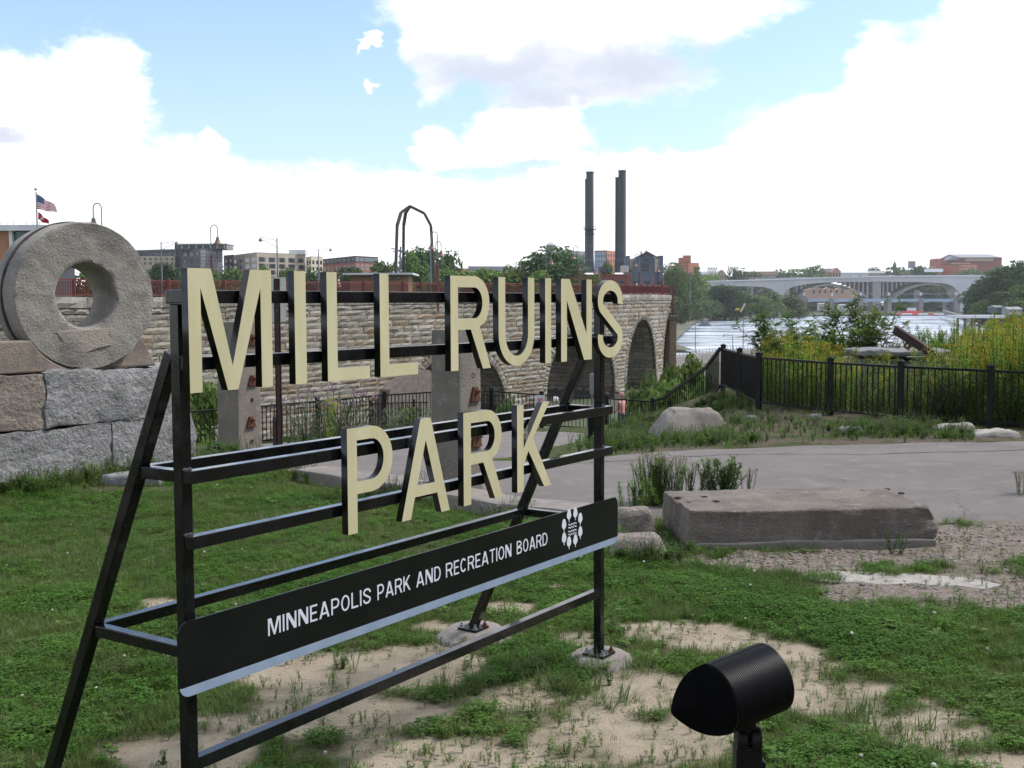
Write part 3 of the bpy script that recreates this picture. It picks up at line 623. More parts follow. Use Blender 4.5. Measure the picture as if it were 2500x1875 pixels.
for a,b_ in zip(sp,sp[1:]):
    za=float(Tn([a.x],[a.y],False)[0])+.038; zb=float(Tn([b_.x],[b_.y],False)[0])+.038; w1=.012+.012*mnoise.noise(a*3); j=mnoise.noise(a*2)*.03
    seam.add([(a.x,a.y-w1+j,za),(b_.x,b_.y-w1+j,zb),(b_.x,b_.y+w1+j,zb),(a.x,a.y+w1+j,za)],[(0,1,2,3)])
ck_=MB(); rs_=random.Random(4)
for (x0_,y0_,x1_,y1_) in ((1820,1150,2120,1190),(2050,1240,2400,1200),(1500,1180,1700,1230),(2250,1130,2480,1150),(1900,1255,2060,1180),(1560,1140,1620,1250),(2330,1215,2360,1275),(1000,1150,1180,1190)):
    pp_=[ground_px(x0_+(x1_-x0_)*i/14,y0_+(y1_-y0_)*i/14) for i in range(15)]; pv=None
    for q_ in pp_:
        q_=q_+Vector((rs_.uniform(-.05,.05),rs_.uniform(-.08,.08),0)); q_.z=float(Tn([q_.x],[q_.y],False)[0])+.038
        if pv is not None: d_=(q_-pv).normalized(); n__=Vector((-d_.y,d_.x,0))*rs_.uniform(.002,.005); ck_.add([pv-n__,q_-n__,q_+n__,pv+n__],[(0,1,2,3)])
        pv=q_
solo('road_crack',ck_,mat('crack_dark',(.15,.132,.118),None,rough=1),None,None,kind='structure',fix=False)
so=solo('road_seam',seam,mat('tar_seam',(.035,.033,.032),None,rough=.9),None,None,kind='structure',fix=False)
# concrete ledge beside the road
lp=[(715,1172),(975,1213),(1215,1264),(1440,1282)]
A=[ground_px(*q) for q in lp]; mb=MB()
led=thing('concrete_ledge','low pale concrete ledge running along the path behind the word PARK','ledge',A[0])
for a,b_ in zip(A,A[1:]):
    d=(b_-a); d.z=0; L=d.length; d.normalize(); nn=Vector((-d.y,d.x,0)); c=(a+b_)/2+nn*.24; c.z=.03
    part('ledge_block',rock_mb((L/2-.008,.24,.10),7,.012,a.x*3+5,.03,(d,nn,UZ),c),conc,led,ang=50)
# lower ground, river, far banks
def sheet(name,pts,z,m,kind='structure'):
    me=bpy.data.meshes.new(name); me.from_pydata([(x,y,z) for x,y in pts],[],[tuple(range(len(pts)))]); me.materials.append(m); o=bpy.data.objects.new(name,me); COL.objects.link(o); o['kind']=kind; return o
lowg=mat('lower_ground_green',(.05,.075,.03),(.09,.085,.05),.15,1,.5,3,coord='World')
sheet('lower_ground',[(-700,40),(-700,330),(-60,330),(30,243),(36,248),(90,332),(160,380),(300,380),(300,40)],-11.6,lowg)
WZ=-12.0
wm=bpy.data.materials.new('river_water'); wm.use_nodes=True; t=wm.node_tree; b=t.nodes['Principled BSDF']; b.inputs['Base Color'].default_value=(.045,.06,.075,1); b.inputs['Roughness'].default_value=.12; b.inputs['Specular IOR Level'].default_value=.5; b.inputs['IOR'].default_value=1.33
g=N(t,'ShaderNodeNewGeometry'); mp_=N(t,'ShaderNodeMapping'); mp_.inputs['Scale'].default_value=(.25,1,1); t.links.new(g.outputs[0],mp_.inputs[0])
w1=nz(t,mp_.outputs[0],.12,5,.6); w2=nz(t,mp_.outputs[0],1.2,4,.6); mp2=N(t,'ShaderNodeMapping'); mp2.inputs['Scale'].default_value=(.012,.05,1); t.links.new(g.outputs[0],mp2.inputs[0]); w3=nz(t,mp2.outputs[0],2.2,6,.6)
pale_streak=mapr(t,w3.outputs[0],.36,.62,.15,.9); colw=mixc(t,pale_streak,(.05,.075,.10),(.62,.68,.76)); t.links.new(colw,b.inputs['Base Color']); t.links.new(mapr(t,w3.outputs[0],.45,.6,.1,.5),b.inputs['Roughness'])  # paler streaks mixed into the water colour
bp=N(t,'ShaderNodeBump',i0=.35); bp.inputs['Distance'].default_value=.6; t.links.new(mth(t,'ADD',w1.outputs[0],mth(t,'MULTIPLY',w2.outputs[0],.25)),bp.inputs['Height']); t.links.new(bp.outputs[0],b.inputs['Normal'])
sheet('river',[(-900,60),(2500,60),(2500,2500),(-900,2500)],WZ,wm)
bankm=mat('far_bank_ground',(.07,.085,.04),(.15,.13,.09),.03,1,.3,1,coord='World')
fb=[PZ(a,b,-11.2) for a,b in ((1640,836),(1668,815),(1690,792),(1712,783),(1770,780),(1850,776),(1960,773),(1985,770))]
sheet('far_bank',[(-900,330)]+[(-60,330),(fb[0].x-2,fb[0].y-60)]+[(p.x,p.y) for p in fb]+[(PZ(2150,768.5,-11.2).x,PZ(2150,768.5,-11.2).y),(PZ(2300,768,-11.2).x,PZ(2300,768,-11.2).y),(1000,1500),(3500,1500),(3500,8800),(-3500,8800),(-3500,330)],-11.2,bankm)
sheet('distant_land',[(-6000,1650),(6000,1650),(6000,8700),(-6000,8700)],-4.,bankm)
# ================================================================ STONE ARCH BRIDGE
tabS=[0];tabP=[(-32.8,99.5)];
def head(s): return math.radians(float(np.interp(s,[-30,76,82,98,110,122,150],[53,54,61,68,76,84,88])))
for i in range(1,640):
    s=i*.25; h=head(s-.125); x,y=tabP[-1]; tabP.append((x+math.cos(h)*.25,y+math.sin(h)*.25)); tabS.append(s)
h0=head(0)
for i in range(1,160): tabS.insert(0,-i*.25); tabP.insert(0,(-32.8-math.cos(h0)*.25*i,99.5-math.sin(h0)*.25*i))
TX=np.array([p[0] for p in tabP]); TY=np.array([p[1] for p in tabP]); tabS=np.array(tabS)
_pxs=[(proj(Vector((np.interp(s,tabS,TX),np.interp(s,tabS,TY),-2)))[0],s) for s in np.arange(-30,112,.25)]
def WP(s,off=0,z=0):   # off >0 towards the camera side
    x=np.interp(s,tabS,TX); y=np.interp(s,tabS,TY); h=head(s); return Vector((x+math.sin(h)*off,y-math.cos(h)*off,z))
def s_at(px):
    return min((abs(a-px),s) for a,s in _pxs)[1]
def z_at(s,py):
    p=WP(s); return EYE+ray(proj(WP(s,0,0))[0],py).z*p.y
SEND=s_at(1634.5); SBEG=-24
_sa=s_at(370); _sb=s_at(1590); cz0=z_at(_sa,725); cz1=z_at(_sb,718.5)
def ctop(s): return float(np.interp(s,[_sa,_sb],[cz0,cz1]))
ARC=[]
for l,r,py in ((998,1233,857),(1332,1502,803),(1528,1602,780),(1617,1640,764)):
    a=s_at(l); b_=s_at(r) if r<1634 else a+15; c=(a+b_)/2; ARC.append((c,(b_-a)/2,z_at(c if r<1634 else a+3,py)))
ZG=-10.8
def gap(z,extra=0):
    r=[]
    for c,a,zt in ARC:
        h=(zt-ZG)+extra; k=(z-ZG)/h
        if k<1: w_=(a+extra)*math.sqrt(max(0,1-max(0,k)**2.2)); r.append((c-w_,c+w_))
    return r
def archtop(s,extra=0):
    for c,a,zt in ARC:
        u=abs(s-c)/(a+extra)
        if u<1: return ZG+(zt-ZG+extra)*(1-u*u)**(1/2.2)
    return ZG
def stone_mat(name,obj):
    m=bpy.data.materials.new(name); m.use_nodes=True; t=m.node_tree; b=t.nodes['Principled BSDF']; b.inputs['Roughness'].default_value=.95; b.inputs['Specular IOR Level'].default_value=.2
    g=N(t,'ShaderNodeNewGeometry'); 
    if obj: c=N(t,'ShaderNodeObjectInfo').outputs['Color']
    else: c=N(t,'ShaderNodeAttribute',attribute_name='tint').outputs['Color']
    n1=nz(t,g.outputs[0],1.3,8,.7); n2=nz(t,g.outputs[0],5,6,.7); n3=nz(t,g.outputs[0],.18,4,.6)
    c2=mixc(t,mapr(t,n1.outputs[0],.5,.75,0,.7),c,(.10,.085,.065)); c2=mixc(t,mapr(t,n2.outputs[0],.52,.72,0,.75),c2,(.07,.062,.05)); c2=mixc(t,mapr(t,n3.outputs[0],.48,.75,0,.45),c2,(.11,.10,.085))
    t.links.new(c2,b.inputs['Base Color']); bp=N(t,'ShaderNodeBump',i0=.9); bp.inputs['Distance'].default_value=.12; t.links.new(n2.outputs[0],bp.inputs['Height']); t.links.new(bp.outputs[0],b.inputs['Normal']); return m
stA=stone_mat('limestone_single',True); stB=stone_mat('limestone_joined',False)
mortar=mat('dark_mortar_joint',(.075,.065,.052),(.05,.045,.038),1,1,.5,6,coord='World')
br=thing('stone_arch_bridge','long limestone arch bridge curving away with red railing on top','bridge',WP(30,0,ZG))
mb=MB(); ss_=[s for s in np.arange(SBEG,SEND+.01,.5)]
for c,a,zt in ARC:
    for k in (-1,1):
        for e in (.02,.1,.25): 
            q=c+k*(a-e); 
            if q<SEND: ss_.append(q)
ss_=sorted(ss_)
for a,b_ in zip(ss_,ss_[1:]):
    za=max(archtop(a),ZG-.5); zb=max(archtop(b_),ZG-.5)
    if za<=ZG: za=ZG-.8
    if zb<=ZG: zb=ZG-.8
    mb.add([WP(a,-.05,za),WP(b_,-.05,zb),WP(b_,-.05,ctop(b_)-.25),WP(a,-.05,ctop(a)-.25)],[(0,1,2,3)])
    mb.add([WP(a,-.05,ctop(a)-.3),WP(b_,-.05,ctop(b_)-.3),WP(b_,-13.0,ctop(b_)-.3),WP(a,-13.0,ctop(a)-.3)],[(0,1,2,3)])       # deck
    mb.add([WP(a,-13.0,za),WP(b_,-13.0,zb),WP(b_,-13.0,ctop(b_)),WP(a,-13.0,ctop(a))],[(3,2,1,0)])                                # far face
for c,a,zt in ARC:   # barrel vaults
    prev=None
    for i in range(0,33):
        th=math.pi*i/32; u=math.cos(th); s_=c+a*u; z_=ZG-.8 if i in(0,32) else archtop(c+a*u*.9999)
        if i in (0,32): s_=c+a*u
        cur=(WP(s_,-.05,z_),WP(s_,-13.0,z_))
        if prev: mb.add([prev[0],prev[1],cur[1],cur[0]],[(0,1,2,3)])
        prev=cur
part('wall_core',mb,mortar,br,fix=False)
# stone variants: unit boxes with a rough front (front = -y)
def unit_stone(seed):
    rs=random.Random(seed); nxs,nzs=4,2; v=[];f=[]
    for j in range(nzs+1):
        for i in range(nxs+1):
            e=(i in(0,nxs)) or (j in (0,nzs)); v.append((-.5+i/nxs+(0 if i in(0,nxs) else rs.uniform(-.06,.06)),-.5+(rs.uniform(.12,.3) if e else rs.uniform(-.25,.12)),-.5+j/nzs+(0 if j in (0,nzs) else rs.uniform(-.15,.15))))
    k=len(v)
    for j in range(nzs):
        for i in range(nxs): a=j*(nxs+1)+i; f.append((a,a+1,a+nxs+2,a+nxs+1))
    rim=[i for i in range(nxs+1)]+[(j*(nxs+1)+nxs) for j in range(1,nzs+1)]+[nzs*(nxs+1)+i for i in range(nxs-1,-1,-1)]+[j*(nxs+1) for j in range(nzs-1,0,-1)]
    for r_ in rim: v.append((v[r_][0],.5,v[r_][2]))
    for q in range(len(rim)): a=rim[q]; b_=rim[(q+1)%len(rim)]; f.append((b_,a,k+q,k+(q+1)%len(rim)))
    return v,f
UST=[unit_stone(i) for i in range(12)]; USM=[]
for i,(v,f) in enumerate(UST):
    m_=bpy.data.meshes.new('stone'); m_.from_pydata(v,[],f); m_.materials.append(stA); m_.update(); USM.append(m_)
PAL=[(.335,.30,.24),(.31,.28,.225),(.28,.255,.21),(.30,.245,.175),(.26,.20,.14),(.36,.33,.28),(.28,.25,.21),(.385,.355,.30),(.335,.30,.235)]
stones=[]; rs=random.Random(5)
zc_=-.0; courses=[]; z=0; 
course_h=[.95,.5]+[rs.uniform(.44,.68) for _ in range(26)]
zz=0
for ci,h in enumerate(course_h):
    zt=-zz; zb=-(zz+h); zz+=h
    if ctop(40)+zb<ZG-.5: break
    s=SBEG+rs.uniform(0,1)
    while s<SEND:
        L=rs.choice([rs.uniform(.9,1.8),rs.uniform(1.6,3.),rs.uniform(2.4,4.2)]); a,b_=s,min(s+L,SEND+.1); s+=L
        zm=ctop(a)+(zt+zb)/2; segs=[(a,b_)]
        for g0,g1 in gap(zm,.75):
            ns=[]
            for p,q in segs:
                if q<=g0 or p>=g1: ns.append((p,q))
                else:
                    if g0-p>.25: ns.append((p,g0))
                    if q-g1>.25: ns.append((g1,q))
            segs=ns
        for p,q in segs: stones.append((p,q,ctop((p+q)/2)+zb,ctop((p+q)/2)+zt,ci))
def vis(st):
    p=WP((st[0]+st[1])/2,0,(st[2]+st[3])/2); px,py=proj(p)
    inside=(-20<px<1640) and (690<py<1100) and not (px<130) and not (0<px<385 and py>760)
    return (0 if inside else 1, p.y/(.3+min(1,(st[1]-st[0]))))
order=sorted(range(len(stones)),key=lambda i:vis(stones[i])); single=set(order[:300])
JV=[];JF=[];JC=[]
def jadd(v,f,M,c):
    b_=len(JV); 
    for q in v: JV.append(tuple(M@Vector(q)))
    for q in f: JF.append(tuple(i+b_ for i in q)); 
    JC.extend([c]*len(v))
for i,st in enumerate(stones):
    sm_=(st[0]+st[1])/2; h=head(sm_); proud=.30 if st[4]==0 else (.18 if st[4]==1 else .12+rs.uniform(-.03,.05)); c=WP(sm_,-.15+proud,(st[2]+st[3])/2)
    col=PAL[rs.randrange(len(PAL))] if st[4]>1 else PAL[rs.choice([0,1,2,5,7])]; kk=rs.uniform(.8,1.1); col=tuple(x*kk for x in col)+(1,)
    sca=(st[1]-st[0]-.045,.34,st[3]-st[2]-.05); v,f=UST[i%12]
    if i in single: inst('stone',USM[i%12],br,c,h,sca,col)
    else: jadd(v,f,Matrix.Translation(c)@Matrix.Rotation(h,4,'Z')@Matrix.Diagonal((*sca,1)),col)
for c_,a,zt in ARC:    # ring stones and vault stones
    hgt=zt-ZG; pts=[]
    K=400; arcp=[]
    for i in range(K+1):
        th=math.pi*i/K; u=math.cos(th)*.99999; arcp.append((c_+a*u,archtop(c_+a*u)))
    acc=[0]
    for p,q in zip(arcp,arcp[1:]): acc.append(acc[-1]+math.hypot(q[0]-p[0],q[1]-p[1]))
    tot=acc[-1]; nn=int(tot/.62)
    sv=np.interp(np.linspace(0,tot,nn+1),acc,[p[0] for p in arcp]); zv=np.interp(np.linspace(0,tot,nn+1),acc,[p[1] for p in arcp])
    for i in range(nn):
        if min(sv[i],sv[i+1])>SEND+4: continue
        tx,tz=sv[i+1]-sv[i],zv[i+1]-zv[i]; l=math.hypot(tx,tz); nx_,nz_=(tz/l,-tx/l)
        if nz_<0 and abs(tx)>.01 or (abs(tx)<=.01 and (sv[i]-c_)*nx_<0): nx_,nz_=-nx_,-nz_
        smid=(sv[i]+sv[i+1])/2; zmid=(zv[i]+zv[i+1])/2; h=head(smid); e1=Vector((math.cos(h),math.sin(h),0)); nrm=Vector((math.sin(h),-math.cos(h),0))
        tv=(e1*tx+UZ*tz).normalized(); rv=(e1*nx_+UZ*nz_)
        th_=rs.uniform(.7,.85)
        if smid<SEND:
            M=Matrix(((tv.x,-nrm.x,rv.x,0),(tv.y,-nrm.y,rv.y,0),(tv.z,-nrm.z,rv.z,0),(0,0,0,1))); 
            c=WP(smid,-.02,zmid)+rv*(th_/2); v,f=UST[rs.randrange(12)]
            k=rs.uniform(.75,1.); col=tuple(x*k for x in PAL[rs.choice([0,3,2,5,8])])+(1,)
            jadd(v,f,Matrix.Translation(c)@M@Matrix.Diagonal((l-.04,.42,th_,1)),col)
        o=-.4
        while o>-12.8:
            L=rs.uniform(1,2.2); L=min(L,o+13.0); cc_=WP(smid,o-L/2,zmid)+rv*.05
            M=Matrix(((nrm.x,rv.x,tv.x,0),(nrm.y,rv.y,tv.y,0),(nrm.z,rv.z,tv.z,0),(0,0,0,1))); v,f=UST[rs.randrange(12)]; k=rs.uniform(.55,.85)  # lower tint paints the shade inside the vault onto its stones
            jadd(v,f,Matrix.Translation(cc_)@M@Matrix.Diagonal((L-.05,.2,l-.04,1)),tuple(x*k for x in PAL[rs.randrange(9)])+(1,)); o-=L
me=bpy.data.meshes.new('distant_stones'); off=OFF[br.name]; arr=np.array(JV)-np.array(off); me.from_pydata(arr.tolist(),[],JF); ca=me.color_attributes.new('tint','FLOAT_COLOR','POINT'); ca.data.foreach_set('color',np.array(JC,dtype=np.float32).ravel()); me.materials.append(stB)
o=bpy.data.objects.new('distant_stones',me); COL.objects.link(o); o.parent=br; o['kind']='stuff'
# gravel embankment inside the first arch
c_,a_,zt_=ARC[0]; em=MB(); s0=c_-a_+.2
em.prism([(-7,ZG-.8),(-5,-7.2),(-1,-5.2),(1.5,-5.4),(8,ZG-.8)],WP(s0,1.6,0),(math.cos(head(s0)),math.sin(head(s0)),0),UZ,(-math.sin(head(s0))*10,math.cos(head(s0))*10,0))
solo('embankment',em,mat('embankment_gravel',(.24,.20,.165),(.16,.135,.11),2,1,1.5,6,coord='World',grain=.4),'brown gravel slope inside the left arch of the stone bridge','embankment',loc=WP(s0,-.6,ZG))
# end pier of the bridge and red lattice post
ep=MB(); pc=P(1643,800,SEND*.817+103); d_=pc.y
ptan=mat('tan_sandstone_pier',(.30,.215,.135),(.22,.155,.10),1.5,.95,.8,8,c3=(.16,.12,.085),coord='World')
pr_=thing('bridge_pier','tan sandstone pier at the far end of the stone arches beside the river','pier',(pc.x,d_,ZG))
x0=P(1630,800,d_).x; x1=P(1657,800,d_).x; zt=P(1640,782,d_).z; h=(zt-ZG)/15
for k in range(15): mb=MB(); q=rs.uniform(-.03,.03); mb.bx(x0+.3+q,x1-.35+q,d_,d_+5,ZG+k*h+.02,ZG+(k+1)*h-.01); part('stone',mb,ptan,pr_,bevel=.05)
mb=MB(); mb.bx(x0,x1,d_-.3,d_+5.3,zt,P(1640,771,d_).z); part('cap',mb,mat('pier_cap_brown',(.15,.12,.095),(.11,.09,.075),1,.95,.5,5),pr_,bevel=.05)
redp=mat('oxide_red_paint',(.165,.030,.022),(.13,.026,.02),3,.55,.15,20,rnd=.0)
lat=thing('lattice_post','dark red steel lattice tower rising from the tan pier','lattice post',(pc.x,d_,zt))
zz0=P(1640,771,d_).z; zz1=P(1640,697,d_).z; xl=P(1633,800,d_).x; xr=P(1642,800,d_).x
for x in (xl,xr):
    mb=MB(); mb.bar((x,d_,zz0),(x,d_,zz1),.22,.22); part('chord',mb,redp,lat)
n=9
for i in range(n):
    za=zz0+(zz1-zz0)*i/n; zb=zz0+(zz1-zz0)*(i+1)/n; mb=MB(); mb.bar((xl,d_,za),(xr,d_,zb),.1,.1); mb.bar((xr,d_-.12,za),(xl,d_-.12,zb),.1,.1); part('brace',mb,redp,lat)
# railing on the bridge
rl=thing('bridge_railing','dark red steel railing along the top of the stone arch bridge','railing',WP(30,0,ctop(30)))
RH=1.42
mbp=MB(); s=SBEG; k=0; mt=MB(); mbr=MB(); mm_=MB()
pos=list(np.arange(SBEG,SEND,3.1))
for k,s in enumerate(pos):
    mb=MB(); wd=.16 if k%2 else .1; p=WP(s,0,ctop(s)-.02); mb.box(p+UZ*(RH/2+.05),(wd,wd,RH/2+(.1 if k%2 else .02))); part('post',mb,redp,rl)
for a,b_ in zip(pos,pos[1:]+[SEND]):
    for zz_,hh in ((RH,.055),(.16,.05),(RH-.2,.025)):
        mb=MB(); mb.bar(WP(a,0,ctop(a)+zz_),WP(b_,0,ctop(b_)+zz_),.09,hh*2); part('rail',mb,redp,rl)
    nps=int((b_-a)/.155)
    for i in range(1,nps): q=a+(b_-a)*i/nps; p=WP(q,0,ctop(q)); mbp.box(p+UZ*(.16+(RH-.3)/2),(.026,.026,(RH-.36)/2+.06))
o=part('picket',mbp,redp,rl,fix=False); o['kind']='stuff'
# ================================================================ FENCES
def fence(name,label,pts,post_idx,hgt,step,post_w,pk,drop=0.9,cap=True,posth=None,rw=.04):
    f=thing(name,label,'fence',(pts[0].x,pts[0].y,pts[0].z-hgt))
    pm=None
    for i,p in enumerate(pts):
        if i in post_idx:
            g=T(p.x,p.y)-.05; top=p.z+.06; mb=MB(); mb.box((p.x,p.y,(g+top)/2),(post_w/2,post_w/2,(top-g)/2),SAX); mb.box((p.x,p.y,top+.012),(post_w/2+.008,post_w/2+.008,.012),SAX); 
            b_=len(mb.v); c=Vector((p.x,p.y,top+.024)); q=post_w/2
            mb.add([c+SD*-q+ND*-q,c+SD*q+ND*-q,c+SD*q+ND*q,c+SD*-q+ND*q,c+UZ*.03],[(0,1,4),(1,2,4),(2,3,4),(3,0,4)])
            part('post',mb,black2,f,bevel=.004)
    for a,b_ in zip(pts,pts[1:]):
        d=(b_-a); d2=Vector((d.x,d.y,0)); L=d2.length
        for dz,hh in ((-.02,.04),(-drop,.035)):
            mb=MB(); mb.bar(a+UZ*dz,b_+UZ*dz,rw,hh*rw/.04); part('rail',mb,black2,f)
        n=max(2,round(L/step))
        for i in range(1,n):
            q=a.lerp(b_,i/n); o=inst('picket',pk,f,q+UZ*(-drop/2-.01),math.atan2(d.y,d.x))
            o.scale=(1,1,(drop-.03)/.9)
    return f
mb=MB(); mb.box((0,0,0),(.0095,.0095,.45)); pk=mesh_of('picket',mb,black2)
fence('metal_fence','black metal picket fence in front of the goldenrod on the right of the road',right,set(range(len(right))),1.0,.112,.10,pk)
fence('metal_fence','black picket fence across the far end of the path below the stone bridge',lower,set(range(1,len(lower))),1.0,.112,.09,pk)
stair=[lower[-1],P(1617,972,33.0),P(1722,897,30.2),P(1758,849,28.5)]
fence('stair_railing','sloping black picket railing climbing from the lower fence up to the right fence',stair,{},1.0,.12,.06,pk,drop=.95,rw=.07)
fence('metal_fence','small far section of black fence seen behind the thistles left of the second column',[P(905,984,40),P(1010,981,42),P(1045,981,42.5)],{0,1},1.0,.12,.07,pk)
# ================================================================ TREES
def leafmat(name,c1,c2,rnd=.25,tr=.25):
    return mat(name,c1,c2,1.2,.85,rnd=rnd,trans=tr,spec=.12,coord='World',det=3)
LM=[leafmat('foliage_mid',(.085,.135,.038),(.125,.185,.055)),leafmat('foliage_dark',(.06,.10,.038),(.088,.135,.052)),leafmat('foliage_light',(.11,.18,.04),(.16,.22,.06))]
bark=mat('bark',(.09,.07,.055),(.05,.04,.032),5,.95,.6,20)
def crown_mesh(seed,m,n=3000,leaf=.06,lobes=15,flat=.0):
    rs=np.random.default_rng(seed); V=[];Fc=[]
    L=[]
    for i in range(lobes):
        a=rs.uniform(0,2*np.pi); r=rs.uniform(.08,.36)*(1 if i>2 else .3); z=rs.uniform(.1,.84); r*=math.sin(math.pi*min(.95,z*.95+.12)); L.append((math.cos(a)*r,math.sin(a)*r,z,rs.uniform(.13,.24)))
    for i in range(n):
        c=L[rs.integers(lobes)]; d=rs.normal(size=3); d/=np.linalg.norm(d); 
        if d[2]<-.5 and rs.random()<.6: d[2]=-d[2]
        rr=c[3]*(rs.uniform(.72,1.08) if rs.random()<.8 else rs.uniform(.3,1.25)); p=np.array(c[:3])+d*rr*np.array([1,1,1.05]); p[2]=min(max(p[2],.03),1.02)
        nrm=d+rs.normal(size=3)*.55; nrm/=np.linalg.norm(nrm); t=np.cross(nrm,rs.normal(size=3)); t/=np.linalg.norm(t); b=np.cross(nrm,t); s=leaf*rs.uniform(.5,1.25)
        k=len(V); V+= [p-t*s*.5-b*s*.28,p+t*s*.1-b*s*.5,p+t*s*.6+b*s*.1,p-t*s*.05+b*s*.5]; Fc.append((k,k+1,k+2,k+3))
    V=np.array(V); 
    for ax_ in (0,1):
        lo_,hi_=np.percentile(V[:,ax_],1.5),np.percentile(V[:,ax_],98.5); V[:,ax_]=(V[:,ax_]-(lo_+hi_)/2)/(hi_-lo_)
    zl,zh=np.percentile(V[:,2],1),np.percentile(V[:,2],99); V[:,2]=.06+(V[:,2]-zl)/(zh-zl)*.94
    me=bpy.data.meshes.new('crown'); me.from_pydata([tuple(v) for v in V],[],Fc); me.materials.append(m); me.update(); return me
def trunk_mesh(seed):
    rs=random.Random(seed); mb=MB(); mb.tube([(0,0,-.06),(.01,0,.2),(.0,.01,.45),(.02,0,.7)],[.035,.028,.02,.008],7)
    for i in range(6):
        a=rs.uniform(0,6.28); z=rs.uniform(.18,.5); mb.tube([(0,0,z),(math.cos(a)*.14,math.sin(a)*.14,z+.12),(math.cos(a)*.27,math.sin(a)*.27,z+.27)],[.014,.009,.003],5)
    return mesh_of('trunk',mb,bark)
TRK=[trunk_mesh(i) for i in range(3)]
CR={(k,v):crown_mesh(10*k+v,LM[k]) for k in range(3) for v in range(3)}
CRS={(k,v):crown_mesh(70+10*k+v,LM[k],n=5600,leaf=.042,lobes=24) for k in range(2) for v in range(2)}
ntree=0
def tree(px,pyt,wpx,d,kind,label,pyb=None,zb=None,group='trees',big=False,name='tree'):
    global ntree; ntree+=1
    p=P(px,pyt,d); w=wpx/F*d; z0=zb if zb is not None else P(px,pyb,d).z; h=p.z-z0
    t=thing(name,label,'tree' if name=='tree' else 'bush',(p.x,d,z0),group); t.scale=(w*1.15,w*1.15,h); t.rotation_euler=(0,0,random.uniform(0,6.28))
    me=CRS[(min(kind,1),ntree%2)] if big else CR[(kind,ntree%3)]
    c=bpy.data.objects.new('crown',me); COL.objects.link(c); c.parent=t
    k=bpy.data.objects.new('trunk',TRK[ntree%3]); COL.objects.link(k); k.parent=t
    return t
G1='trees on the island behind the stone bridge'
BH=[(352,662,60,380,1,'dark tree beside the millstone rim below the dark apartment block'),(400,646,70,380,1,'rounded dark green tree left of the dark apartment block base'),(452,660,60,390,1,'low dark tree under the middle of the dark apartment block'),
 (505,664,70,370,0,'green tree behind the letter M below the steel pylon'),(560,660,70,380,0,'green tree in front of the red brick wing left of the beige building'),(606,668,60,390,0,'green tree below the left face of the beige building'),
 (640,655,40,400,0,'small light tree in front of the beige building corner'),(700,660,60,380,0,'tree showing between the letters M and I below the beige building'),(760,662,50,390,1,'dark tree in front of the cream building'),
 (838,656,80,400,1,'dark tree in front of the left part of the red brick building'),(940,643,74,380,0,'green tree immediately left of the tall steel arch tower'),(905,668,50,370,0,'low tree right of the red brick building'),
 (1000,622,70,300,0,'green tree framed by the legs of the steel arch tower'),(1040,612,70,310,1,'tall dark green tree right behind the steel arch tower'),(1092,621,56,320,1,'dark oval tree right of the rust bell lamps'),(1075,660,80,290,0,'wide low tree at the foot of the bell lamps right of the tower'),
 (1150,664,80,300,2,'bright green bushy tree left of the letter R top'),(1200,660,90,300,2,'bright yellow green tree above the letter R'),(1255,668,70,300,2,'light green low tree in front of the white low building'),(1240,655,50,330,0,'pointed green tree beside the pale low building'),
 (1280,643,60,320,0,'mid green tree at the left foot of the biggest tree'),(1310,665,60,280,2,'light green tree above the letter U'),
 (1483,646,46,380,0,'tree between the two pairs of smokestacks'),(1445,676,56,320,0,'ivy covered bush in front of the low brick hall')]
BH+=[(150,672,110,260,1,'dark green tree seen through the left of the millstone hole'),(235,664,100,260,0,'green tree seen through the right of the millstone hole'),(300,668,70,270,1,'dark tree hidden behind the right rim of the millstone')]
for px,py,w_,d,k,lab in BH: tree(px,py,w_,d,k,lab,zb=-2,group=G1)
tree(1345,610,128,300,1,'biggest dark green tree, round crown under the water tank',zb=0,group=G1,big=True)
G2='trees on the far river bank'
RB=[(1640,652,64,700,0,'tree touching the right end of the low brick hall'),(1672,672,80,820,0,'green tree behind the end of the stone bridge'),(1690,700,80,860,1,'dark tree left of the far white concrete bridge abutment'),(1700,735,50,860,1,'dark low tree at the water edge near the tan pier'),(1650,705,60,700,0,'green tree just right of the red lattice post')]
for px,py,w_,d,k,lab in RB: tree(px,py,w_,d,k,lab,zb=-11,group=G2,big=True)
RB2=[(1664,756,36,720,0,'low bush hanging over the water near the tan pier'),(1770,698,84,900,1,'big dark tree under the left span of the white bridge'),(1800,712,50,880,1,'dark tree right of the big tree under the left span'),
 (1850,722,64,900,0,'round tree between the yellow boom and the bridge pier'),(1880,716,60,920,0,'green tree left of the first white bridge pier'),(1925,722,60,940,0,'green tree right of the first white bridge pier'),(1950,735,40,940,0,'small tree at the left end of the low blue bridge'),
 (1745,745,40,880,2,'pale bush on the far bank below the abutment'),(1876,700,46,1290,0,'tree seen inside the second far arch'),(1812,730,40,1000,1,'dark tree behind the yellow boom')]
for px,py,w_,d,k,lab in RB2: tree(px,py,w_,d,k,lab,zb=-11.3,group=G2)
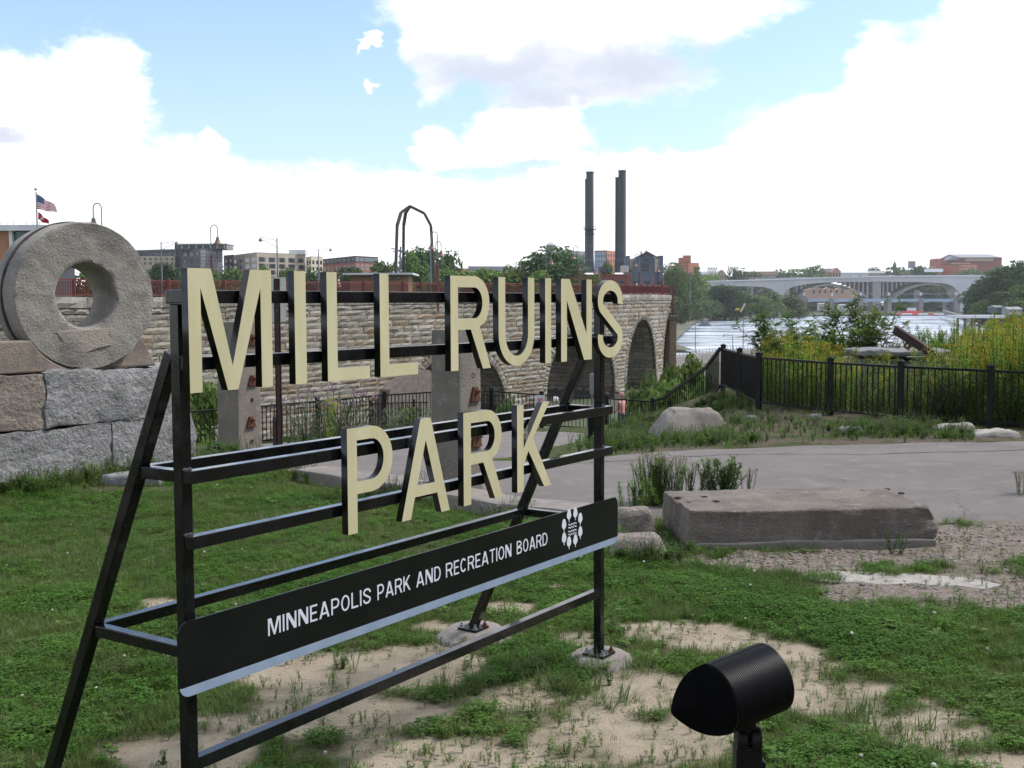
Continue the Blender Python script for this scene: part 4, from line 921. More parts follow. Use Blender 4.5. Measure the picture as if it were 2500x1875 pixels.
SKT=[(1660,668,60,1000,1,'dark tree below the square brick tower'),(1700,655,24,880,0,'small tree at the right corner of the square brick tower'),(1700,672,60,1000,2,'light tree left of the white bridge end'),(1740,672,50,1300,2,'light green trees before the gabled house'),(1803,660,48,1350,1,'dark round tree on the skyline above the white bridge'),(1850,668,50,1450,0,'tree before the long tan building'),
 (1905,664,60,1500,0,'tree right of the long tan building'),(1945,660,70,1500,0,'wide tree on the skyline left of the gabled brick hall'),(1980,654,60,1500,0,'taller skyline tree beside the gabled brick hall'),(2130,656,40,1700,1,'small far tree above the grey roof'),(2190,655,60,1500,0,'round tree under the pointed spire'),(2235,654,60,1500,1,'dark tree right of the spire'),(2265,658,50,1500,0,'tree below the small red gable'),
 (2350,664,50,1400,0,'tree under the left part of the big brick hall'),(2385,660,60,1400,0,'tree under the middle of the big brick hall'),(2435,654,70,1400,0,'tree at the right end of the big brick hall'),(2010,664,60,1550,0,'tree left of the white roof'),
 (2095,704,34,1450,0,'tree under the far concrete arch right of the pink ruins'),(2210,736,50,1250,0,'round tree below the low blue bridge'),(2260,738,60,1260,1,'dark tree below the low blue bridge near the lock'),(2300,740,40,1250,1,'small dark tree left of the lock tower'),(2230,700,90,1500,1,'dark wood seen through the steel truss'),(2300,706,90,1500,1,'dark wood right of the steel truss'),(2000,672,60,1600,1,'low far tree behind the white bridge railing'),(2060,700,60,1560,1,'tree behind the first far concrete arch')]
for px,py,w_,d,k,lab in SKT: tree(px,py,w_,d,k,lab,zb=-8,group='trees far across the river')
RH_=[(2395,700,70,700,1),(2420,672,80,690,1),(2450,655,90,680,1),(2490,645,100,670,1),(2540,640,110,660,1),(2405,735,60,660,0),(2450,715,90,640,1),(2500,700,100,620,0),(2560,690,110,620,1)]
RL=['leftmost small dark tree of the wooded slope at the right edge','second dark tree up the wooded slope','rounded dark tree in the middle of the wooded slope','tallest dark tree at the right edge of the photo','dark tree just outside the right edge on the slope','low green tree at the left foot of the wooded slope','dark tree behind the grey shed','green tree above the pale shed at right','dark tree low at the right edge']
for (px,py,w_,d,k),lab in zip(RH_,RL): tree(px,py,w_,d,k,lab,zb=-12,group='trees on the wooded slope at the right',big=True)
# ================================================================ BUILDINGS
def wallm(n,c1,c2=None,s=.4): return mat(n,c1,c2 or tuple(x*.85 for x in c1),s,.9,.2,2,coord='World')
glass=mat('window_glass',(.05,.065,.08),(.09,.11,.13),.3,.12,spec=.7,coord='World'); wframe=mat('window_frame_pale',(.42,.42,.40),None,rough=.7); dframe=mat('window_frame_dark',(.05,.05,.055),None,rough=.7); dglass=mat('window_dark',(.03,.035,.04),None,rough=.2)
def win_mesh(fm,gm_,mull=1):
    mb=MB(); mb.bx(-.5,.5,-.06,.1,-.5,-.42,0); mb.bx(-.5,.5,-.06,.1,.42,.5,0); mb.bx(-.5,-.42,-.059,.1,-.42,.42,0); mb.bx(.42,.5,-.059,.1,-.42,.42,0); mb.bx(-.42,.42,-.02,.02,-.42,.42,1)
    if mull: mb.bx(-.03,.03,-.05,.0,-.42,.42,0)
    return mesh_of('window',mb,[fm,gm_])
WM=dict(p=win_mesh(wframe,glass),d=win_mesh(dframe,glass),k=win_mesh(dframe,dglass,0))
def face_windows(root,A,B,z0,z1,cols,rows,wf=.5,hf=.55,kind='p',skip=0,rs=random.Random(3)):
    d=(B-A); d.z=0; L=d.length; h=math.atan2(d.y,d.x); 
    for r in range(rows):
        for c in range(cols):
            if skip and rs.random()<skip: continue
            q=A.lerp(B,(c+.5)/cols); q.z=z0+(z1-z0)*(r+.5)/rows
            o=inst('window',WM[kind],root,q,h,(L/cols*wf,1,(z1-z0)/rows*hf))
def block(root,pxl,pxc,pxr,pyt,d,dl,dr,zb,m,name='wall',pyt2=None,par=.6):
    """three visible corners: left, near corner, right; returns them"""
    C=P(pxc,pyt,d); A=P(pxl,pyt,d+dl); B=P(pxr,pyt,d+dr); zt=C.z; A.z=B.z=C.z=0; D=A+B-C
    if (pxc-pxl)<1 or (pxr-pxc)<1: D=None
    mb=MB(); poly=[A,C,B,D] if D is not None else [A,B,B+Vector((0,18,0)),A+Vector((0,18,0))]
    mb.prism([(q.x,q.y) for q in poly],(0,0,zb),(1,0,0),(0,1,0),(0,0,zt-zb)); part(name,mb,m,root)
    rb=MB(); cx=sum((q for q in poly),Vector())/4
    rb.prism([((q.x-cx.x)*1.006+cx.x,(q.y-cx.y)*1.006+cx.y) for q in poly],(0,0,zt-.05),(1,0,0),(0,1,0),(0,0,.35)); part('parapet',rb,wframe if par>.5 else dframe,root)
    for q in (A,C,B): q.z=0
    return A,C,B,zt
brick=wallm('red_brick',(.26,.10,.07)); brickd=wallm('dark_brick',(.085,.055,.052)); orange=wallm('orange_brick',(.42,.17,.10)); beige=wallm('beige_render',(.42,.36,.28)); creamw=wallm('cream_render',(.62,.55,.40)); greyd=wallm('charcoal_cladding',(.075,.08,.09)); greym=wallm('grey_cladding',(.26,.27,.28)); whitew=wallm('white_concrete',(.60,.61,.62)); tanw=wallm('tan_brick',(.33,.22,.14)); bluegrey=wallm('blue_grey_metal_siding',(.10,.125,.155)); darkred=wallm('faded_dark_red',(.20,.075,.065))
def B_(name,label,px,d,cat='building'): p=P(px,700,d); return thing(name,label,cat,(p.x,d,-2))
# left brick building behind the millstone
b=B_('brick_building','orange brick building with white roof edge and green glass behind the millstone',10,140)
A=P(-60,563,140); Bq=P(23,563,140); mb=MB(); mb.bx(A.x,Bq.x,140,152,-2,A.z); part('wall',mb,wallm('orange_brick_near',(.36,.18,.10)),b)
A=P(22,563,139.6); Bq=P(100,563,139.6); mb=MB(); mb.bx(A.x,A.x+.4,139.5,140.2,-2,A.z); mb.bx(Bq.x-.4,Bq.x,139.5,140.2,-2,A.z);part('pillar',mb,whitew,b)
for i in range(3):
    x0=A.x+.45+i*1.28; mb=MB(); mb.bx(x0,x0+1.2,140.1,140.3,P(0,592,140).z,P(0,566,140).z); part('window',mb,mat('green_glass_%d'%i if 0 else 'green_glass',(.10,.22,.19),(.05,.10,.10),.5,.15),b)
mb=MB(); mb.bx(A.x+.4,Bq.x,140.4,150,-2,A.z); part('wall',mb,dframe,b)
mb=MB(); mb.bx(P(-60,0,139).x,P(92,0,139).x,139,153,P(0,563,139).z,P(0,549,139).z); part('roof',mb,whitew,b)
mb=MB()
for i in range(9): x=P(-50+i*16,0,139.2).x; mb.bx(x-.03,x+.03,139.2,139.26,P(0,549,139).z,P(0,543,139).z)
mb.bx(P(-60,0,139).x,P(88,0,139).x,139.2,139.26,P(0,543.4,139).z,P(0,542.6,139).z); part('roof_railing',mb,whitew,b)
# dark apartment block
b=B_('apartment_block','charcoal apartment block with rooftop penthouse left of the letter M',480,560)
A,C,D_,zt=block(b,330,431,432,609,575,10,.5,-4,greyd); face_windows(b,A,C,zt-16,zt-.8,9,5,.55,.6,'d',.15)
A,C,D_,zt=block(b,418,489,543,607,560,22,12,-4,wallm('grey_brick',(.13,.12,.12)),par=0); face_windows(b,A,C,zt-17.5,zt-.6,5,5,.6,.62,'d'); face_windows(b,C,D_,zt-17.5,zt-.6,4,5,.62,.66,'p')
A=P(335,632,572); mb=MB(); mb.bx(A.x,P(412,0,572).x,571.5,573,-4,P(0,627,572).z); part('lower_storeys',mb,beige,b); face_windows(b,Vector((A.x,571.3,0)),Vector((P(412,0,572).x,571.3,0)),P(0,650,572).z,P(0,629,572).z,7,2,.4,.55,'d')
A=P(426,599,566); mb=MB(); mb.bx(A.x,P(540,0,566).x,566,580,zt,P(0,599,566).z); part('penthouse',mb,dglass,b)
mb=MB(); mb.bx(P(421,0,565).x,P(543,0,565).x,564,582,P(0,599,566).z,P(0,597,566).z); part('roof',mb,whitew,b)
for i in range(7): x=P(430+i*17.5,0,565.8).x; mb=MB(); mb.bx(x-.3,x+.3,565.6,566,zt+.3,P(0,599,566).z); part('mullion',mb,wframe,b)
# beige apartment building
b=B_('apartment_building','long beige apartment building with dark balconies above the letters M and I',650,560)
A,C,D_,zt=block(b,546,569,571,623,585,10,.5,-4,brickd,par=0); face_windows(b,A,C,zt-14,zt-1,2,4,.4,.5,'k')
A,C,D_,zt=block(b,566,627,746,617,560,35,25,-4,beige); face_windows(b,A,C,zt-14,zt-1.5,4,4,.62,.72,'p'); face_windows(b,C,D_,zt-14,zt-1.6,5,4,.66,.74,'k'); face_windows(b,C,D_,zt-14,zt-1.6,10,4,.2,.6,'p',.3)
A=P(705,613,580); mb=MB(); mb.bx(A.x,P(735,0,580).x,580,588,zt,P(0,613,580).z); part('roof_plant',mb,whitew,b)
b=B_('cream_building','narrow cream building between the beige and the red brick apartments',765,570)
A,C,D_,zt=block(b,747,760,788,627,570,12,8,-4,creamw); face_windows(b,C,D_,zt-17,zt-1,3,5,.5,.6,'k'); face_windows(b,A,C,zt-17,zt-1,2,5,.5,.6,'k')
b=B_('brick_apartments','red brick apartment building with dark top floor left of the steel arch tower',860,560)
A,C,D_,zt=block(b,788,868,924,640,560,40,16,-4,brick,par=0); face_windows(b,A,C,zt-11,zt-.5,8,3,.45,.6,'p',.15); face_windows(b,C,D_,zt-11,zt-.5,5,3,.55,.62,'p')
A,C,D_,zt2=block(b,786,867,923,626,561,40,16,zt+.35,greyd,'top_floor',par=0); face_windows(b,A,C,zt+.6,zt2-.3,8,1,.6,.7,'d'); face_windows(b,C,D_,zt+.6,zt2-.3,5,1,.7,.75,'p')
# pavilion on the plaza
b=thing('pavilion','low tan brick pavilion with flat overhanging roof behind the bridge railing','pavilion',P(915,690,150))
mb=MB(); mb.bx(P(845,0,150).x,P(990,0,150).x,150,156,-1,P(0,675,150).z); part('wall',mb,tanw,b)
mb=MB(); mb.bx(P(826,0,148).x,P(1001,0,148).x,148,158,P(0,674.5,148).z,P(0,670,148).z); part('roof',mb,whitew,b)
face_windows(b,P(890,0,149.9),P(975,0,149.9),P(0,688,150).z,P(0,677,150).z,4,1,.5,.7,'d')
# low pale building, red shed, grey/white
b=B_('low_building','low grey building with flat roof above bright bushes',1190,600); A,C,D_,zt=block(b,1143,1144,1237,651,600,1,6,-4,greym); 
b=B_('low_building','small white low building right of the grey one',1248,590); A,C,D_,zt=block(b,1237,1238,1259,652,590,1,4,-4,whitew)
b=B_('red_shed','small orange red building at the left of the low grey building',1125,610); A,C,D_,zt=block(b,1112,1113,1143,656,610,1,4,-4,orange)
b=B_('apartment_tower','light grey apartment tower between the big tree and the smokestacks',1395,650)
A,C,D_,zt=block(b,1350,1378,1428,612,650,10,16,-4,greym); face_windows(b,C,D_,zt-19,zt-1,6,6,.5,.55,'d',.1); face_windows(b,A,C,zt-19,zt-1,3,6,.5,.55,'d')
b=B_('brick_tower_block','orange brick tower block with blue glass bay between the two pairs of smokestacks',1475,650)
A,C,D_,zt=block(b,1451,1482,1502,612,650,4,10,-4,orange); face_windows(b,C,D_,zt-19,zt-1,3,6,.5,.5,'d'); mb=MB(); mb.bx(P(1452,0,648).x,P(1480,0,648).x,648,650,2,zt-1); part('glass_bay',mb,mat('blue_glass',(.12,.25,.42),(.2,.32,.42),.2,.15),b); face_windows(b,P(1452,0,647.9),P(1480,0,647.9),zt-17,zt-1.5,4,5,.8,.6,'p')
# water tank
p=P(1345,610,500); b=thing('water_tank','grey cylindrical water tank with pointed roof above the biggest tree','tank',(p.x,500,4))
mb=MB(); mb.lathe((p.x,500,0),[(2.05,10),(2.05,P(0,604,500).z),(2.2,P(0,604,500).z)],20); part('tank',mb,greym,b,ang=40)
mb=MB(); mb.lathe((p.x,500,0),[(2.3,P(0,604,500).z-.1),(1.2,P(0,600,500).z),(.2,P(0,597,500).z),(.1,P(0,594,500).z)],20); part('roof',mb,wframe,b,ang=40)
for k in range(4): mb=MB(); a=k*1.57+.7; mb.bar((p.x+1.7*math.cos(a),500+1.7*math.sin(a),4),(p.x+1.7*math.cos(a),500+1.7*math.sin(a),12),.3,.3); part('leg',mb,greym,b)
# smokestacks
stk=mat('smokestack_dark_steel',(.065,.072,.082),(.045,.05,.058),.12,.7,.1,2,coord='World',stretch=(1,1,.2))
def stack(pxa,pxb,pyt,d,label,plat=None):
    a=P(pxa,pyt,d); b_=P(pxb,pyt,d); r=(b_.x-a.x)/2; cx=(a.x+b_.x)/2; zb=P(0,672,d).z; t=thing('smokestack',label,'smokestack',(cx,d,zb),'smokestacks of the power plant')
    mb=MB(); mb.lathe((cx,d,0),[(r*1.25,zb),(r*1.2,zb+2),(r*1.03,zb+6),(r*.98,a.z-.5),(r*1.06,a.z-.4),(r*1.06,a.z),(r*.85,a.z),(r*.85,a.z-3)],28); part('shaft',mb,stk,t,ang=40)
    for k in range(1,7): mb=MB(); z=zb+6+(a.z-zb-8)*k/7; mb.lathe((cx,d,0),[(r*.99,z-.08),(r*1.015,z),(r*.99,z+.08)],28); part('band',mb,stk,t)
    if plat:
        z=P(0,plat,d).z; mb=MB(); mb.lathe((cx,d,0),[(r,z-.15),(r+1.1,z-.15),(r+1.1,z),(r,z)],20); part('platform',mb,stk,t)
        mb=MB(); mb.lathe((cx,d,0),[(r+1.1,z+.9),(r+1.1,z+1.0)],20)
        for k in range(12): q=k*.5236; mb.bar((cx+(r+1.1)*math.cos(q),d+(r+1.1)*math.sin(q),z),(cx+(r+1.1)*math.cos(q),d+(r+1.1)*math.sin(q),z+1),.07,.07)
        part('platform_railing',mb,stk,t)
        mb=MB(); mb.lathe((cx,d,0),[(r,z-1.9),(r+.8,z-1.9),(r+.8,z-1.75),(r,z-1.75)],20); part('platform',mb,stk,t)
stack(1431,1449.5,419.5,450,'left front tall dark smokestack with a small platform',566); stack(1428,1443,437,458,'shorter smokestack hidden behind the left front one')
stack(1509.5,1528.5,416,450,'tallest dark smokestack, right one of the right pair'); stack(1502,1516,433,458,'smokestack behind the left side of the tallest one')
# gabled steam plant
b=B_('steam_plant','dark blue grey gabled plant building with pale panels beside the tallest smokestack',1578,430)
d=430; X=lambda px:P(px,700,d).x; Zz=lambda py:P(1578,py,d).z
mb=MB(); mb.prism([(X(1546),-3),(X(1609),-3),(X(1609),Zz(640)),(X(1600),Zz(630)),(X(1579),Zz(616)),(X(1553),Zz(629)),(X(1546),Zz(640))],(0,430,0),(1,0,0),(0,0,1),(0,25,0)); part('hall',mb,bluegrey,b)
mb=MB(); mb.bx(X(1534),X(1548),431,450,-3,Zz(631)); part('pale_panel',mb,beige,b); mb=MB(); mb.bx(X(1598),X(1609),429.5,449,Zz(665),Zz(631)); part('pale_panel',mb,beige,b)
mb=MB(); mb.bx(X(1530),X(1537),429,440,-3,Zz(624.5)); part('tower',mb,bluegrey,b); mb=MB(); mb.bx(X(1608.5),X(1618),429,440,-3,Zz(624.5)); part('tower',mb,bluegrey,b)
for px in (1568,1579.5): mb=MB(); mb.bx(X(px),X(px+3.5),435,437,Zz(622),Zz(610 if px>1570 else 612)); part('vent',mb,wframe,b)
mb=MB(); mb.bx(X(1568),X(1584),429.6,429.95,Zz(662),Zz(644)); part('louver',mb,dframe,b); mb=MB(); mb.bx(X(1573),X(1580),429.6,429.95,Zz(638),Zz(632)); part('window',mb,dframe,b)
for i,sg in enumerate((-1,1)): mb=MB(); mb.bar((X(1579),429.8,Zz(615.2)),(X(1579+sg*25),429.8,Zz(629)),1.5,.5); part('roof_edge',mb,brickd,b)
# low brick hall
b=B_('brick_hall','long low dark red brick hall at the foot of the smokestacks',1530,330)
d=330; mb=MB(); mb.bx(X(1424)*330/430,X(1629)*330/430,330,350,-4,P(1500,671,330).z); part('wall',mb,darkred,b)
mb=MB(); mb.bx(X(1422)*330/430,X(1631)*330/430,329.6,350.4,P(1500,671.5,330).z,P(1500,669.5,330).z); part('parapet',mb,brick,b)
for px in (1453,1485,1517,1552,1580,1607): inst('window',WM['k'],b,P(px,690.5,329.9),0,(1.7,1,.9))
for px in (1440,1468,1500,1532,1565,1594,1620): mb=MB(); q=P(px,700,329.8); mb.bx(q.x-.12,q.x+.12,329.7,329.99,-3,P(1500,672,330).z); part('pilaster',mb,brick,b)
for pa,pb_,ya,yb in ((1463,1480,659,671),(1484,1495,663,671),(1519,1537,655,671),(1540,1545,664,671)):
    mb=MB(); mb.bx(P(pa,0,336).x,P(pb_,0,336).x,336,340,P(0,yb,336).z,P(0,ya,336).z); part('roof_unit',mb,wframe if pa==1519 else greyd,b)
# square brick tower right
b=B_('brick_tower','square orange brick building with stepped top behind the stone bridge end',1680,900)
A,C,D_,zt=block(b,1647,1681,1706.5,642,900,12,10,-10,orange,par=0); face_windows(b,A,C,zt-8,zt-1,6,4,.3,.5,'k'); face_windows(b,C,D_,zt-8,zt-1,5,4,.3,.5,'k')
mb=MB(); mb.bx(P(1663,0,905).x,P(1681,0,905).x,905,912,zt,P(0,636,905).z); part('roof_unit',mb,orange,b); mb=MB(); mb.bx(P(1674,0,907).x,P(1691,0,907).x,907,914,zt,P(0,630.5,907).z); part('roof_unit',mb,orange,b)
def gable(name,label,p0,p1,pye,pyr,d,m,mr,ridge_across=False,pyb=684,dep=20):
    b=B_(name,label,(p0+p1)/2,d); a=P(p0,pye,d); c=P(p1,pye,d); zr=P((p0+p1)/2,pyr,d).z; zb=P(p0,pyb,d).z; mb=MB()
    if ridge_across:   # ridge along x
        mb.bx(a.x,c.x,d,d+dep,zb,a.z); part('wall',mb,m,b); mb=MB(); mb.prism([(d-.5,a.z),(d+dep+.5,a.z),(d+dep/2,zr)],(a.x-.5,0,0),(0,1,0),(0,0,1),(c.x-a.x+1,0,0)); part('roof',mb,mr,b)
    else:
        mb.prism([(a.x,zb),(c.x,zb),(c.x,a.z),((a.x+c.x)/2,zr),(a.x,a.z)],(0,d,0),(1,0,0),(0,0,1),(0,dep,0)); part('wall',mb,m,b)
        for s_ in (a.x,c.x): mb=MB(); mb.bar(((a.x+c.x)/2,d-.3,zr+.2),(s_,d-.3,a.z+.2),.6,.5); part('roof_edge',mb,mr,b)
    return b,a,c,zb
peach=wallm('pale_peach_brick',(.50,.33,.24)); roofg=wallm('grey_roof',(.30,.31,.32)); roofd=wallm('dark_roof',(.13,.125,.12))
b,a,c,zb=gable('gabled_house','peach brick house with steep gable above the white bridge',1752,1773,671,659,1350,peach,roofd); face_windows(b,a-Vector((0,.3,0)),c-Vector((0,.3,0)),zb+2,a.z,4,1,.4,.6,'k')
gable('long_low_building','pale building with hipped grey roof left of the gabled house',1710,1751,670,662,1360,beige,roofg,True)
b,a,c,zb=gable('long_low_building','long tan building with flat grey roof on the skyline',1822,1895,664,662,1450,peach,roofd,True); face_windows(b,a-Vector((0,.3,0)),c-Vector((0,.3,0)),zb+3,a.z-1,14,1,.5,.6,'p')
b,a,c,zb=gable('brick_hall','small gabled brick hall with arched door left of the white roof',2032,2053,664,654,1500,peach,roofd); face_windows(b,a-Vector((0,.3,0)),c-Vector((0,.3,0)),zb+2,a.z,3,1,.4,.7,'k')
gable('low_hall','brown roofed wing beside the gabled brick hall',2008,2034,664,655,1510,peach,roofd,True)
gable('long_low_building','long building with bright white roof above the far bridge',2053,2121,666,660,1500,whitew,whitew,True)
gable('long_low_building','pale grey roofed building right of the white roof',2121,2163,667,660,1510,beige,roofg,True)
gable('long_low_building','small white building left of the spire',2160,2180,666,661,1520,whitew,whitew,True)
b=B_('church_spire','small dark pointed spire above the trees',2184,1500,'spire'); q=P(2184,657,1500); mb=MB(); mb.lathe((q.x,1500,0),[(2.2,-4),(2.2,P(0,657,1500).z),(2.6,P(0,657,1500).z),(.1,P(0,645.5,1500).z)],8); part('tower',mb,roofd,b)
b=B_('roof_box','plain grey rooftop box on the skyline right of the spire',2240,1550); mb=MB(); mb.bx(P(2233,0,1550).x,P(2248,0,1550).x,1550,1556,-5,P(0,647,1550).z); part('wall',mb,greym,b)
gable('low_building','long white roof between the spire and the grey box',2196,2232,659,654,1540,beige,whitew,True)
gable('red_gable_house','pinkish red gable roof left of the big brick hall',2275,2300,662,650,1500,orange,orange)
b=B_('university_hall','large orange brick hall with flat tiers at the right skyline',2345,1500)
A,C,D_,zt=block(b,2300,2339,2386,646,1500,30,20,-8,orange,par=0); face_windows(b,C,D_,zt-9,zt-2,12,2,.6,.35,'k'); mb=MB(); mb.bx(P(2299,0,1525).x,P(2311,0,1525).x,1525,1545,-8,P(0,641,1525).z); part('tower',mb,orange,b)
mb=MB(); mb.bx(P(2339,0,1497).x,P(2386,0,1497).x,1497,1502,P(0,655,1500).z,P(0,652,1500).z); part('pale_band',mb,peach,b)
b=B_('arena','big brick arena with long grey roof at the right skyline',2410,1560)
mb=MB(); mb.bx(P(2336,0,1560).x,P(2462,0,1560).x,1560,1640,-8,P(0,639,1560).z); part('wall',mb,brick,b); mb=MB(); mb.bx(P(2370,0,1559).x,P(2440,0,1559).x,1558,1561,P(0,648,1560).z,P(0,641,1560).z); part('pale_band',mb,beige,b)
mb=MB(); mb.prism([(1556,P(0,639,1560).z),(1644,P(0,639,1560).z),(1600,P(0,628,1560).z)],(P(2358,0,1560).x,0,0),(0,1,0),(0,0,1),(P(2459,0,1560).x-P(2358,0,1560).x,0,0)); part('roof',mb,roofg,b)
mb=MB(); mb.prism([(P(2330,0,1550).x,P(0,645,1550).z),(P(2356,0,1550).x,P(0,645,1550).z),(P(2340,0,1550).x,P(0,635,1550).z)],(0,1550,0),(1,0,0),(0,0,1),(0,20,0)); part('gable',mb,roofg,b)
# ================================================================ FAR BRIDGES
wc=mat('white_bridge_concrete',(.50,.51,.52),(.44,.45,.465),.05,.8,.1,1,coord='World'); gc=mat('grey_bridge_concrete',(.34,.32,.30),(.28,.265,.25),.05,.9,.2,1,coord='World')
d=1250; q=lambda l,d:[(P(a,b_,d).x,P(a,b_,d).z) for a,b_ in l]
wb=thing('highway_bridge','wide white concrete highway bridge with flared piers far down the river','bridge',P(2080,700,d))
top=[(1712,688.5),(1850,684.5),(2000,679.5),(2160,675.5),(2300,674.5),(2440,674)]; bot=[(2440,691),(2385,694),(2370,701),(2362,711),(2357,727),(2356,768),(2344,768),(2343,727),(2338,711),(2327,699),(2310,692),(2250,688.5),(2160,687.5),(2060,688),(2000,690.5),(1970,693.5),(1940,699),(1925,705),(1916,714),(1911,727),(1910,770),(1903,770),(1902,727),(1896,716),(1884,706),(1866,701),(1830,699),(1760,698.5),(1712,697.5)]
mb=MB(); mb.prism(q(top+bot,d),(0,d,0),(1,0,0),(0,0,1),(0,30,0)); part('girder',mb,wc,wb)
for a,b_ in zip(top,top[1:]):
    mb=MB(); A=P(*a,d); C=P(*b_,d); mb.bar(A+UZ*.55+Vector((0,-.6,0)),C+UZ*.55+Vector((0,-.6,0)),.8,1.1); part('parapet',mb,mat('parapet_bright',(.62,.64,.66),None) if a[0]==1712 else bpy.data.materials['parapet_bright'],wb)
    mb=MB(); mb.bar(A+Vector((0,-.8,-.35)),C+Vector((0,-.8,-.35)),1,.5); part('lower_fascia',mb,wc,wb)  # projecting concrete band below the parapet, same colour as the girder
for px in (1722,1733): mb=MB(); mb.bx(P(px,0,d).x,P(px+6,0,d).x,d+2,d+26,-12,P(0,697,d).z); part('pier',mb,wc,wb)
mb=MB(); A=P(2282,0,d-2); mb.bx(P(2282,0,d).x,P(2329,0,d).x,d+14,d+15,P(0,673,d).z,P(0,665,d).z); part('sign_panel',mb,bpy.data.materials['parapet_bright'],wb)
d=1400; tb_=thing('arch_road_bridge','older grey concrete arch bridge behind the white highway bridge','bridge',P(2080,700,d))
ribs=[[(1940,735),(1952,725),(1975,708),(2000,698),(2030,694),(2060,698),(2090,710),(2115,724),(2125,735)],[(2178,735),(2190,722),(2215,706),(2245,696),(2272,693),(2300,696),(2325,706),(2345,722)],[(1848,735),(1853,718),(1862,707),(1878,700),(1900,698),(1925,706)],[(1740,735),(1755,710),(1775,699),(1795,697.5),(1812,701),(1823,709),(1831,722)]]
def crv(pts,n=24):
    x=np.array([p[0] for p in pts]); y=np.array([p[1] for p in pts]); tt=np.arange(len(pts)); t2=np.linspace(0,len(pts)-1,n)
    return list(zip(np.interp(t2,tt,x),np.interp(t2,tt,y)))
for r_ in ribs:
    for oy in (0,14):
        pts=q(crv(r_),d); mb=MB(); sp_=stroke(pts,1.7); mb.prism(sp_,(0,d+oy,0),(1,0,0),(0,0,1),(0,3,0)); part('arch_rib',mb,gc,tb_)
deck=MB(); deck.bx(P(1730,0,d).x,P(2420,0,d).x,d,d+20,P(0,689.5,d).z,P(0,685.5,d).z); part('deck',deck,gc,tb_)
def ribz(px):
    for r_ in ribs:
        if r_[0][0]<px<r_[-1][0]: return float(np.interp(px,[a for a,_ in r_],[b_ for _,b_ in r_]))
    return 740.
for px in list(range(1955,2140,11))+list(range(2170,2340,11)):
    if 2015<px<2048 or 2255<px<2290: continue
    mb=MB(); x=P(px,0,d).x; mb.bx(x-.75,x+.75,d+1,d+16,P(0,ribz(px),d).z,P(0,689,d).z); part('column',mb,gc,tb_)
for a,b_ in ((2143,2163),(1831,1846),(1925,1936)): mb=MB(); mb.bx(P(a,0,d).x,P(b_,0,d).x,d-1,d+21,-12,P(0,688,d).z); part('pier',mb,gc,tb_)
d=1480; tr=thing('truss_bridge','dark steel truss span seen between the piers of the far bridges','bridge',P(2250,710,d)); 
for y in (704,726): mb=MB(); mb.bx(P(2163,0,d).x,P(2345,0,d).x,d,d+1,P(0,y+1.5,d).z,P(0,y,d).z); part('chord',mb,greyd,tr)
for i in range(18):
    a=2165+i*10; mb=MB(); mb.bar(P(a,705 if i%2 else 726,d),P(a+10,726 if i%2 else 705,d),.5,.6); part('brace',mb,greyd,tr)
d=1150; lb=thing('railway_bridge','low pale blue girder bridge on stone piers across the river','bridge',P(2200,735,d)); steel=mat('pale_blue_steel',(.26,.34,.42),(.22,.29,.36),.1,.6,coord='World'); pierm=mat('brown_grey_pier',(.21,.19,.175),(.16,.145,.13),.3,.9,.3,2,coord='World')
pc_=[1973,2042,2113,2184,2263,2350,2436]
for a,b_ in zip(pc_,pc_[1:]):
    mb=MB(); mb.prism(q([(a,729.5),(b_,729.5),(b_,738.5),(b_-10,736.5),(a+10,736.5),(a,738.5)],d),(0,d,0),(1,0,0),(0,0,1),(0,8,0)); part('girder',mb,steel,lb)
    mb=MB(); mb.bx(P(a,0,d).x,P(b_,0,d).x,d-.2,d,P(0,727.2,d).z,P(0,726.4,d).z)
    for k in range(8): x=P(a+(b_-a)*k/8,0,d).x; mb.bx(x-.12,x+.12,d-.2,d,P(0,729.5,d).z,P(0,726.4,d).z)
    part('railing',mb,gc,lb)
for a in pc_:
    mb=MB(); mb.bx(P(a-5,0,d).x,P(a+5.5,0,d).x,d-2,d+10,-13,P(0,730 if a in(1973,2436) else 737,d).z); part('pier',mb,pierm,lb,bevel=.4)
    mb=MB(); mb.bx(P(a-2.5,0,d).x,P(a+2.5,0,d).x,d-1,d+1,P(0,731,d).z,P(0,723.5,d).z); part('pier_head',mb,wc,lb)
for pa,pb_ in ((2258,2268),(2345,2357)): mb=MB(); mb.bx(P(pa,0,d).x,P(pb_,0,d).x,d+8,d+14,-12,P(0,717.5,d).z); part('pier_tower',mb,pierm,lb)
mb=MB(); mb.bx(P(2372,0,d).x,P(2412,0,d).x,d+2,d+6,P(0,726,d).z,P(0,721,d).z); part('gantry',mb,greyd,lb)
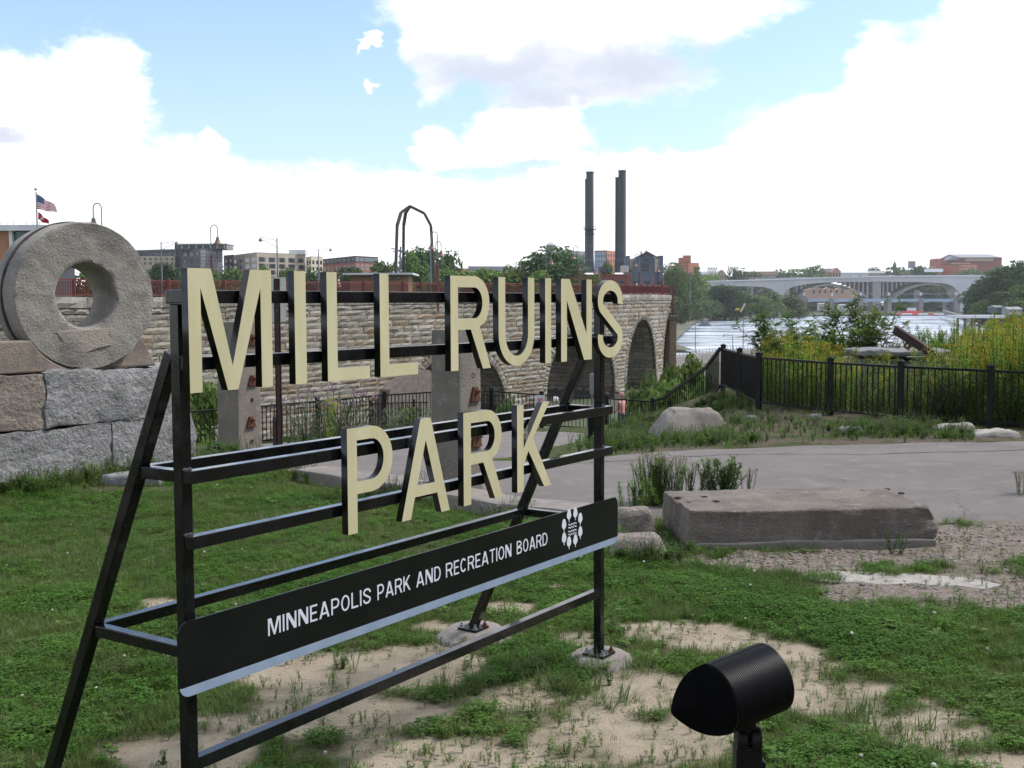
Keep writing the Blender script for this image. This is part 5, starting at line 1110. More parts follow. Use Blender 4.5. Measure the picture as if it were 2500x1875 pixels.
# ruins, sheds and lock things
b=B_('brick_ruin','pinkish brick ruin with broken top under the far arches',2040,1420); mb=MB(); xs_=[1958,1975,1990,2003,2012,2030,2040,2058,2075,2084]; ys_=[708,704,703,706,702,708,703,709,707,716]
poly=q([(1958,735)]+[(2084,735)]+[(a,b2) for a,b2 in zip(xs_[::-1],ys_[::-1])],1395); mb.prism(poly,(0,1380,0),(1,0,0),(0,0,1),(0,10,0)); part('wall',mb,peach,b); face_windows(b,P(1990,0,1379),P(2075,0,1379),P(0,727,1380).z,P(0,714,1380).z,6,1,.3,.6,'k')
for i,(pa,pb_,ya,yb,dd,mm,lab,nm) in enumerate(((2000,2016,741,757,1190,whitew,'white shed on the bank under the low blue bridge, leftmost','shed'),(2020,2037,745,758,1200,greym,'grey shed beside the first stone pier of the low bridge','shed'),(2049,2072,744,757,1190,whitew,'white boat shed between the second and third piers','shed'),(2076,2103,748,758,1195,beige,'pale low shed between the second and third piers','shed'),
    (2309,2343,737,757,1160,greym,'grey lock building behind the low blue bridge','building'),(2371,2432,751,761,1120,darkred,'dark red barge wall under the low blue bridge','barge'),(2391,2409,755,764,1105,whitew,'small white hut by the dark red barge','hut'),
    (2462,2494,752,763,600,greym,'pale metal shed at the foot of the wooded slope','shed'))):
    a=P(pa,ya,dd); c=P(pb_,yb,dd); t_=thing('riverside_'+nm,lab,nm,((a.x+c.x)/2,dd,c.z-1)); mb=MB(); mb.bx(a.x,c.x,dd,dd+8,c.z-1.5,a.z-.6); part('wall',mb,mm,t_)
    mb=MB(); mb.prism([(dd-.5,a.z-.6),(dd+8.5,a.z-.6),(dd+4,a.z+.6)],(a.x-.4,0,0),(0,1,0),(0,0,1),(c.x-a.x+.8,0,0)); part('roof',mb,roofg if mm!=darkred else darkred,t_)
    for k in range(3): inst('window',WM['k'],t_,Vector((a.x+(c.x-a.x)*(k+.5)/3,dd-.06,(a.z+c.z)/2-.4)),0,(abs(c.x-a.x)*.14,1,abs(a.z-c.z)*.3))
b,a,c,zb=gable('grey_shed','blue grey gabled shed at the foot of the wooded slope',2434,2476,751,745.5,620,bluegrey,greym,True,764,12)
gw=thing('lock_guide_wall','long brown guide wall of the lock running out into the river','wall',PZ(2303,757,-9)); A=P(2303,757,1000); C=P(2375,777,560)
for k in range(12): mb=MB(); u=A.lerp(C,k/12); v=A.lerp(C,(k+1)/12); mb.bar(u+UZ*-1.2,v+UZ*-1.2,2,2.4); part('wall_section',mb,pierm,gw)
gw=thing('lock_platform','pale lock platform on dark legs at the right river edge','platform',P(2400,790,420)); 
mb=MB(); mb.bx(P(2355,0,420).x,P(2475,0,420).x,420,432,P(0,787,420).z,P(0,780,420).z); part('deck',mb,whitew,gw)
for k in range(7): x=P(2360+k*18,0,420).x; mb=MB(); mb.bx(x-.3,x+.3,421,422,-12,P(0,787,420).z); part('leg',mb,greyd,gw)
by=thing('buoy_boat','small red and white work boat by the middle pier','boat',P(2227,766,1100)); p=P(2227,767,1100)
mb=MB(); mb.prism([(-7,0),(7,0),(8.5,3),(-8.5,3)],(p.x,1100,p.z),(1,0,0),(0,0,1),(0,4,0)); part('hull',mb,mat('boat_red',(.55,.05,.03),None),by); mb=MB(); mb.bx(p.x-4,p.x+4,1101,1103,p.z+3,p.z+6); part('cabin',mb,whitew,by)
fl_=thing('floating_barrier','line of small orange and white floats at the lock entrance','float',P(2270,764,1090))
for k in range(9): p=P(2195+k*13,766.5+.1*k,1090); mb=MB(); mb.tube([(p.x-2.2,1090,p.z),(p.x+2.2,1090,p.z)],.6,8); part('float',mb,bpy.data.materials['boat_red'] if k%3==0 else whitew,fl_)
# river rock pile
rk=thing('river_rock_pile','grey pile of broken masonry standing in the river','rock pile',PZ(1721,796,WZ)); p=PZ(1721,796,WZ)
for k,(a,b_,r,h) in enumerate(((-2.2,0,1.7,1.7),(0,.6,2.1,2.6),(2,0,1.5,1.8),(.4,0,1.5,4.3),(-1,.2,1.3,3.2),(1.1,.3,1.1,3.4))):
    part('boulder',rock_mb((r,r*.8,h/2),4,.35,k+2,.4,None,p+Vector((a,b_,h/2-.3)),freq=.5),rockm,rk)
# floodwall, promenade and lamps beside the river
fw=thing('river_flood_wall','pale concrete flood wall with horizontal grooves along the river','wall',P(1750,870,262))
A0=P(1642,870,246); A1=P(2030,829,330); fwm=mat('pale_flood_wall',(.33,.31,.29),(.27,.255,.24),.3,.9,.3,3,coord='World')
dir_=(A1-A0); dir_.z=0; zt=-9.45
for k in range(5):
    for j in range(14):
        u=A0+dir_*(j/14); v=A0+dir_*((j+1)/14-.002); u.z=v.z=zt-.3-k*.55; mb=MB(); mb.bar(u,v,.5,.48); part('panel',mb,fwm,fw)
mb=MB(); u=A0.copy(); v=A0+dir_; u.z=v.z=zt-1.3; n=Vector((dir_.y,-dir_.x,0)).normalized(); mb.bar(u-n*.15,v-n*.15,.3,3); part('backing',mb,gc,fw)
rb=MB()
for k in range(60): u=A0+dir_*(k/60)+Vector((0,0,0)); u.z=zt; rb.box(u+UZ*.55,(.05,.05,.55))
for h in (.4,.75,1.1): u=A0.copy(); v=A0+dir_; u.z=v.z=zt+h; rb.bar(u,v,.05,.05)
o=part('handrail',rb,galv,fw); 
# ================================================================ LAMPS
copperm=mat('bell_lamp_copper',(.17,.085,.06),(.135,.07,.05),5,.5); pole_r=mat('pole_red_brown',(.13,.032,.026),(.10,.028,.022),5,.6); polg=mat('pole_grey_blue',(.16,.19,.22),(.13,.155,.18),5,.5)
def bell_proto():
    t=thing('bell_lamp','','street lamp',(0,0,0),'bell lamps with hooked poles along the stone bridge')
    mb=MB(); mb.tube([(0,0,0),(0,0,5.2)],.11,10); mb.tube([(0,0,5.2),(0,0,5.3)],.15,10); part('pole',mb,pole_r,t,ang=40)
    pts=[(0,0,5.3),(0,0,7.75)]+[(.31-.31*math.cos(a),0,7.75+.38*math.sin(a)) for a in np.linspace(.2,math.pi,11)]+[(.62,0,6.95)]
    mb=MB(); mb.tube(pts,.045,8); part('hook',mb,polg,t,ang=40)
    mb=MB(); mb.lathe((.62,0,6.35),[(.02,.68),(.11,.66),(.15,.55),(.17,.4),(.26,.2),(.42,.03),(.44,0),(.41,0),(.2,.2)],18); part('bell_shade',mb,copperm,t,ang=40)
    mb=MB(); mb.lathe((.62,0,6.28),[(.02,-.02),(.12,0),(.16,.1),(.12,.2)],12); part('globe',mb,mat('lamp_globe',(.4,.4,.38),None,rough=.3),t,ang=60); return t
bp_=bell_proto(); bk=list(bp_.children)
bells=[(247,496,88,1,0,'bell lamp rising behind the top of the millstone'),(514,549,107,0,1,'bell lamp with bell on the right behind the letter M'),(1068,566,119,1,1,'bell lamp with bell on the left touching the steel arch tower'),(1064,589,137,0,1,'bell lamp with bell on the right next to the steel arch tower'),
 (1334,612,152,0,1,'bell lamp in front of the biggest tree'),(1411,600,158,1,1,'bell lamp between the biggest tree and the left smokestack'),(1463,641,185,1,1,'low bell lamp just right of the left smokestack'),(1561,621,176,1,1,'bell lamp in front of the gabled plant building'),(1616,636,184,1,1,'bell lamp at the right corner of the gabled plant building')]
for i,(px,py,d,left,onb,lab) in enumerate(bells):
    p=P(px,py,d); o=bp_ if i==0 else copy_tree(bp_,(0,0,0),kids=bk); o.location=(p.x,d,p.z-8.13); o.rotation_euler=(0,0,math.pi if left else 0); o['label']=lab
def cobra():
    t=thing('street_light','','street light',(0,0,0),'grey street lights with slanted arms')
    mb=MB(); mb.tube([(0,0,-4),(0,0,4),(0,0,9)],[.13,.11,.07],10); part('pole',mb,polg,t,ang=40)
    mb=MB(); mb.tube([(0,0,7.9),(1.1,0,8.5),(1.9,0,8.85)],.035,6); mb.tube([(0,0,8.7),(1.1,0,8.95),(1.95,0,9.1)],.035,6); part('arm',mb,polg,t,ang=40)
    mb=MB(); mb.lathe((2.0,0,8.55),[(.05,.5),(.1,.42),(.16,.36),(.24,.2),(.2,.02),(.05,0)],12); part('lamp_head',mb,polg,t,ang=40); return t
cp_=cobra(); ck=list(cp_.children)
for i,(px,py,d,left,zz_,lab) in enumerate(((393,590,150,0,0,'grey street light left of the dark apartment block'),(676,581,140,1,0,'grey street light with arm to the left above the beige building'),(777,607,190,0,0,'grey street light with arm to the right by the cream building'),(1051,600,170,1,0,'grey street light with arm to the left at the steel arch tower'),
    (1698,785,280,0,-1,'grey street light at the flood wall nearest the stone bridge'),(1789,817,262,1,-1,'short looking street light on the promenade with arm to the left'),(1815,778,282,0,-1,'tallest street light on the flood wall'),(1945,773,300,0,-1,'street light behind the sumac leaves by the river'),(1686,668,520,1,1,'far street light at the left end of the white bridge'))):
    p=P(px,py,d); o=cp_ if i==0 else copy_tree(cp_,(0,0,0),kids=ck); o.location=(p.x,d,p.z-9.0); o.rotation_euler=(0,0,math.pi if left else 0); o['label']=lab
    if px==1686: o.scale=(1.2,1.2,1.2)
# ================================================================ FLAGPOLE
fp=thing('flagpole','white flagpole with two flags above the left edge of the millstone','flagpole',P(88,700,70)); d=70; p=P(88,470,d)
mb=MB(); mb.tube([(p.x,d,0),(p.x,d,P(0,469,d).z)],[.06,.04],10); part('pole',mb,galv,fp,ang=40); mb=MB(); c=P(87,462,d); mb.lathe(c-UZ*.09,[(.01,0),(.07,.03),(.09,.09),(.07,.15),(.01,.18)],12); part('ball',mb,galv,fp,ang=60)
fr=mat('flag_red',(.42,.03,.05),None,rough=.8,trans=.3); fwht=mat('flag_white',(.75,.75,.76),None,rough=.8,trans=.3); fbl=mat('flag_blue',(.03,.06,.20),None,rough=.8,trans=.2)
def flag(corners,nx_,ny_,fn,name,mats):
    TL,TR,BR,BL_=[P(a,b_,d) for a,b_ in corners]; mb=MB()
    for j in range(ny_+1):
        for i in range(nx_+1):
            u=i/nx_; v=j/ny_; q=TL.lerp(TR,u).lerp(BL_.lerp(BR,u),v); q=q+Vector((0,.22*math.sin(u*7+v*1.5)*u,.05*math.sin(u*9)*u)); mb.v.append(tuple(q))
    for j in range(ny_):
        for i in range(nx_): a=j*(nx_+1)+i; mb.f.append((a,a+1,a+nx_+2,a+nx_+1)); mb.mi.append(fn(i/nx_,j/ny_,j))
    return part(name,mb,mats,fp,smooth=True,fix=False)
us=flag([(90,473.5),(131,499),(137,519),(91,510)],26,13,lambda u,v,j:2 if (u<.42 and j<7) else (0 if j%2==0 else 1),'flag',[fr,fwht,fbl]); us['label']='striped flag with stars on blue'
TL,TR,BR,BL_=[P(a,b_,d-.03) for a,b_ in ((90,473.5),(131,499),(137,519),(91,510))]; mb=MB()
for r in range(6):
    for c_ in range(6 if r%2==0 else 5):
        u=.035+.066*c_+(.033 if r%2 else 0); v=.05+.085*r; q=TL.lerp(TR,u).lerp(BL_.lerp(BR,u),v)+Vector((0,.22*math.sin(u*7+v*1.5)*u,.05*math.sin(u*9)*u)); mb.box(q,(.012,.004,.012))
o=part('star',mb,fwht,us,fix=False); o['kind']='stuff'
rf=flag([(93,516.5),(117,538),(115,548),(93,535)],14,8,lambda u,v,j:0,'flag',[fr]); rf['label']='red flag with white castle emblem'
mb=MB(); TL,TR,BR,BL_=[P(a,b_,d-.03) for a,b_ in ((93,516.5),(117,538),(115,548),(93,535))]
for u,v,w_,h_ in ((.5,.55,.13,.03),(.43,.42,.03,.06),(.5,.45,.02,.05),(.57,.42,.03,.06)):
    q=TL.lerp(TR,u).lerp(BL_.lerp(BR,u),v)+Vector((0,.22*math.sin(u*7+v*1.5)*u-.03,0)); mb.box(q,(w_*.7,.004,h_))
part('castle_emblem',mb,fwht,rf,fix=False)
# ================================================================ ARCH TOWER + WIRES
tw=thing('steel_arch_tower','tall dark steel arch tower with three legs behind the bridge','tower',P(1000,690,230)); tm=mat('tower_dark_steel',(.06,.048,.047),(.045,.037,.037),2,.6)
for pts,dd in (([(965,700),(966,666),(969.6,551),(979,519),(1000.5,503.3)],230),([(983.9,700),(984.5,666),(985.4,551),(990.5,519),(1000.5,503.6)],236),([(1063,705),(1060,687),(1052,551),(1036,521),(1000.5,503.3)],233)):
    pp=[P(a,b_,dd+(233-dd)*(i/4 if i>1 else 0)) for i,(a,b_) in enumerate(pts)]
    for a,b_ in zip(pp,pp[1:]): mb=MB(); mb.bar(a,b_,.55,.55); part('leg',mb,tm,tw,bevel=.05)
pl=thing('power_pole','wooden power pole with cross arms at the foot of the steel arch tower','power pole',P(981,700,225)); 
for a,b_,w_ in (((974,700),(978,602),.3),((955,606),(1000,618),.2),((959,614),(987,613),.15),((985,606),(973,628),.15)): mb=MB(); mb.bar(P(*a,225),P(*b_,225),w_,w_); part('beam',mb,polg,pl)
wirem=mat('wire_grey',(.22,.22,.24),None,rough=.7)
def wire(a,b_,da,db,sag,label):
    A=P(*a,da); C=P(*b_,db); pts=[A.lerp(C,i/16)-UZ*sag*4*(i/16)*(1-i/16) for i in range(17)]; mb=MB(); mb.tube(pts,.018,5); solo('power_line',mb,wirem,label,'power line',loc=A,group='power lines across the sky',fix=False)
WL=[((969,551),(300,585),230,330,2,'power line running left from the top of the steel arch tower'),((969,576),(300,600),230,330,2,'second power line running left from the steel arch tower'),((966,610),(330,612),230,330,2,'low power line running left from the power pole'),
 ((986,553),(1900,590),236,520,4,'upper power line running right past the smokestacks'),((986,556),(1640,585),236,520,3,'power line just below the upper one running right'),((986,580),(1640,622),236,480,3,'middle power line running right past the smokestacks'),((986,585),(1640,626),236,480,3,'lower middle power line running right'),((1100,618),(1640,652),260,460,2,'lowest power line crossing the big tree'),((1100,625),(1640,658),260,460,2,'very lowest power line in front of the smokestacks'),
 ((1900,640),(2560,598),700,700,3,'faint power line above the far bridges at right'),((1700,655),(2560,622),700,700,3,'faint lower power line above the far bridges at right')]
for l in WL: wire(*l)
py_=thing('pylon','small steel lattice pylon behind the letter M','pylon',P(524,690,420)); d=420
for s_ in (-1,1):
    mb=MB(); mb.bar(P(524+s_*9,692,d),P(524+s_*3,648,d),.35,.35); part('leg',mb,polg,py_)
for k in range(4): mb=MB(); y0=690-k*10; mb.bar(P(524-8+k*1.4,y0,d),P(524+7-k*1.4,y0-10,d),.2,.2); mb.bar(P(524+8-k*1.4,y0,d-.5),P(524-7+k*1.4,y0-10,d-.5),.2,.2); part('brace',mb,polg,py_)
for y in (651,660): mb=MB(); mb.bar(P(498,y,d),P(550,y,d),.35,.35); part('cross_arm',mb,polg,py_)
# steel frames on the skyline
for px,py,w_,lab in ((1739,651,24,'pale steel frame arch on the skyline left of the grey roof'),(1790,649,28,'faint steel pylon group on the skyline')):
    t_=thing('skyline_pylon',lab,'pylon',P(px,670,1350)); n=6
    for k in range(n): 
        a=px-w_/2+w_*k/n; mb=MB(); mb.bar(P(a,668,1350),P(a+w_/n/2,py,1350),.5,.5); mb.bar(P(a+w_/n,668,1350),P(a+w_/n/2,py,1350),.5,.5); mb.bar(P(a,py+5,1350),P(a+w_/n,py+5,1350),.5,.5); part('brace',mb,galv,t_)
# crane boom and bank fence
cr_=thing('crane_boom','yellow and white boom standing on the far bank','boom',P(1812,762,870)); mb=MB(); mb.bar(P(1808,761,870),P(1819,741,870),1.2,1.2); part('boom',mb,mat('boom_yellow',(.55,.45,.28),None),cr_); mb=MB(); mb.bx(P(1803,0,870).x,P(1813,0,870).x,870,874,P(0,765,870).z,P(0,760,870).z); part('cab',mb,mat('cab_yellow',(.6,.4,.05),None),cr_)
# pedestrians
skin=mat('skin',(.42,.24,.17),None,rough=.6)
def person(p,shirt,pants,hat,label,facing=0,h=1.72):
    t=thing('person',label,'person',p)
    J=dict(pel=(0,0,.93),ch=(0,0,1.25),nk=(0,0,1.47),hd=(0,.01,1.6),ht=(0,.01,1.72),hl=(.09,0,.9),kl=(.10,.04,.5),al=(.10,-.02,.08),tl=(.10,.14,.03),hr=(-.09,0,.9),kr=(-.10,-.02,.5),ar=(-.10,-.12,.09),tr=(-.10,.03,.03),sl=(.19,0,1.42),el=(.25,-.02,1.15),wl=(.24,.12,.92),sr=(-.19,0,1.42),er=(-.25,.0,1.15),wr=(-.24,.14,.95))
    R=dict(pel=.15,ch=.15,nk=.055,hd=.095,ht=.07,hl=.09,kl=.06,al=.04,tl=.035,hr=.09,kr=.06,ar=.04,tr=.035,sl=.06,el=.042,wl=.03,sr=.06,er=.042,wr=.03)
    ks=list(J); E=[('pel','ch'),('ch','nk'),('nk','hd'),('hd','ht'),('pel','hl'),('hl','kl'),('kl','al'),('al','tl'),('pel','hr'),('hr','kr'),('kr','ar'),('ar','tr'),('ch','sl'),('sl','el'),('el','wl'),('ch','sr'),('sr','er'),('er','wr')]
    me=bpy.data.meshes.new('body'); me.from_pydata([J[k] for k in ks],[(ks.index(a),ks.index(b_)) for a,b_ in E],[]); o=bpy.data.objects.new('body',me); COL.objects.link(o)
    sk=o.modifiers.new('s','SKIN'); sb_=o.modifiers.new('u','SUBSURF'); sb_.levels=1; sb_.render_levels=1
    for i,k in enumerate(ks): me.skin_vertices[0].data[i].radius=(R[k],R[k]*.8)
    me.skin_vertices[0].data[0].use_root=True
    dg=bpy.context.evaluated_depsgraph_get(); m2=bpy.data.meshes.new_from_object(o.evaluated_get(dg)); bpy.data.objects.remove(o)
    m2.materials.clear()
    for m in (skin,shirt,pants): m2.materials.append(m)
    for f in m2.polygons:
        c=f.center; f.material_index=2 if (c.z<.96 and abs(c.x)<.2) else (1 if c.z<1.46 and c.z>1.08 or (c.z>.9 and abs(c.x)<.17 and c.z<1.46) else 0); f.use_smooth=True
    b=part('body',None,None,t,me=m2); OFF[b.name]=Vector((0,0,0)); t.rotation_euler=(0,0,facing)
    mb=MB(); mb.lathe((0,-.01,1.66),[(.10,-.06),(.108,.02),(.085,.09),(.02,.12)],12); hm=mesh_of('hair',mb,hat,Vector((0,0,0))); o=bpy.data.objects.new('hair' if hat.name.startswith('hair') else 'hat',hm); COL.objects.link(o); o.parent=t
    t.scale=(h/1.75,)*3; return t
wsh=mat('cloth_white',(.7,.7,.7),None); bsh=mat('cloth_blue',(.12,.22,.38),None); psh=mat('cloth_pink',(.55,.28,.26),None); jn=mat('cloth_denim',(.05,.07,.12),None); hdk=mat('hair_dark',(.03,.02,.015),None); dsh=mat('cloth_dark',(.04,.04,.05),None)
for px,off_,sh,hat,lab in ((851,-1.2,psh,wsh,'person in pink with a white hat behind the bridge railing by the pavilion'),(1190,-2,wsh,wsh,'person in a white shirt on the bridge right of the letter R'),(1310,-1.5,bsh,hdk,'person in a blue shirt on the bridge above the letter U'),(1585,-2,wsh,wsh,'person in a white shirt and cap on the far part of the bridge'),(1571,-3,dsh,hdk,'dark haired person on the bridge left of the white capped one'),(1539,-2,bsh,bsh,'person in light blue on the bridge right of the letter S')):
    s=s_at(px); person(WP(s,off_,ctop(s)-.02),sh,jn,hat,lab,random.uniform(0,6))
for px,py,d,sh,hat,lab in ((1482,962,43,dsh,hdk,'dark haired person on the trail just beyond the lower fence'),(1517,962,43,psh,skin,'bald person in pink on the trail beyond the lower fence'),(1356,973,42,bsh,wsh,'person in blue with a white cap beyond the lower fence')):
    p=P(px,py,d); 
    tz=p.z-1.66; person((p.x,d,tz),sh,jn,hat,lab,random.uniform(0,6))
# cars on the white bridge
def car(p,col,lab,i):
    t=thing('parked_car' if 0 else 'car',lab,'car',p,'cars driving on the white highway bridge'); mb=MB(); mb.prism([(-2.2,.3),(2.2,.3),(2.3,.8),(1.3,.95),(.7,1.45),(-1.0,1.45),(-1.7,.95),(-2.25,.85)],Vector(p)+Vector((0,-.9,0)),(1,0,0),(0,0,1),(0,1.8,0)); part('body',mb,col,t,bevel=.06)
    mb=MB(); mb.prism([(-1.45,.97),(1.1,.97),(.62,1.38),(-.95,1.38)],Vector(p)+Vector((0,-.93,0)),(1,0,0),(0,0,1),(0,1.86,0)); part('window',mb,dglass,t)
    for sx in (-1.35,1.4): mb=MB(); mb.tube([Vector(p)+Vector((sx,-.95,.33)),Vector(p)+Vector((sx,.95,.33))],.33,12); part('wheel',mb,dframe,t)
cs=[mat('car_white',(.7,.7,.7),None,rough=.3),mat('car_dark',(.03,.035,.05),None,rough=.3),mat('car_red',(.35,.04,.03),None,rough=.3),mat('car_blue',(.05,.10,.22),None,rough=.3)]
cn=['white','dark','red','blue']
for i,(px,k,wh) in enumerate(((1725,3,'at the left end of the bridge'),(1800,1,'before the dark round tree'),(1850,0,'before the long tan building'),(1950,0,'left of the taller skyline tree'),(1966,0,'under the taller skyline tree'),(1990,1,'left of the gabled brick hall'),(2075,2,'under the white roof'),(2100,3,'right of the red car'),(2175,0,'near the spire'),(2212,1,'right of the spire'),(2222,3,'close to the bridge centre'),(2380,3,'right of the white sign panel'))):
    z=float(np.interp(px,[a for a,_ in top],[P(a,b_,1250).z for a,b_ in top])); p=P(px,690,1253); p.z=z+.45; car(p,cs[k],'%s car driving on the white highway bridge %s'%(cn[k],wh),i)

# ================================================================ ADDED MILL BUILDINGS, unseen at right and behind, darkening reflections on the black paint
for i,(x0,x1,y0,y1,h_,m_,lab) in enumerate(((44,62,-34,2,22,brickd,'dark brick mill building right of the park, nearest one'),(46,64,6,44,27,tanw,'tan stone mill building right of the park, middle one'),(48,66,48,92,23,brick,'red brick mill building right of the park, farthest one'),(-30,14,-62,-42,24,brickd,'long dark brick mill building behind the viewer'))):
    t_=thing('added_mill_building',lab,'building',((x0+x1)/2,(y0+y1)/2,-12),'mill buildings around the park'); mb=MB(); mb.bx(x0,x1,y0,y1,-12,h_); part('wall',mb,m_,t_); mb=MB(); mb.bx(x0-.4,x1+.4,y0-.4,y1+.4,h_,h_+.7); part('cornice',mb,tanw,t_)
    if i<3: face_windows(t_,Vector((x0-.06,y1,0)),Vector((x0-.06,y0,0)),1,h_-1,10,6,.4,.55,'k')
    else: face_windows(t_,Vector((x1,y1+.06,0)),Vector((x0,y1+.06,0)),1,h_-1,12,6,.4,.55,'k')
mb=MB(); mb.bx(-1500,1500,-70,1900,-13.5,64)
hm_=bpy.data.materials.new('haze_air'); hm_.use_nodes=True; t=hm_.node_tree; t.nodes.remove(t.nodes['Principled BSDF']); vp=t.nodes.new('ShaderNodeVolumePrincipled'); vp.inputs['Color'].default_value=(.9,.95,1,1); vp.inputs['Density'].default_value=.00008; vp.inputs['Anisotropy'].default_value=.2
t.links.new(vp.outputs[0],t.nodes['Material Output'].inputs['Volume'])
hz=bpy.data.objects.new('haze',mesh_of('haze',mb,hm_)); COL.objects.link(hz); hz['kind']='stuff'; hz['label']='thin pale summer haze over the river valley'; hz['category']='haze'
# ================================================================ BLOCKS AND ROCKS
blk=thing('concrete_block','long heavy weathered concrete block lying beside the road on the right','block',(2.4,9.7,0))
bc=Vector((2.40,9.72,.165)); bx_=Vector((1,.05,0)).normalized(); by_=Vector((-.09,1,0)).normalized()
def rock_hi(half,sub,amp,seed,rnd,ax,c):
    mb=rock_mb(half,sub,amp,seed,rnd,ax,c); return mb
bb_=rock_hi((1.025,.495,.152),40,.012,4.2,.02,(bx_,by_,UZ),bc+UZ*.02)
for i_,v_ in enumerate(bb_.v):
    q_=Vector(v_)-bc; lx=q_.dot(bx_); e_=max(0,(lx-.72)/.3); e2_=max(0,(-lx-.85)/.2)
    if e_>0 or e2_>0:
        nn_=mnoise.noise_vector(q_*6)*.045+mnoise.noise_vector(q_*17)*.022; sh_=(max(0,q_.z)*.35*e_*e_)
        q_=q_+nn_*min(1,e_)+nn_*.4*min(1,e2_)-bx_*sh_-UZ*abs(mnoise.noise(q_*5))*.05*e_*(q_.z>0); bb_.v[i_]=tuple(bc+q_)
part('block_body',bb_,conc_d,blk,ang=45)
part('lighter_base',rock_hi((1.00,.50,.055),14,.012,9.1,.02,(bx_,by_,UZ),Vector((bc.x-.0,bc.y-.018,.02))),mat('block_base_pale',(.27,.245,.215),(.21,.19,.165),4,.95,.8,50,grain=.3),blk,ang=45)
for (a,b_) in ((1655,1214),(1678,1226),(1720,1212),(1748,1223),(2108,1197),(2145,1208),(2165,1193),(2200,1203)):
    p=PZ(a,b_,.335); mb=MB(); mb.lathe((p.x,p.y,.325),[(.028,0),(.03,.012),(.018,.013),(.012,.0)],10); part('bolt_hole',mb,dark_rust,blk)
def rock(name,px0,px1,pyt,pyb,label,m,seed,dep=.7,amp=.12,flat=False,sub=9,rnd=.3,taper=.35,cat='rock',rot=0):
    g=ground_px((px0+px1)/2,pyb); w_=(px1-px0)/F*g.y/2; h=max(.02,(g.y*(pyb-pyt)/F)/2); dp=w_*dep
    if flat: h=max(.02,flat)
    c=Vector((g.x,g.y+dp*.7,T(g.x,g.y+dp*.7)+h*.75)); ax=(Vector((math.cos(rot),math.sin(rot),0)),Vector((-math.sin(rot),math.cos(rot),0)),UZ)
    mb=rock_mb((w_,dp,h),sub,amp*w_,seed,min(rnd*w_,h*.8),ax,c,taper=taper,freq=.6/w_ if w_>.3 else 1)
    return solo(name,mb,m,label,cat,loc=c,ang=35)
rock('rubble_rock',1490,1612,1236,1318,'upper rough rubble rock against the left end of the concrete block',granite_b,2.2,amp=.13,taper=.25)
rock('rubble_rock',1484,1642,1292,1368,'lower rough rubble rock at the left end of the concrete block',granite_b,3.3,amp=.13,taper=.25)
rock('boulder',1592,1790,985,1060,'grey wedge shaped boulder in the weeds below the corner of the right fence',conc,5.7,amp=.06,taper=.45,sub=12,rnd=.22,rot=.15)
rock('boulder',1592,1630,1040,1064,'small grey rock just left of the wedge shaped boulder',rockm,6.9)
rock('flat_stone',243,396,1155,1186,'layered flat grey stone in the grass below the granite plinth',rockm,7.1,dep=.45,taper=.1,rnd=.1,amp=.05,cat='stone')
rock('flat_stone',370,470,1163,1180,'thin pale stone beside the layered flat stone',whitest,7.9,dep=.4,flat=.03,taper=.1,cat='stone')
sl_=[ground_px(a,b_) for a,b_ in ((1950,1409),(1975,1402),(2040,1399),(2095,1401),(2150,1400),(2230,1406),(2290,1410),(2350,1413),(2410,1422),(2448,1432),(2400,1439),(2330,1431),(2290,1433),(2230,1425),(2150,1427),(2100,1422),(2040,1425),(1990,1420))]
mb=MB(); mb.prism([(p.x,p.y) for p in sl_],(0,0,-.05),(1,0,0),(0,1,0),(0,0,.062)); solo('stone_slab',mb,whitest,'pale flat limestone slab sunk in the ground in front of the concrete block','stone slab',loc=sl_[0],bevel=.006)
for i,(a,b_,yt,yb,lab) in enumerate(((2280,2385,1030,1052,'flat pale rock under the right fence, left one'),(2380,2500,1040,1068,'flat pale rock under the right fence near the photo edge'),(2045,2110,1040,1058,'small pale rock by the second last fence post'),(1975,2010,1010,1026,'small round rock behind the fence weeds'),(1820,1850,1018,1030,'small grey rock left of the third fence post'))):
    rock('fence_rock',a,b_,yt,yb,lab,whitest if i<3 else rockm,11+i,dep=.5,flat=.06,taper=.2,amp=.1)
p=P(2190,858,24.5); c=Vector((p.x,p.y,p.z-.02)); solo('stone_slab',rock_mb((1.0,.5,.07),15,.03,14,.05,None,c,freq=.9),rockm,'grey stone slab showing through the goldenrod below the rusty beam','stone slab',loc=c,ang=35)
solo('stone_block',rock_mb((1.2,.6,.5),9,.05,15,.09,None,c+Vector((.1,.3,-.62)),freq=.7),rockm,'grey masonry block under the slab in the goldenrod','stone block',loc=c+Vector((.1,.3,-.62)),ang=35)
# rusty beam
bm_=thing('rusty_beam','dark rusty steel channel beam sticking up out of the goldenrod','beam',P(2297,880,23.2)); a=P(2183,803,24.2); b_=P(2296,877,23.2); e=P(2318,897,23.0)
dd_=(b_-a).normalized(); upn=(UZ-dd_*dd_.z).normalized(); sdn=dd_.cross(upn)
for o_,w_,h_ in ((0,.02,.15),):
    mb=MB(); mb.bar(a,b_,.02,.15,up=upn); part('web',mb,dark_rust,bm_)
for o_ in (-.075,.075): mb=MB(); mb.bar(a+upn*o_,b_+upn*o_,.10,.018,up=upn); part('flange',mb,dark_rust,bm_)
mb=MB(); mb.bar(b_-upn*.03,e-upn*.02,.05,.05); part('broken_tip',mb,rust,bm_)
q_=a.lerp(b_,.36)-upn*.15; mb=MB(); mb.box(q_+dd_*-.055,(.018,.012,.07),(dd_,sdn,upn)); mb.box(q_+dd_*.055,(.018,.012,.07),(dd_,sdn,upn)); mb.box(q_-upn*.052,(.04,.012,.018),(dd_,sdn,upn)); mb.box(q_+upn*.052,(.04,.012,.018),(dd_,sdn,upn)); part('lug',mb,dark_rust,bm_)
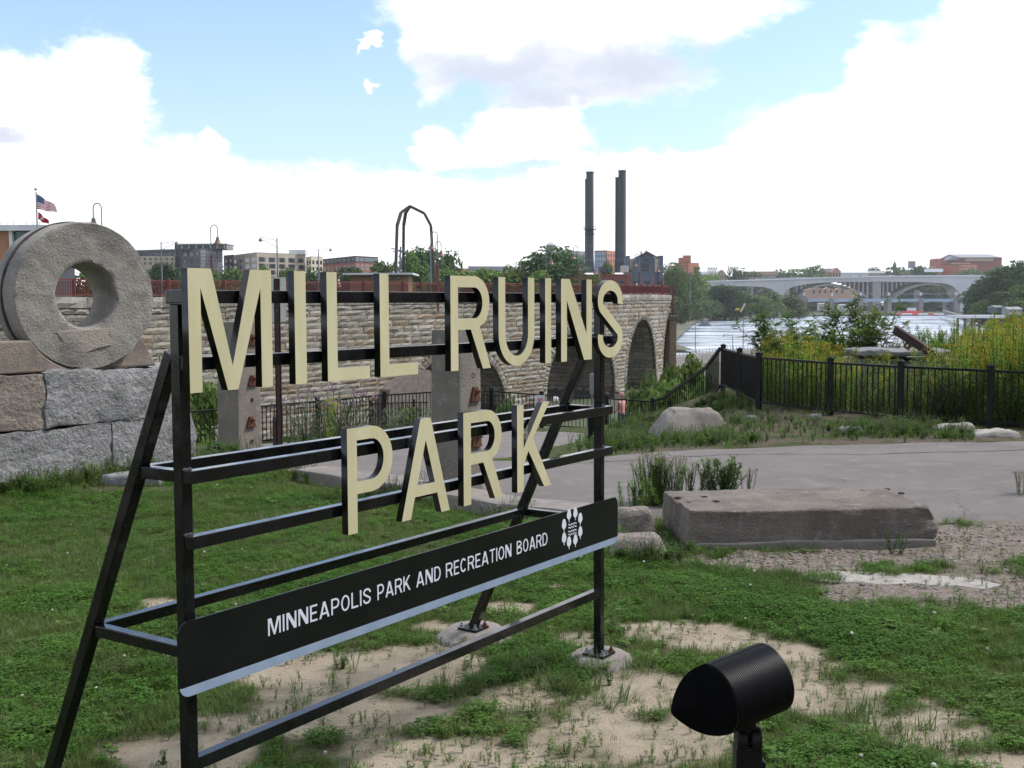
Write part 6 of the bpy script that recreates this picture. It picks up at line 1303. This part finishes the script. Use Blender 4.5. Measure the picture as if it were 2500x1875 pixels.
# brown channel post with the back of a sign plate
d=18; t_=thing('sign_post','brown steel channel post with the grey back of a sign plate, behind the letter M','sign post',(P(675,700,d).x,d,-.4)); x=P(675,700,d).x
mb=MB(); mb.bx(x-.045,x+.045,d,d+.012,-.6,P(0,683,d).z); mb.bx(x-.045,x-.033,d,d+.05,-.6,P(0,683,d).z-.001); mb.bx(x+.033,x+.045,d,d+.05,-.6,P(0,683,d).z-.001); part('post',mb,dark_rust,t_)
mb=MB(); a_=P(662,740,d+.1).x; c_=P(697,740,d+.4).x; mb.prism([(0,0),(1,0),(1,1.02),(0,1)],(a_,d+.08,P(0,789,d).z),((c_-a_),.38,0),(0,0,P(0,680,d).z-P(0,789,d).z),(.004,-.01,0)); part('sign_plate',mb,mat('grey_sign_back',(.27,.29,.28),(.23,.25,.24),4,.5),t_)
mb=MB(); mb.bx(x-.1,x-.045,d-.01,d+.05,P(0,1100,d).z,P(0,1022,d).z); part('stub_post',mb,dark_rust,t_)
for z in (.2,.45): mb=MB(); mb.lathe((x,d-.002,P(0,690,d).z-z),[(.012,.0),(.012,.008),(0,.008)],6,(Vector((1,0,0)),UZ,Vector((0,-1,0)))); part('bolt',mb,galv,t_)
# small notice on the lower fence
d=32.6; t_=thing('notice_sign','small white notice with red NO lettering on the lower fence post','sign',P(1318,985,d)); a_=P(1306,965,d); c_=P(1331,1000,d)
mb=MB(); mb.bx(a_.x,c_.x,d,d+.01,c_.z,a_.z); part('plate',mb,mat('notice_white',(.62,.63,.66),None),t_)
for ch,ox in (('N',.28),('O',.55)):
    me=glyph_mesh('lettering',glyph(ch,.17),.10,.13,.002,(Vector((a_.x+(c_.x-a_.x)*ox,d-.004,a_.z-.21)),Vector((1,0,0)),UZ,Vector((0,-1,0))),[mat('notice_red',(.5,.06,.05),None)],OFF[t_.name]); part('lettering',None,None,t_,me=me)
p=P(1446,1092,19.5); mb=MB(); mb.bx(p.x-.07,p.x+.06,p.y,p.y+.13,T(p.x,p.y)-.2,P(0,1012,19.5).z); solo('dark_bollard',mb,black2,'short dark bollard in the weeds right behind the far front post of the sign','bollard',loc=(p.x,p.y,T(p.x,p.y)),bevel=.01)
p=P(1445,925,31); t_=thing('utility_box','pale grey box on a post at the lower fence behind the sign frame','utility box',(p.x,31,T(p.x,31))); mb=MB(); mb.bx(p.x-.05,p.x+.07,31,31.12,P(0,969,31).z,P(0,919,31).z); part('box',mb,galv,t_,bevel=.01); mb=MB(); mb.bx(p.x-.01,p.x+.03,31.02,31.08,T(p.x,31)-.1,P(0,969,31).z); part('post',mb,galv,t_)
# ================================================================ PLANTS (instanced ground cover)
def gm(name,c1,c2,c3=None,tr=.35,rnd=.25):
    m=mat(name,c1,c2,.9,.75,c3=c3,rnd=rnd,trans=tr,spec=.25,coord='World',det=4); return m
grassm=gm('grass_green',(.088,.165,.020),(.12,.205,.03),(.16,.20,.05)); grassd=gm('grass_grey_green',(.10,.155,.045),(.135,.185,.06)); clover=gm('clover_green',(.062,.148,.018),(.09,.185,.027)); dryg=gm('dry_grass',(.22,.19,.09),(.16,.15,.07)); weedg=gm('weed_green',(.085,.155,.03),(.13,.2,.05)); 
golds=gm('goldenrod_leaf',(.16,.28,.03),(.22,.34,.05)); goldf=gm('goldenrod_flower',(.36,.27,.02),(.44,.34,.04),tr=.2); stemm=gm('stem_brown_green',(.10,.09,.035),(.08,.09,.04)); purp=gm('thistle_purple',(.24,.15,.27),(.28,.2,.3)); whf=gm('clover_flower',(.62,.60,.55),None); greyleaf=gm('grey_green_leaf',(.15,.19,.11),(.20,.24,.15)); brght=gm('bright_leaf',(.10,.20,.025),(.14,.24,.04)); darkl=gm('dark_leaf',(.06,.12,.03),(.085,.155,.04))
class LV(MB):
    def blade(s,p,d,L,w,bend=.5,m=0,seg=2):
        p=Vector(p); d=Vector(d).normalized(); side=d.cross(UZ); 
        if side.length<.05: side=Vector((1,0,0)).cross(d)
        side.normalize(); q=p.copy(); vs=[]; 
        out=Vector((d.x,d.y,0)); 
        for i in range(seg+1):
            t=i/seg; ww=w*(1-t)**.7 if i else w
            if i<seg: vs+= [q-side*ww/2,q+side*ww/2]
            else: vs+=[q]
            d=(d+out*bend*.5-UZ*bend*.35*(t+.3)).normalized(); q=q+d*L/seg
        f=[(2*i,2*i+1,2*i+3,2*i+2) for i in range(seg-1)]+[(2*seg-2,2*seg-1,2*seg)]
        s.add(vs,f,m)
    def leaf(s,p,d,L,w,m=0,fold=.15):
        p=Vector(p); d=Vector(d).normalized(); side=d.cross(UZ)
        if side.length<.05: side=Vector((1,0,0))
        side.normalize(); n=side.cross(d); s.add([p,p+d*L*.45-side*w/2+n*fold*w,p+d*L,p+d*L*.45+side*w/2+n*fold*w],[(0,1,2),(0,2,3)],m)
rr=random.Random(11)
def rdir(el0,el1):
    a=rr.uniform(0,6.283); e=math.radians(rr.uniform(el0,el1)); return Vector((math.cos(a)*math.cos(e),math.sin(a)*math.cos(e),math.sin(e)))
def g_fine(n,h,w,r,m,bend=.7):
    b=LV()
    for i in range(n): a=rr.uniform(0,6.28); q=r*math.sqrt(rr.random()); b.blade((q*math.cos(a),q*math.sin(a),-.005),rdir(35,88),h*rr.uniform(.5,1.15),w*rr.uniform(.7,1.2),bend*rr.uniform(.3,1.3))
    return mesh_of('tuft',b,[m],fix=False)
def g_clover(n,h,s_,r,m,flower=False):
    b=LV()
    for i in range(n):
        a=rr.uniform(0,6.28); q=r*math.sqrt(rr.random()); z=h*rr.uniform(.25,1); c=Vector((q*math.cos(a),q*math.sin(a),z))
        for k in range(3): t=k*2.09+rr.random(); b.leaf(c,(math.cos(t),math.sin(t),rr.uniform(-.1,.5)),s_*rr.uniform(.7,1.2),s_*.8)
    if flower: b.lathe((0,0,h*1.1),[(.003,0),(.009,.004),(.008,.011),(.002,.014)],6,m=1)
    return mesh_of('tuft',b,[m,whf],fix=False)
def g_weed(h,n,L,w,m,m2=None,branch=3,top=None):
    b=LV(); 
    for k in range(branch):
        d=rdir(55,85); p=Vector((0,0,0)); pts=[p.copy()]
        for i in range(6): d=(d+Vector((rr.uniform(-.1,.1),rr.uniform(-.1,.1),.08))).normalized(); p=p+d*h/6; pts.append(p.copy())
        b.tube(pts,[h*.008]*6+[h*.003],3,False,1)
        for i in range(n):
            t=rr.uniform(.1,1)*5.99; j=int(t); q=pts[j].lerp(pts[j+1],t-j); b.leaf(q,rdir(-10,50),L*rr.uniform(.6,1.2),w)
        if top: 
            for i in range(top[0]): q=pts[-1]+Vector((rr.gauss(0,1),rr.gauss(0,1),rr.uniform(-1.2,.6)))*top[1]; b.leaf(q,rdir(-20,60),top[2],top[2]*.7,2)
    return mesh_of('weed',b,[m,stemm,top[3] if top else m],fix=False)
def g_goldenrod(h,flower=True,seed=0):
    b=LV(); d=Vector((rr.uniform(-.12,.12),rr.uniform(-.12,.12),1)).normalized(); p=Vector((0,0,0)); pts=[p.copy()]
    for i in range(8): d=(d+Vector((rr.uniform(-.05,.05),rr.uniform(-.05,.05),.02))).normalized(); p=p+d*h/8; pts.append(p.copy())
    b.tube(pts,[.006]*8+[.002],4,False,1)
    for i in range(64):
        t=(i+.5)/64*7.6+.2; j=int(t); q=pts[j].lerp(pts[min(j+1,8)],t-j); dd=rdir(5,45); b.leaf(q,dd,.12*(1.1-.5*t/8)*rr.uniform(.8,1.3),.022,0)
    if flower:
        for k in range(9):
            dd=rdir(15,60); base=pts[7].lerp(pts[8],rr.random())-UZ*.02*k
            for j in range(7): q=base+dd*.022*(j+1)+UZ*(-.002*j*j); 
            for j in range(9):
                q=base+dd*.018*(j+1)-UZ*.0009*j*j+Vector((rr.gauss(0,.006),rr.gauss(0,.006),rr.gauss(0,.008))); b.leaf(q,rdir(0,70),.022,.018,2)
    return mesh_of('goldenrod',b,[golds,stemm,goldf],fix=False)
def scatter(name,meshes,pts,rot,scl,idx,label=None,cat=None):
    """one object: instances of the meshes on points"""
    colx=bpy.data.collections.new(name+'_sources'); srcs=[]
    for i,m in enumerate(meshes):
        o=bpy.data.objects.new('%s_src_%02d'%(name,i),m); colx.objects.link(o)
    me=bpy.data.meshes.new(name); me.from_pydata([tuple(p) for p in pts],[],[])
    for nm,tp,dat in (('rot','FLOAT_VECTOR',rot),('scl','FLOAT',scl),('idx','INT',idx)):
        at=me.attributes.new(nm,tp,'POINT'); at.data.foreach_set('vector' if tp=='FLOAT_VECTOR' else 'value',np.asarray(dat,dtype=np.int32 if tp=='INT' else np.float32).ravel())
    o=bpy.data.objects.new(name,me); COL.objects.link(o); o['kind']='stuff'
    if label: o['label']=label; o['category']=cat
    g=bpy.data.node_groups.new(name,'GeometryNodeTree'); g.interface.new_socket('Geometry',in_out='INPUT',socket_type='NodeSocketGeometry'); g.interface.new_socket('Geometry',in_out='OUTPUT',socket_type='NodeSocketGeometry')
    gi=g.nodes.new('NodeGroupInput'); go_=g.nodes.new('NodeGroupOutput'); ip=g.nodes.new('GeometryNodeInstanceOnPoints'); ci=g.nodes.new('GeometryNodeCollectionInfo'); ci.inputs['Collection'].default_value=colx; ci.inputs['Separate Children'].default_value=True; ci.inputs['Reset Children'].default_value=True
    ip.inputs['Pick Instance'].default_value=True
    def na(nm,tp): n=g.nodes.new('GeometryNodeInputNamedAttribute'); n.data_type=tp; n.inputs['Name'].default_value=nm; return n.outputs['Attribute']
    l=g.links.new; l(gi.outputs[0],ip.inputs['Points']); l(ci.outputs[0],ip.inputs['Instance']); l(na('idx','INT'),ip.inputs['Instance Index']); l(na('rot','FLOAT_VECTOR'),ip.inputs['Rotation']); l(na('scl','FLOAT'),ip.inputs['Scale']); l(ip.outputs[0],go_.inputs[0])
    md=o.modifiers.new('scatter','NODES'); md.node_group=g; return o
def inpoly(px,py,poly):
    r=np.zeros(px.shape,bool); n=len(poly)
    for i in range(n):
        x1,y1=poly[i]; x2,y2=poly[(i+1)%n]; c=((y1>py)!=(y2>py))&(px<(x2-x1)*(py-y1)/((y2-y1) if y2!=y1 else 1e-9)+x1); r^=c
    return r
ROADP=RN+RFp[::-1]; LOWP=LN+LF[::-1]; LEDP=[(700,1150),(980,1185),(1220,1235),(1445,1258),(1442,1286),(1215,1270),(970,1220),(700,1182)]
def cand(n,y0,y1,spread=.52,extra=1.2):
    y=np.sqrt(RNG.uniform(y0*y0,y1*y1,n)); x=RNG.uniform(-1,1,n)*(y*spread+extra); z=Tn(x,y); px,py=projn(x,y,z); return x,y,z,px,py
def foot(x,y):   # not inside solid things
    ok=np.ones(x.shape,bool)
    ok&=~((np.abs(x-2.40)<1.05)&(np.abs(y-9.72)<.53))
    q=np.stack([x-G0.x,y-G0.y],1); s_=q@np.array([GD.x,GD.y]); t2=q@np.array([GN.x,GN.y]); ok&=~((s_<sE)&(t2<.02)&(t2>-1.05))
    for s0,t0 in ((.0225,-.0225),(2.8935,-.0225),(.0225,-.885),(2.8935,-.885)):
        c=S(s0+.03,t0-.01,0); ok&=((x-c.x)**2+(y-c.y)**2>.165**2)
    return ok
lawn=[g_fine(16,.062,.0042,.045,grassm),g_fine(18,.05,.004,.05,grassm),g_fine(14,.085,.0045,.04,grassd,.9),g_clover(15,.04,.010,.05,clover),g_clover(18,.05,.012,.055,clover),g_clover(12,.045,.011,.05,clover,True),g_fine(10,.07,.004,.04,dryg,.8),g_weed(.10,14,.022,.009,weedg,branch=3),g_fine(26,.17,.0055,.05,grassd,.9),g_clover(7,.035,.034,.045,weedg)]
Xp=[];Ip=[];Sp=[]
for n,y0,y1,hmul in ((52000,3.9,9,1),(52000,9,15,1.0),(15000,15,32,.9)):
    x,y,z,px,py=cand(n,y0,y1); sm_,gv_,dt_=masks(x,y,z)
    clump=fbm(x*1.3+5,y*1.3); dens=np.clip(1-1.18*sm_,0,1)*np.clip(1-gv_*.93,0,1)*np.clip(1-dt_*.7,0,1)
    sandy=(sm_>.4)&(fbm(x*3.1,y*3.1,4)>.45); dens=np.maximum(dens,np.where(sandy,.24,.035))
    keep=(RNG.random(len(x))<dens)&~inpoly(px,py,ROADP)&~inpoly(px,py,LOWP)&~inpoly(px,py,LEDP)&foot(x,y)&(y<np.interp(x,YBX,YBY)+4)
    x,y,z,sm_,gv_,clump=[a[keep] for a in (x,y,z,sm_,gv_,clump)]; n=len(x); u=RNG.random(n)
    idx=np.where(u<.30,0,np.where(u<.52,1,np.where(u<.58,2,np.where(u<.78,3,np.where(u<.95,4,np.where(u<.952,5,6))))))
    idx=np.where((clump>.55)&(u<.5),3,idx); idx=np.where((clump<.40)&(u>.6)&(u<.93),2,idx)
    v=RNG.random(n); edge=(sm_>.25)|(gv_>.3); idx=np.where(edge&(v<.35),7,idx); idx=np.where(edge&(v>.97),6,idx); idx=np.where(v>.992,9,idx)
    sc_=RNG.uniform(.65,1.25,n)*hmul*np.where(edge,.62,1)*(0.75+.5*clump); Xp.append(np.c_[x,y,z]); Ip.append(idx); Sp.append(sc_)
# a few taller tufts
tl=[(1440,1700,12),(1330,1690,9),(520,1560,7),(560,1520,6),(1560,1480,12),(560,1740,6),(620,1720,5),(2170,1760,8),(1850,1440,5),(1120,1690,9),(1250,1650,9),(1400,1600,8),(1180,1480,5),(300,1400,10),(150,1450,10),(340,1330,10),(800,1370,6),(2260,1840,8),(2150,1850,8),(1490,1650,6)]
for a,b_,n in tl:
    g_=ground_px(a,b_)
    for k in range(n): x_=g_.x+random.gauss(0,.12); y_=g_.y+random.gauss(0,.12); Xp.append(np.array([[x_,y_,T(x_,y_)]])); Ip.append(np.array([8])); Sp.append(np.array([random.uniform(.6,1.05)]))
Xp=np.concatenate(Xp); Ip=np.concatenate(Ip); Sp=np.concatenate(Sp); n=len(Xp)
scatter('lawn_grass',lawn,Xp,np.c_[RNG.uniform(-.15,.15,n),RNG.uniform(-.15,.15,n),RNG.uniform(0,6.28,n)],Sp,Ip,'patchy green lawn of grass and clover around the sign','grass')
# gravel and pebbles
pebm=[mat('pebble_grey',(.22,.20,.18),(.15,.135,.12),8,.9,rnd=.35),mat('pebble_brown',(.19,.14,.10),(.27,.235,.19),8,.9,rnd=.35)]
pebs=[mesh_of('pebble',rock_mb((1,.75,.5),2,.15,i*3.3,.55),pebm[i%2]) for i in range(4)]
X1=[];S1=[]
for n,y0,y1 in ((60000,6.5,12),(16000,3.9,8)):
    x,y,z,px,py=cand(n,y0,y1); sm_,gv_,dt_=masks(x,y,z); near=(field([(1990,1368,360,22)],px,py)>0)
    keep=((RNG.random(len(x))<gv_*.42*(fbm(x*2.7,y*2.7)>.42)+.4*near)|((RNG.random(len(x))<.05)&(sm_>.5)))&~inpoly(px,py,ROADP)&foot(x,y); X1.append(np.c_[x,y,z+.001][keep]); S1.append(np.where(gv_[keep]>.2,RNG.uniform(.004,.016,keep.sum())*RNG.uniform(.6,1.5,keep.sum()),RNG.uniform(.0025,.009,keep.sum())))
X1=np.concatenate(X1); S1=np.concatenate(S1); n=len(X1)
scatter('gravel',pebs,X1,RNG.uniform(0,6.28,(n,3))*np.array([.1,.1,1]),S1,RNG.integers(0,4,n),'loose gravel and small pebbles around the concrete block','gravel')
# goldenrod thicket beyond the right fence
gr_=[g_goldenrod(1.15),g_goldenrod(1.3),g_goldenrod(1.0,True),g_goldenrod(1.2,False),g_goldenrod(.9,False),g_weed(.8,40,.06,.022,weedg,branch=4),g_weed(.9,46,.05,.012,greyleaf,branch=5)]
x=RNG.uniform(3.5,19,14000); y=RNG.uniform(19,33,14000); fy=np.interp(x,[p.x for p in right],[p.y for p in right]); fxr=right[0].x
px,py=projn(x,y,Tn(x,y)); keep=(y>fy+.35)&(x>fxr+.1)&(y<33)&(RNG.random(14000)<np.where(px<1860,.12,np.where(y<fy+4,.75,.4)))&((px<2065)|(px>2345)|(y>24.6)|(y<23.4)|(RNG.random(14000)<.4))
x,y,px=x[keep],y[keep],px[keep]; z=Tn(x,y); n=len(x); cl=fbm(x*.5,y*.5+3)
idx=RNG.choice([0,1,2,3,4,5,6],n,p=[.15,.12,.10,.25,.18,.12,.08]); idx=np.where((px>2080)&(px<2330)&(RNG.random(n)<.6),RNG.choice([4,6,5],n),idx)
sc_=RNG.uniform(.7,1.1,n)*np.interp(px,[1780,1870,1950,2060,2200,2330,2500],[.5,.95,1.05,.9,.8,1.15,1.4])*(.75+.5*cl)
scatter('goldenrod_thicket',gr_,np.c_[x,y,z-.03],np.c_[RNG.uniform(-.12,.12,n),RNG.uniform(-.12,.12,n),RNG.uniform(0,6.28,n)],sc_,idx,'dense thicket of yellow flowering goldenrod behind the right fence','goldenrod')
# weeds along the road verge and around the boulder
wd=[g_weed(.22,20,.04,.016,weedg,branch=4),g_weed(.30,24,.045,.014,brght,branch=4),g_weed(.18,18,.05,.024,clover,branch=5),g_weed(.38,26,.035,.008,greyleaf,branch=4),g_fine(24,.28,.007,.08,grassm),g_weed(.2,16,.05,.02,darkl,branch=5)]
WZN=[(1540,1060,70,34,420),(1720,1080,150,14,240),(1880,1040,150,26,150),(2090,1055,150,20,170),(2200,1055,110,18,240),(2330,1068,60,10,60),(1640,1030,90,16,90),(1730,1000,60,14,50),(1500,1090,90,18,300),(60,1200,90,14,160),(200,1168,120,22,320),(330,1150,70,14,140),(1510,1345,60,20,80),(1570,1372,110,16,200),(980,1225,120,12,110),(1250,1270,60,10,50),(760,1172,80,16,60),(480,1150,60,20,80),(560,1115,110,18,80),(240,1640,160,60,90),(420,1660,90,50,60),(450,1550,60,30,30),(1320,1650,110,40,50),(1480,1550,50,30,20),(850,1640,40,20,14),(700,1560,60,30,24),(740,1080,110,14,160),(900,1060,120,12,120),(1790,990,60,20,120),(1450,1072,40,12,60),(80,1800,120,40,40)]
X2=[]
for a,b_,rx,ry,n in WZN:
    for k in range(n//1):
        u=random.gauss(0,.5); v=random.gauss(0,.5); qx=a+u*rx; qy=b_+v*ry
        r=ray(qx,qy); X2.append((qx,qy))
X2=np.array(X2)
# vectorised ground hit
def hit(px,py):
    u2=(px-1250)/F; v2=(py-937.5)/F; u=u2*math.cos(ROLL)+v2*math.sin(ROLL); v=-u2*math.sin(ROLL)+v2*math.cos(ROLL); up=-v
    y=math.cos(PITCH)+up*math.sin(PITCH); z=-math.sin(PITCH)+up*math.cos(PITCH); rx=u/y; rz=z/y; d=np.full(px.shape,4.5); done=np.zeros(px.shape,bool)
    for _ in range(190):
        g_=Tn(rx*d,d); done|=(EYE+rz*d<g_); d=np.where(done,d,d*1.012)
        if done.all(): break
    return rx*d,d,Tn(rx*d,d)
hx,hy,hz=hit(X2[:,0],X2[:,1]); ok=(hy<38)&foot(hx,hy)&~inpoly(X2[:,0],X2[:,1],ROADP)&~inpoly(X2[:,0],X2[:,1],LOWP); hx,hy,hz=hx[ok],hy[ok],hz[ok]; n=len(hx); nearf=np.interp(hy,[5,8,14,30],[.32,.5,.72,.95])
scatter('verge_weeds',wd,np.c_[hx,hy,hz-.01],np.c_[RNG.uniform(-.2,.2,n),RNG.uniform(-.2,.2,n),RNG.uniform(0,6.28,n)],RNG.uniform(.5,1.15,n)*nearf,RNG.integers(0,6,n),'mixed low weeds along the road edge, the boulder and the plinth','weeds')
# individually standing plants
def plant(name,px,pyb,label,cat,meshes,n,spread,s0,s1,group,d=None):
    g_=ground_px(px,pyb) if d is None else Vector((P(px,0,d).x,d,T(P(px,0,d).x,d)))
    t=thing(name,label,cat,g_,group)
    for k in range(n):
        o=bpy.data.objects.new('stem',meshes[k%len(meshes)]); COL.objects.link(o); o.parent=t; x_=random.gauss(0,spread); y_=random.gauss(0,spread); o.location=(x_,y_,-.02); o.rotation_euler=(random.uniform(-.12,.12),random.uniform(-.12,.12),random.uniform(0,6.28)); s_=random.uniform(s0,s1); o.scale=(s_,)*3
    return t
hw=[g_weed(.55,90,.05,.010,greyleaf,branch=3,top=(40,.035,.014,dryg)),g_weed(.5,110,.06,.013,weedg,branch=3),g_weed(.48,120,.05,.012,brght,branch=3)]
hw2=[g_weed(.5,70,.07,.022,darkl,branch=3)]; hw3=g_weed(.5,130,.055,.012,golds,branch=4)
GP='tall weeds growing behind the concrete block'
plant('tall_weed',1548,1262,'bright feathery weed left of the concrete block, leftmost of the tall weeds','weed',hw[1:],6,.06,.5,.8,GP)
plant('tall_weed',1604,1240,'tall yellow green weed clump with pale seed heads behind the left end of the block','weed',[hw[2],hw[0],hw3],13,.07,.75,1.05,GP)
plant('tall_weed',1640,1236,'second pale seed headed weed clump behind the block','weed',hw[:1],9,.07,.7,.95,GP)
plant('tall_weed',1697,1232,'slender pale weed in the middle of the weeds behind the block','weed',hw[:2],5,.04,.6,.85,GP)
plant('tall_weed',1748,1232,'upright light green weed stalk left of the dark leafy one','weed',hw[1:],7,.04,.8,1.05,GP)
plant('tall_weed',1785,1233,'dark green broad leaved weed, rightmost behind the block','weed',hw2,5,.05,.8,1.0,GP)
plant('tall_weed',1822,1226,'thin bare weed leaning over the road right of the dark leafy one','weed',hw[:1],3,.03,.5,.7,GP)
plant('tall_weed',2182,1352,'small weed growing against the front of the concrete block','weed',hw2,2,.03,.35,.5,None)
plant('tall_weed',2492,1215,'small thin plant at the right photo edge by the road','weed',hw[:1],3,.04,.4,.55,None)
th=[g_weed(1.1,50,.10,.02,greyleaf,branch=4,top=(10,.035,.05,purp)),g_weed(.95,50,.10,.022,greyleaf,branch=5,top=(6,.03,.04,greyleaf))]
plant('thistle',790,1065,'tall grey green thistle with purple heads right of the brown sign post','thistle',th,7,.28,.8,1.05,'thistles by the lower fence',d=22)
plant('thistle',850,1065,'thistle with purple heads nearer the second column','thistle',th,6,.28,.75,1.0,'thistles by the lower fence',d=22.5)
plant('thistle',725,1068,'low thistle at the foot of the brown sign post','thistle',th[1:],5,.25,.5,.8,'thistles by the lower fence',d=21.5)
plant('yellow_flower',780,1060,'yellow flowered plant among the thistles','flower',[g_goldenrod(.95)],3,.12,.85,1.0,None,d=21.4)
plant('thistle',960,1065,'bluish thistle patch left of the second column','thistle',th[1:],9,.45,.6,.9,'thistles by the lower fence',d=27)
# leafy shrubs (sumac and box elder) against the river
def shrub_mesh(seed,h,w,nb,leafL,leafW,m,fan=True):
    global rr; rr=random.Random(seed); b=LV()
    for k in range(nb):
        a=rr.uniform(0,6.28); rad=rr.uniform(.1,1)**.6*w/2; tip=Vector((math.cos(a)*rad,math.sin(a)*rad,h*rr.uniform(.5,1)*(1-.12*(rad/(w/2))**2))); base=Vector((rr.gauss(0,.07),rr.gauss(0,.07),0)); mid=base.lerp(tip,.55)+UZ*.1*h; pts=[base,base.lerp(mid,.5),mid,mid.lerp(tip,.5),tip]; b.tube(pts,[.02,.015,.011,.007,.003],4,False,1)
        for i in range(int((15 if fan else 50)*h)):
            t=rr.uniform(.35,1)*3.99; j=int(t); q=pts[j].lerp(pts[j+1],t-j)
            if fan:
                dd=rdir(-10,50)
                for s_ in range(5): 
                    sd_=dd.cross(UZ).normalized(); dl=(dd+sd_*rr.uniform(-1.1,1.1)-UZ*rr.uniform(0,.5)).normalized(); b.leaf(q+dd*leafL*.35*s_*.4,dl,leafL*rr.uniform(.7,1.2),leafW)
            else:
                for s_ in range(3): b.leaf(q+rdir(-30,60)*.04,rdir(-20,60),leafL*rr.uniform(.7,1.2),leafW)
    return mesh_of('foliage',b,[m,bark],fix=False)
sumac=[shrub_mesh(21,2.0,2.2,16,.17,.048,gm('sumac_leaf',(.11,.20,.045),(.15,.25,.06),tr=.45)),shrub_mesh(22,1.8,2.2,16,.16,.045,gm('shrub_leaf',(.12,.21,.05),(.16,.25,.065),tr=.45))]; fine=[shrub_mesh(23,1.8,1.1,14,.07,.016,brght,False),shrub_mesh(24,1.6,1.3,14,.05,.013,greyleaf,False)]
def shrub(name,px,pyt,d,me,hm,label,group,wf=1.0):
    x=P(px,0,d).x; g_=T(x,d); zt=P(px,pyt,d).z; t=thing(name,label,'shrub',(x,d,g_),group); o=bpy.data.objects.new('foliage',me); COL.objects.link(o); o.parent=t; s_=(zt-g_)/hm; o.scale=(s_*wf,s_*wf,s_); o.rotation_euler=(0,0,random.uniform(0,6.28)); return t
GS='leafy shrubs between the goldenrod and the river'
shrub('sumac_shrub',1925,775,26,sumac[0],1.75,'leafy shrub at the left end of the shrubs before the river',GS,1.15)
shrub('sumac_shrub',1985,768,26.5,sumac[1],1.6,'drooping leaved shrub right of the leftmost one',GS,1.1)
shrub('sumac_shrub',1893,800,25.8,sumac[1],1.8,'small shrub tip leaning out left of the others',GS,.5)
shrub('sumac_shrub',2095,752,26.5,sumac[1],1.55,'tall open shrub in the middle of the river shrubs',GS,1.05)
shrub('sumac_shrub',2140,738,27,sumac[0],1.75,'tallest leafy shrub right in front of the low bridge',GS,.7)
shrub('sumac_shrub',2050,782,26,fine[0],1.8,'light green low shrub left of the tall open shrub',GS,1.1)
shrub('fine_shrub',2185,778,26,fine[1],1.6,'grey thin leaved shrub above the rusty beam',GS,1.0)
shrub('fine_shrub',2235,782,26.5,fine[1],1.6,'second grey thin leaved shrub right of the rusty beam top',GS,1.0)
shrub('fine_shrub',2285,762,25.5,fine[0],1.8,'bright feathery green shrub right of the rusty beam',GS,1.0)
shrub('fine_shrub',2325,776,25.8,fine[0],1.8,'second bright feathery shrub before the lock platform',GS,.8)
shrub('fine_shrub',2470,752,26,fine[0],1.8,'bright shrub rising over the goldenrod at the right edge',GS,1.0)
shrub('fine_shrub',2405,775,26,sumac[1],1.8,'broad leaved shrub in the goldenrod below the wooded slope',GS,.6)
GB='bushes below the stone bridge beyond the lower fence'
for px,py,w_,d,k,zb,lab in ((1640,905,80,60,2,-9,'light green bush at the foot of the rightmost pier'),(1680,880,70,55,2,-8,'bright bush left of the stair railing'),(1600,930,90,58,0,-9,'green bush in front of the tallest visible arch'),(1655,940,120,50,2,-7,'wide light green bush behind the stair railing'),(1560,962,90,55,0,-8,'low green bush below the third arch'),(1720,930,60,45,0,-6,'low bush behind the upper part of the stair railing'),
    (488,940,90,34,2,-3.2,'bright green bush showing below the letter M'),(440,985,70,30,0,-2.6,'green bush between the granite plinth and the first column'),(1235,985,60,44,0,-6,'small bush at the foot of the pier behind the letter K'),(1000,1000,100,40,0,-4.5,'low bush behind the small far fence'),(1850,905,120,34.5,0,-3,'low green bush behind the corner of the right fence')):
    tree(px,py,w_,d,k,lab,zb=zb,group=GB,name='bush')
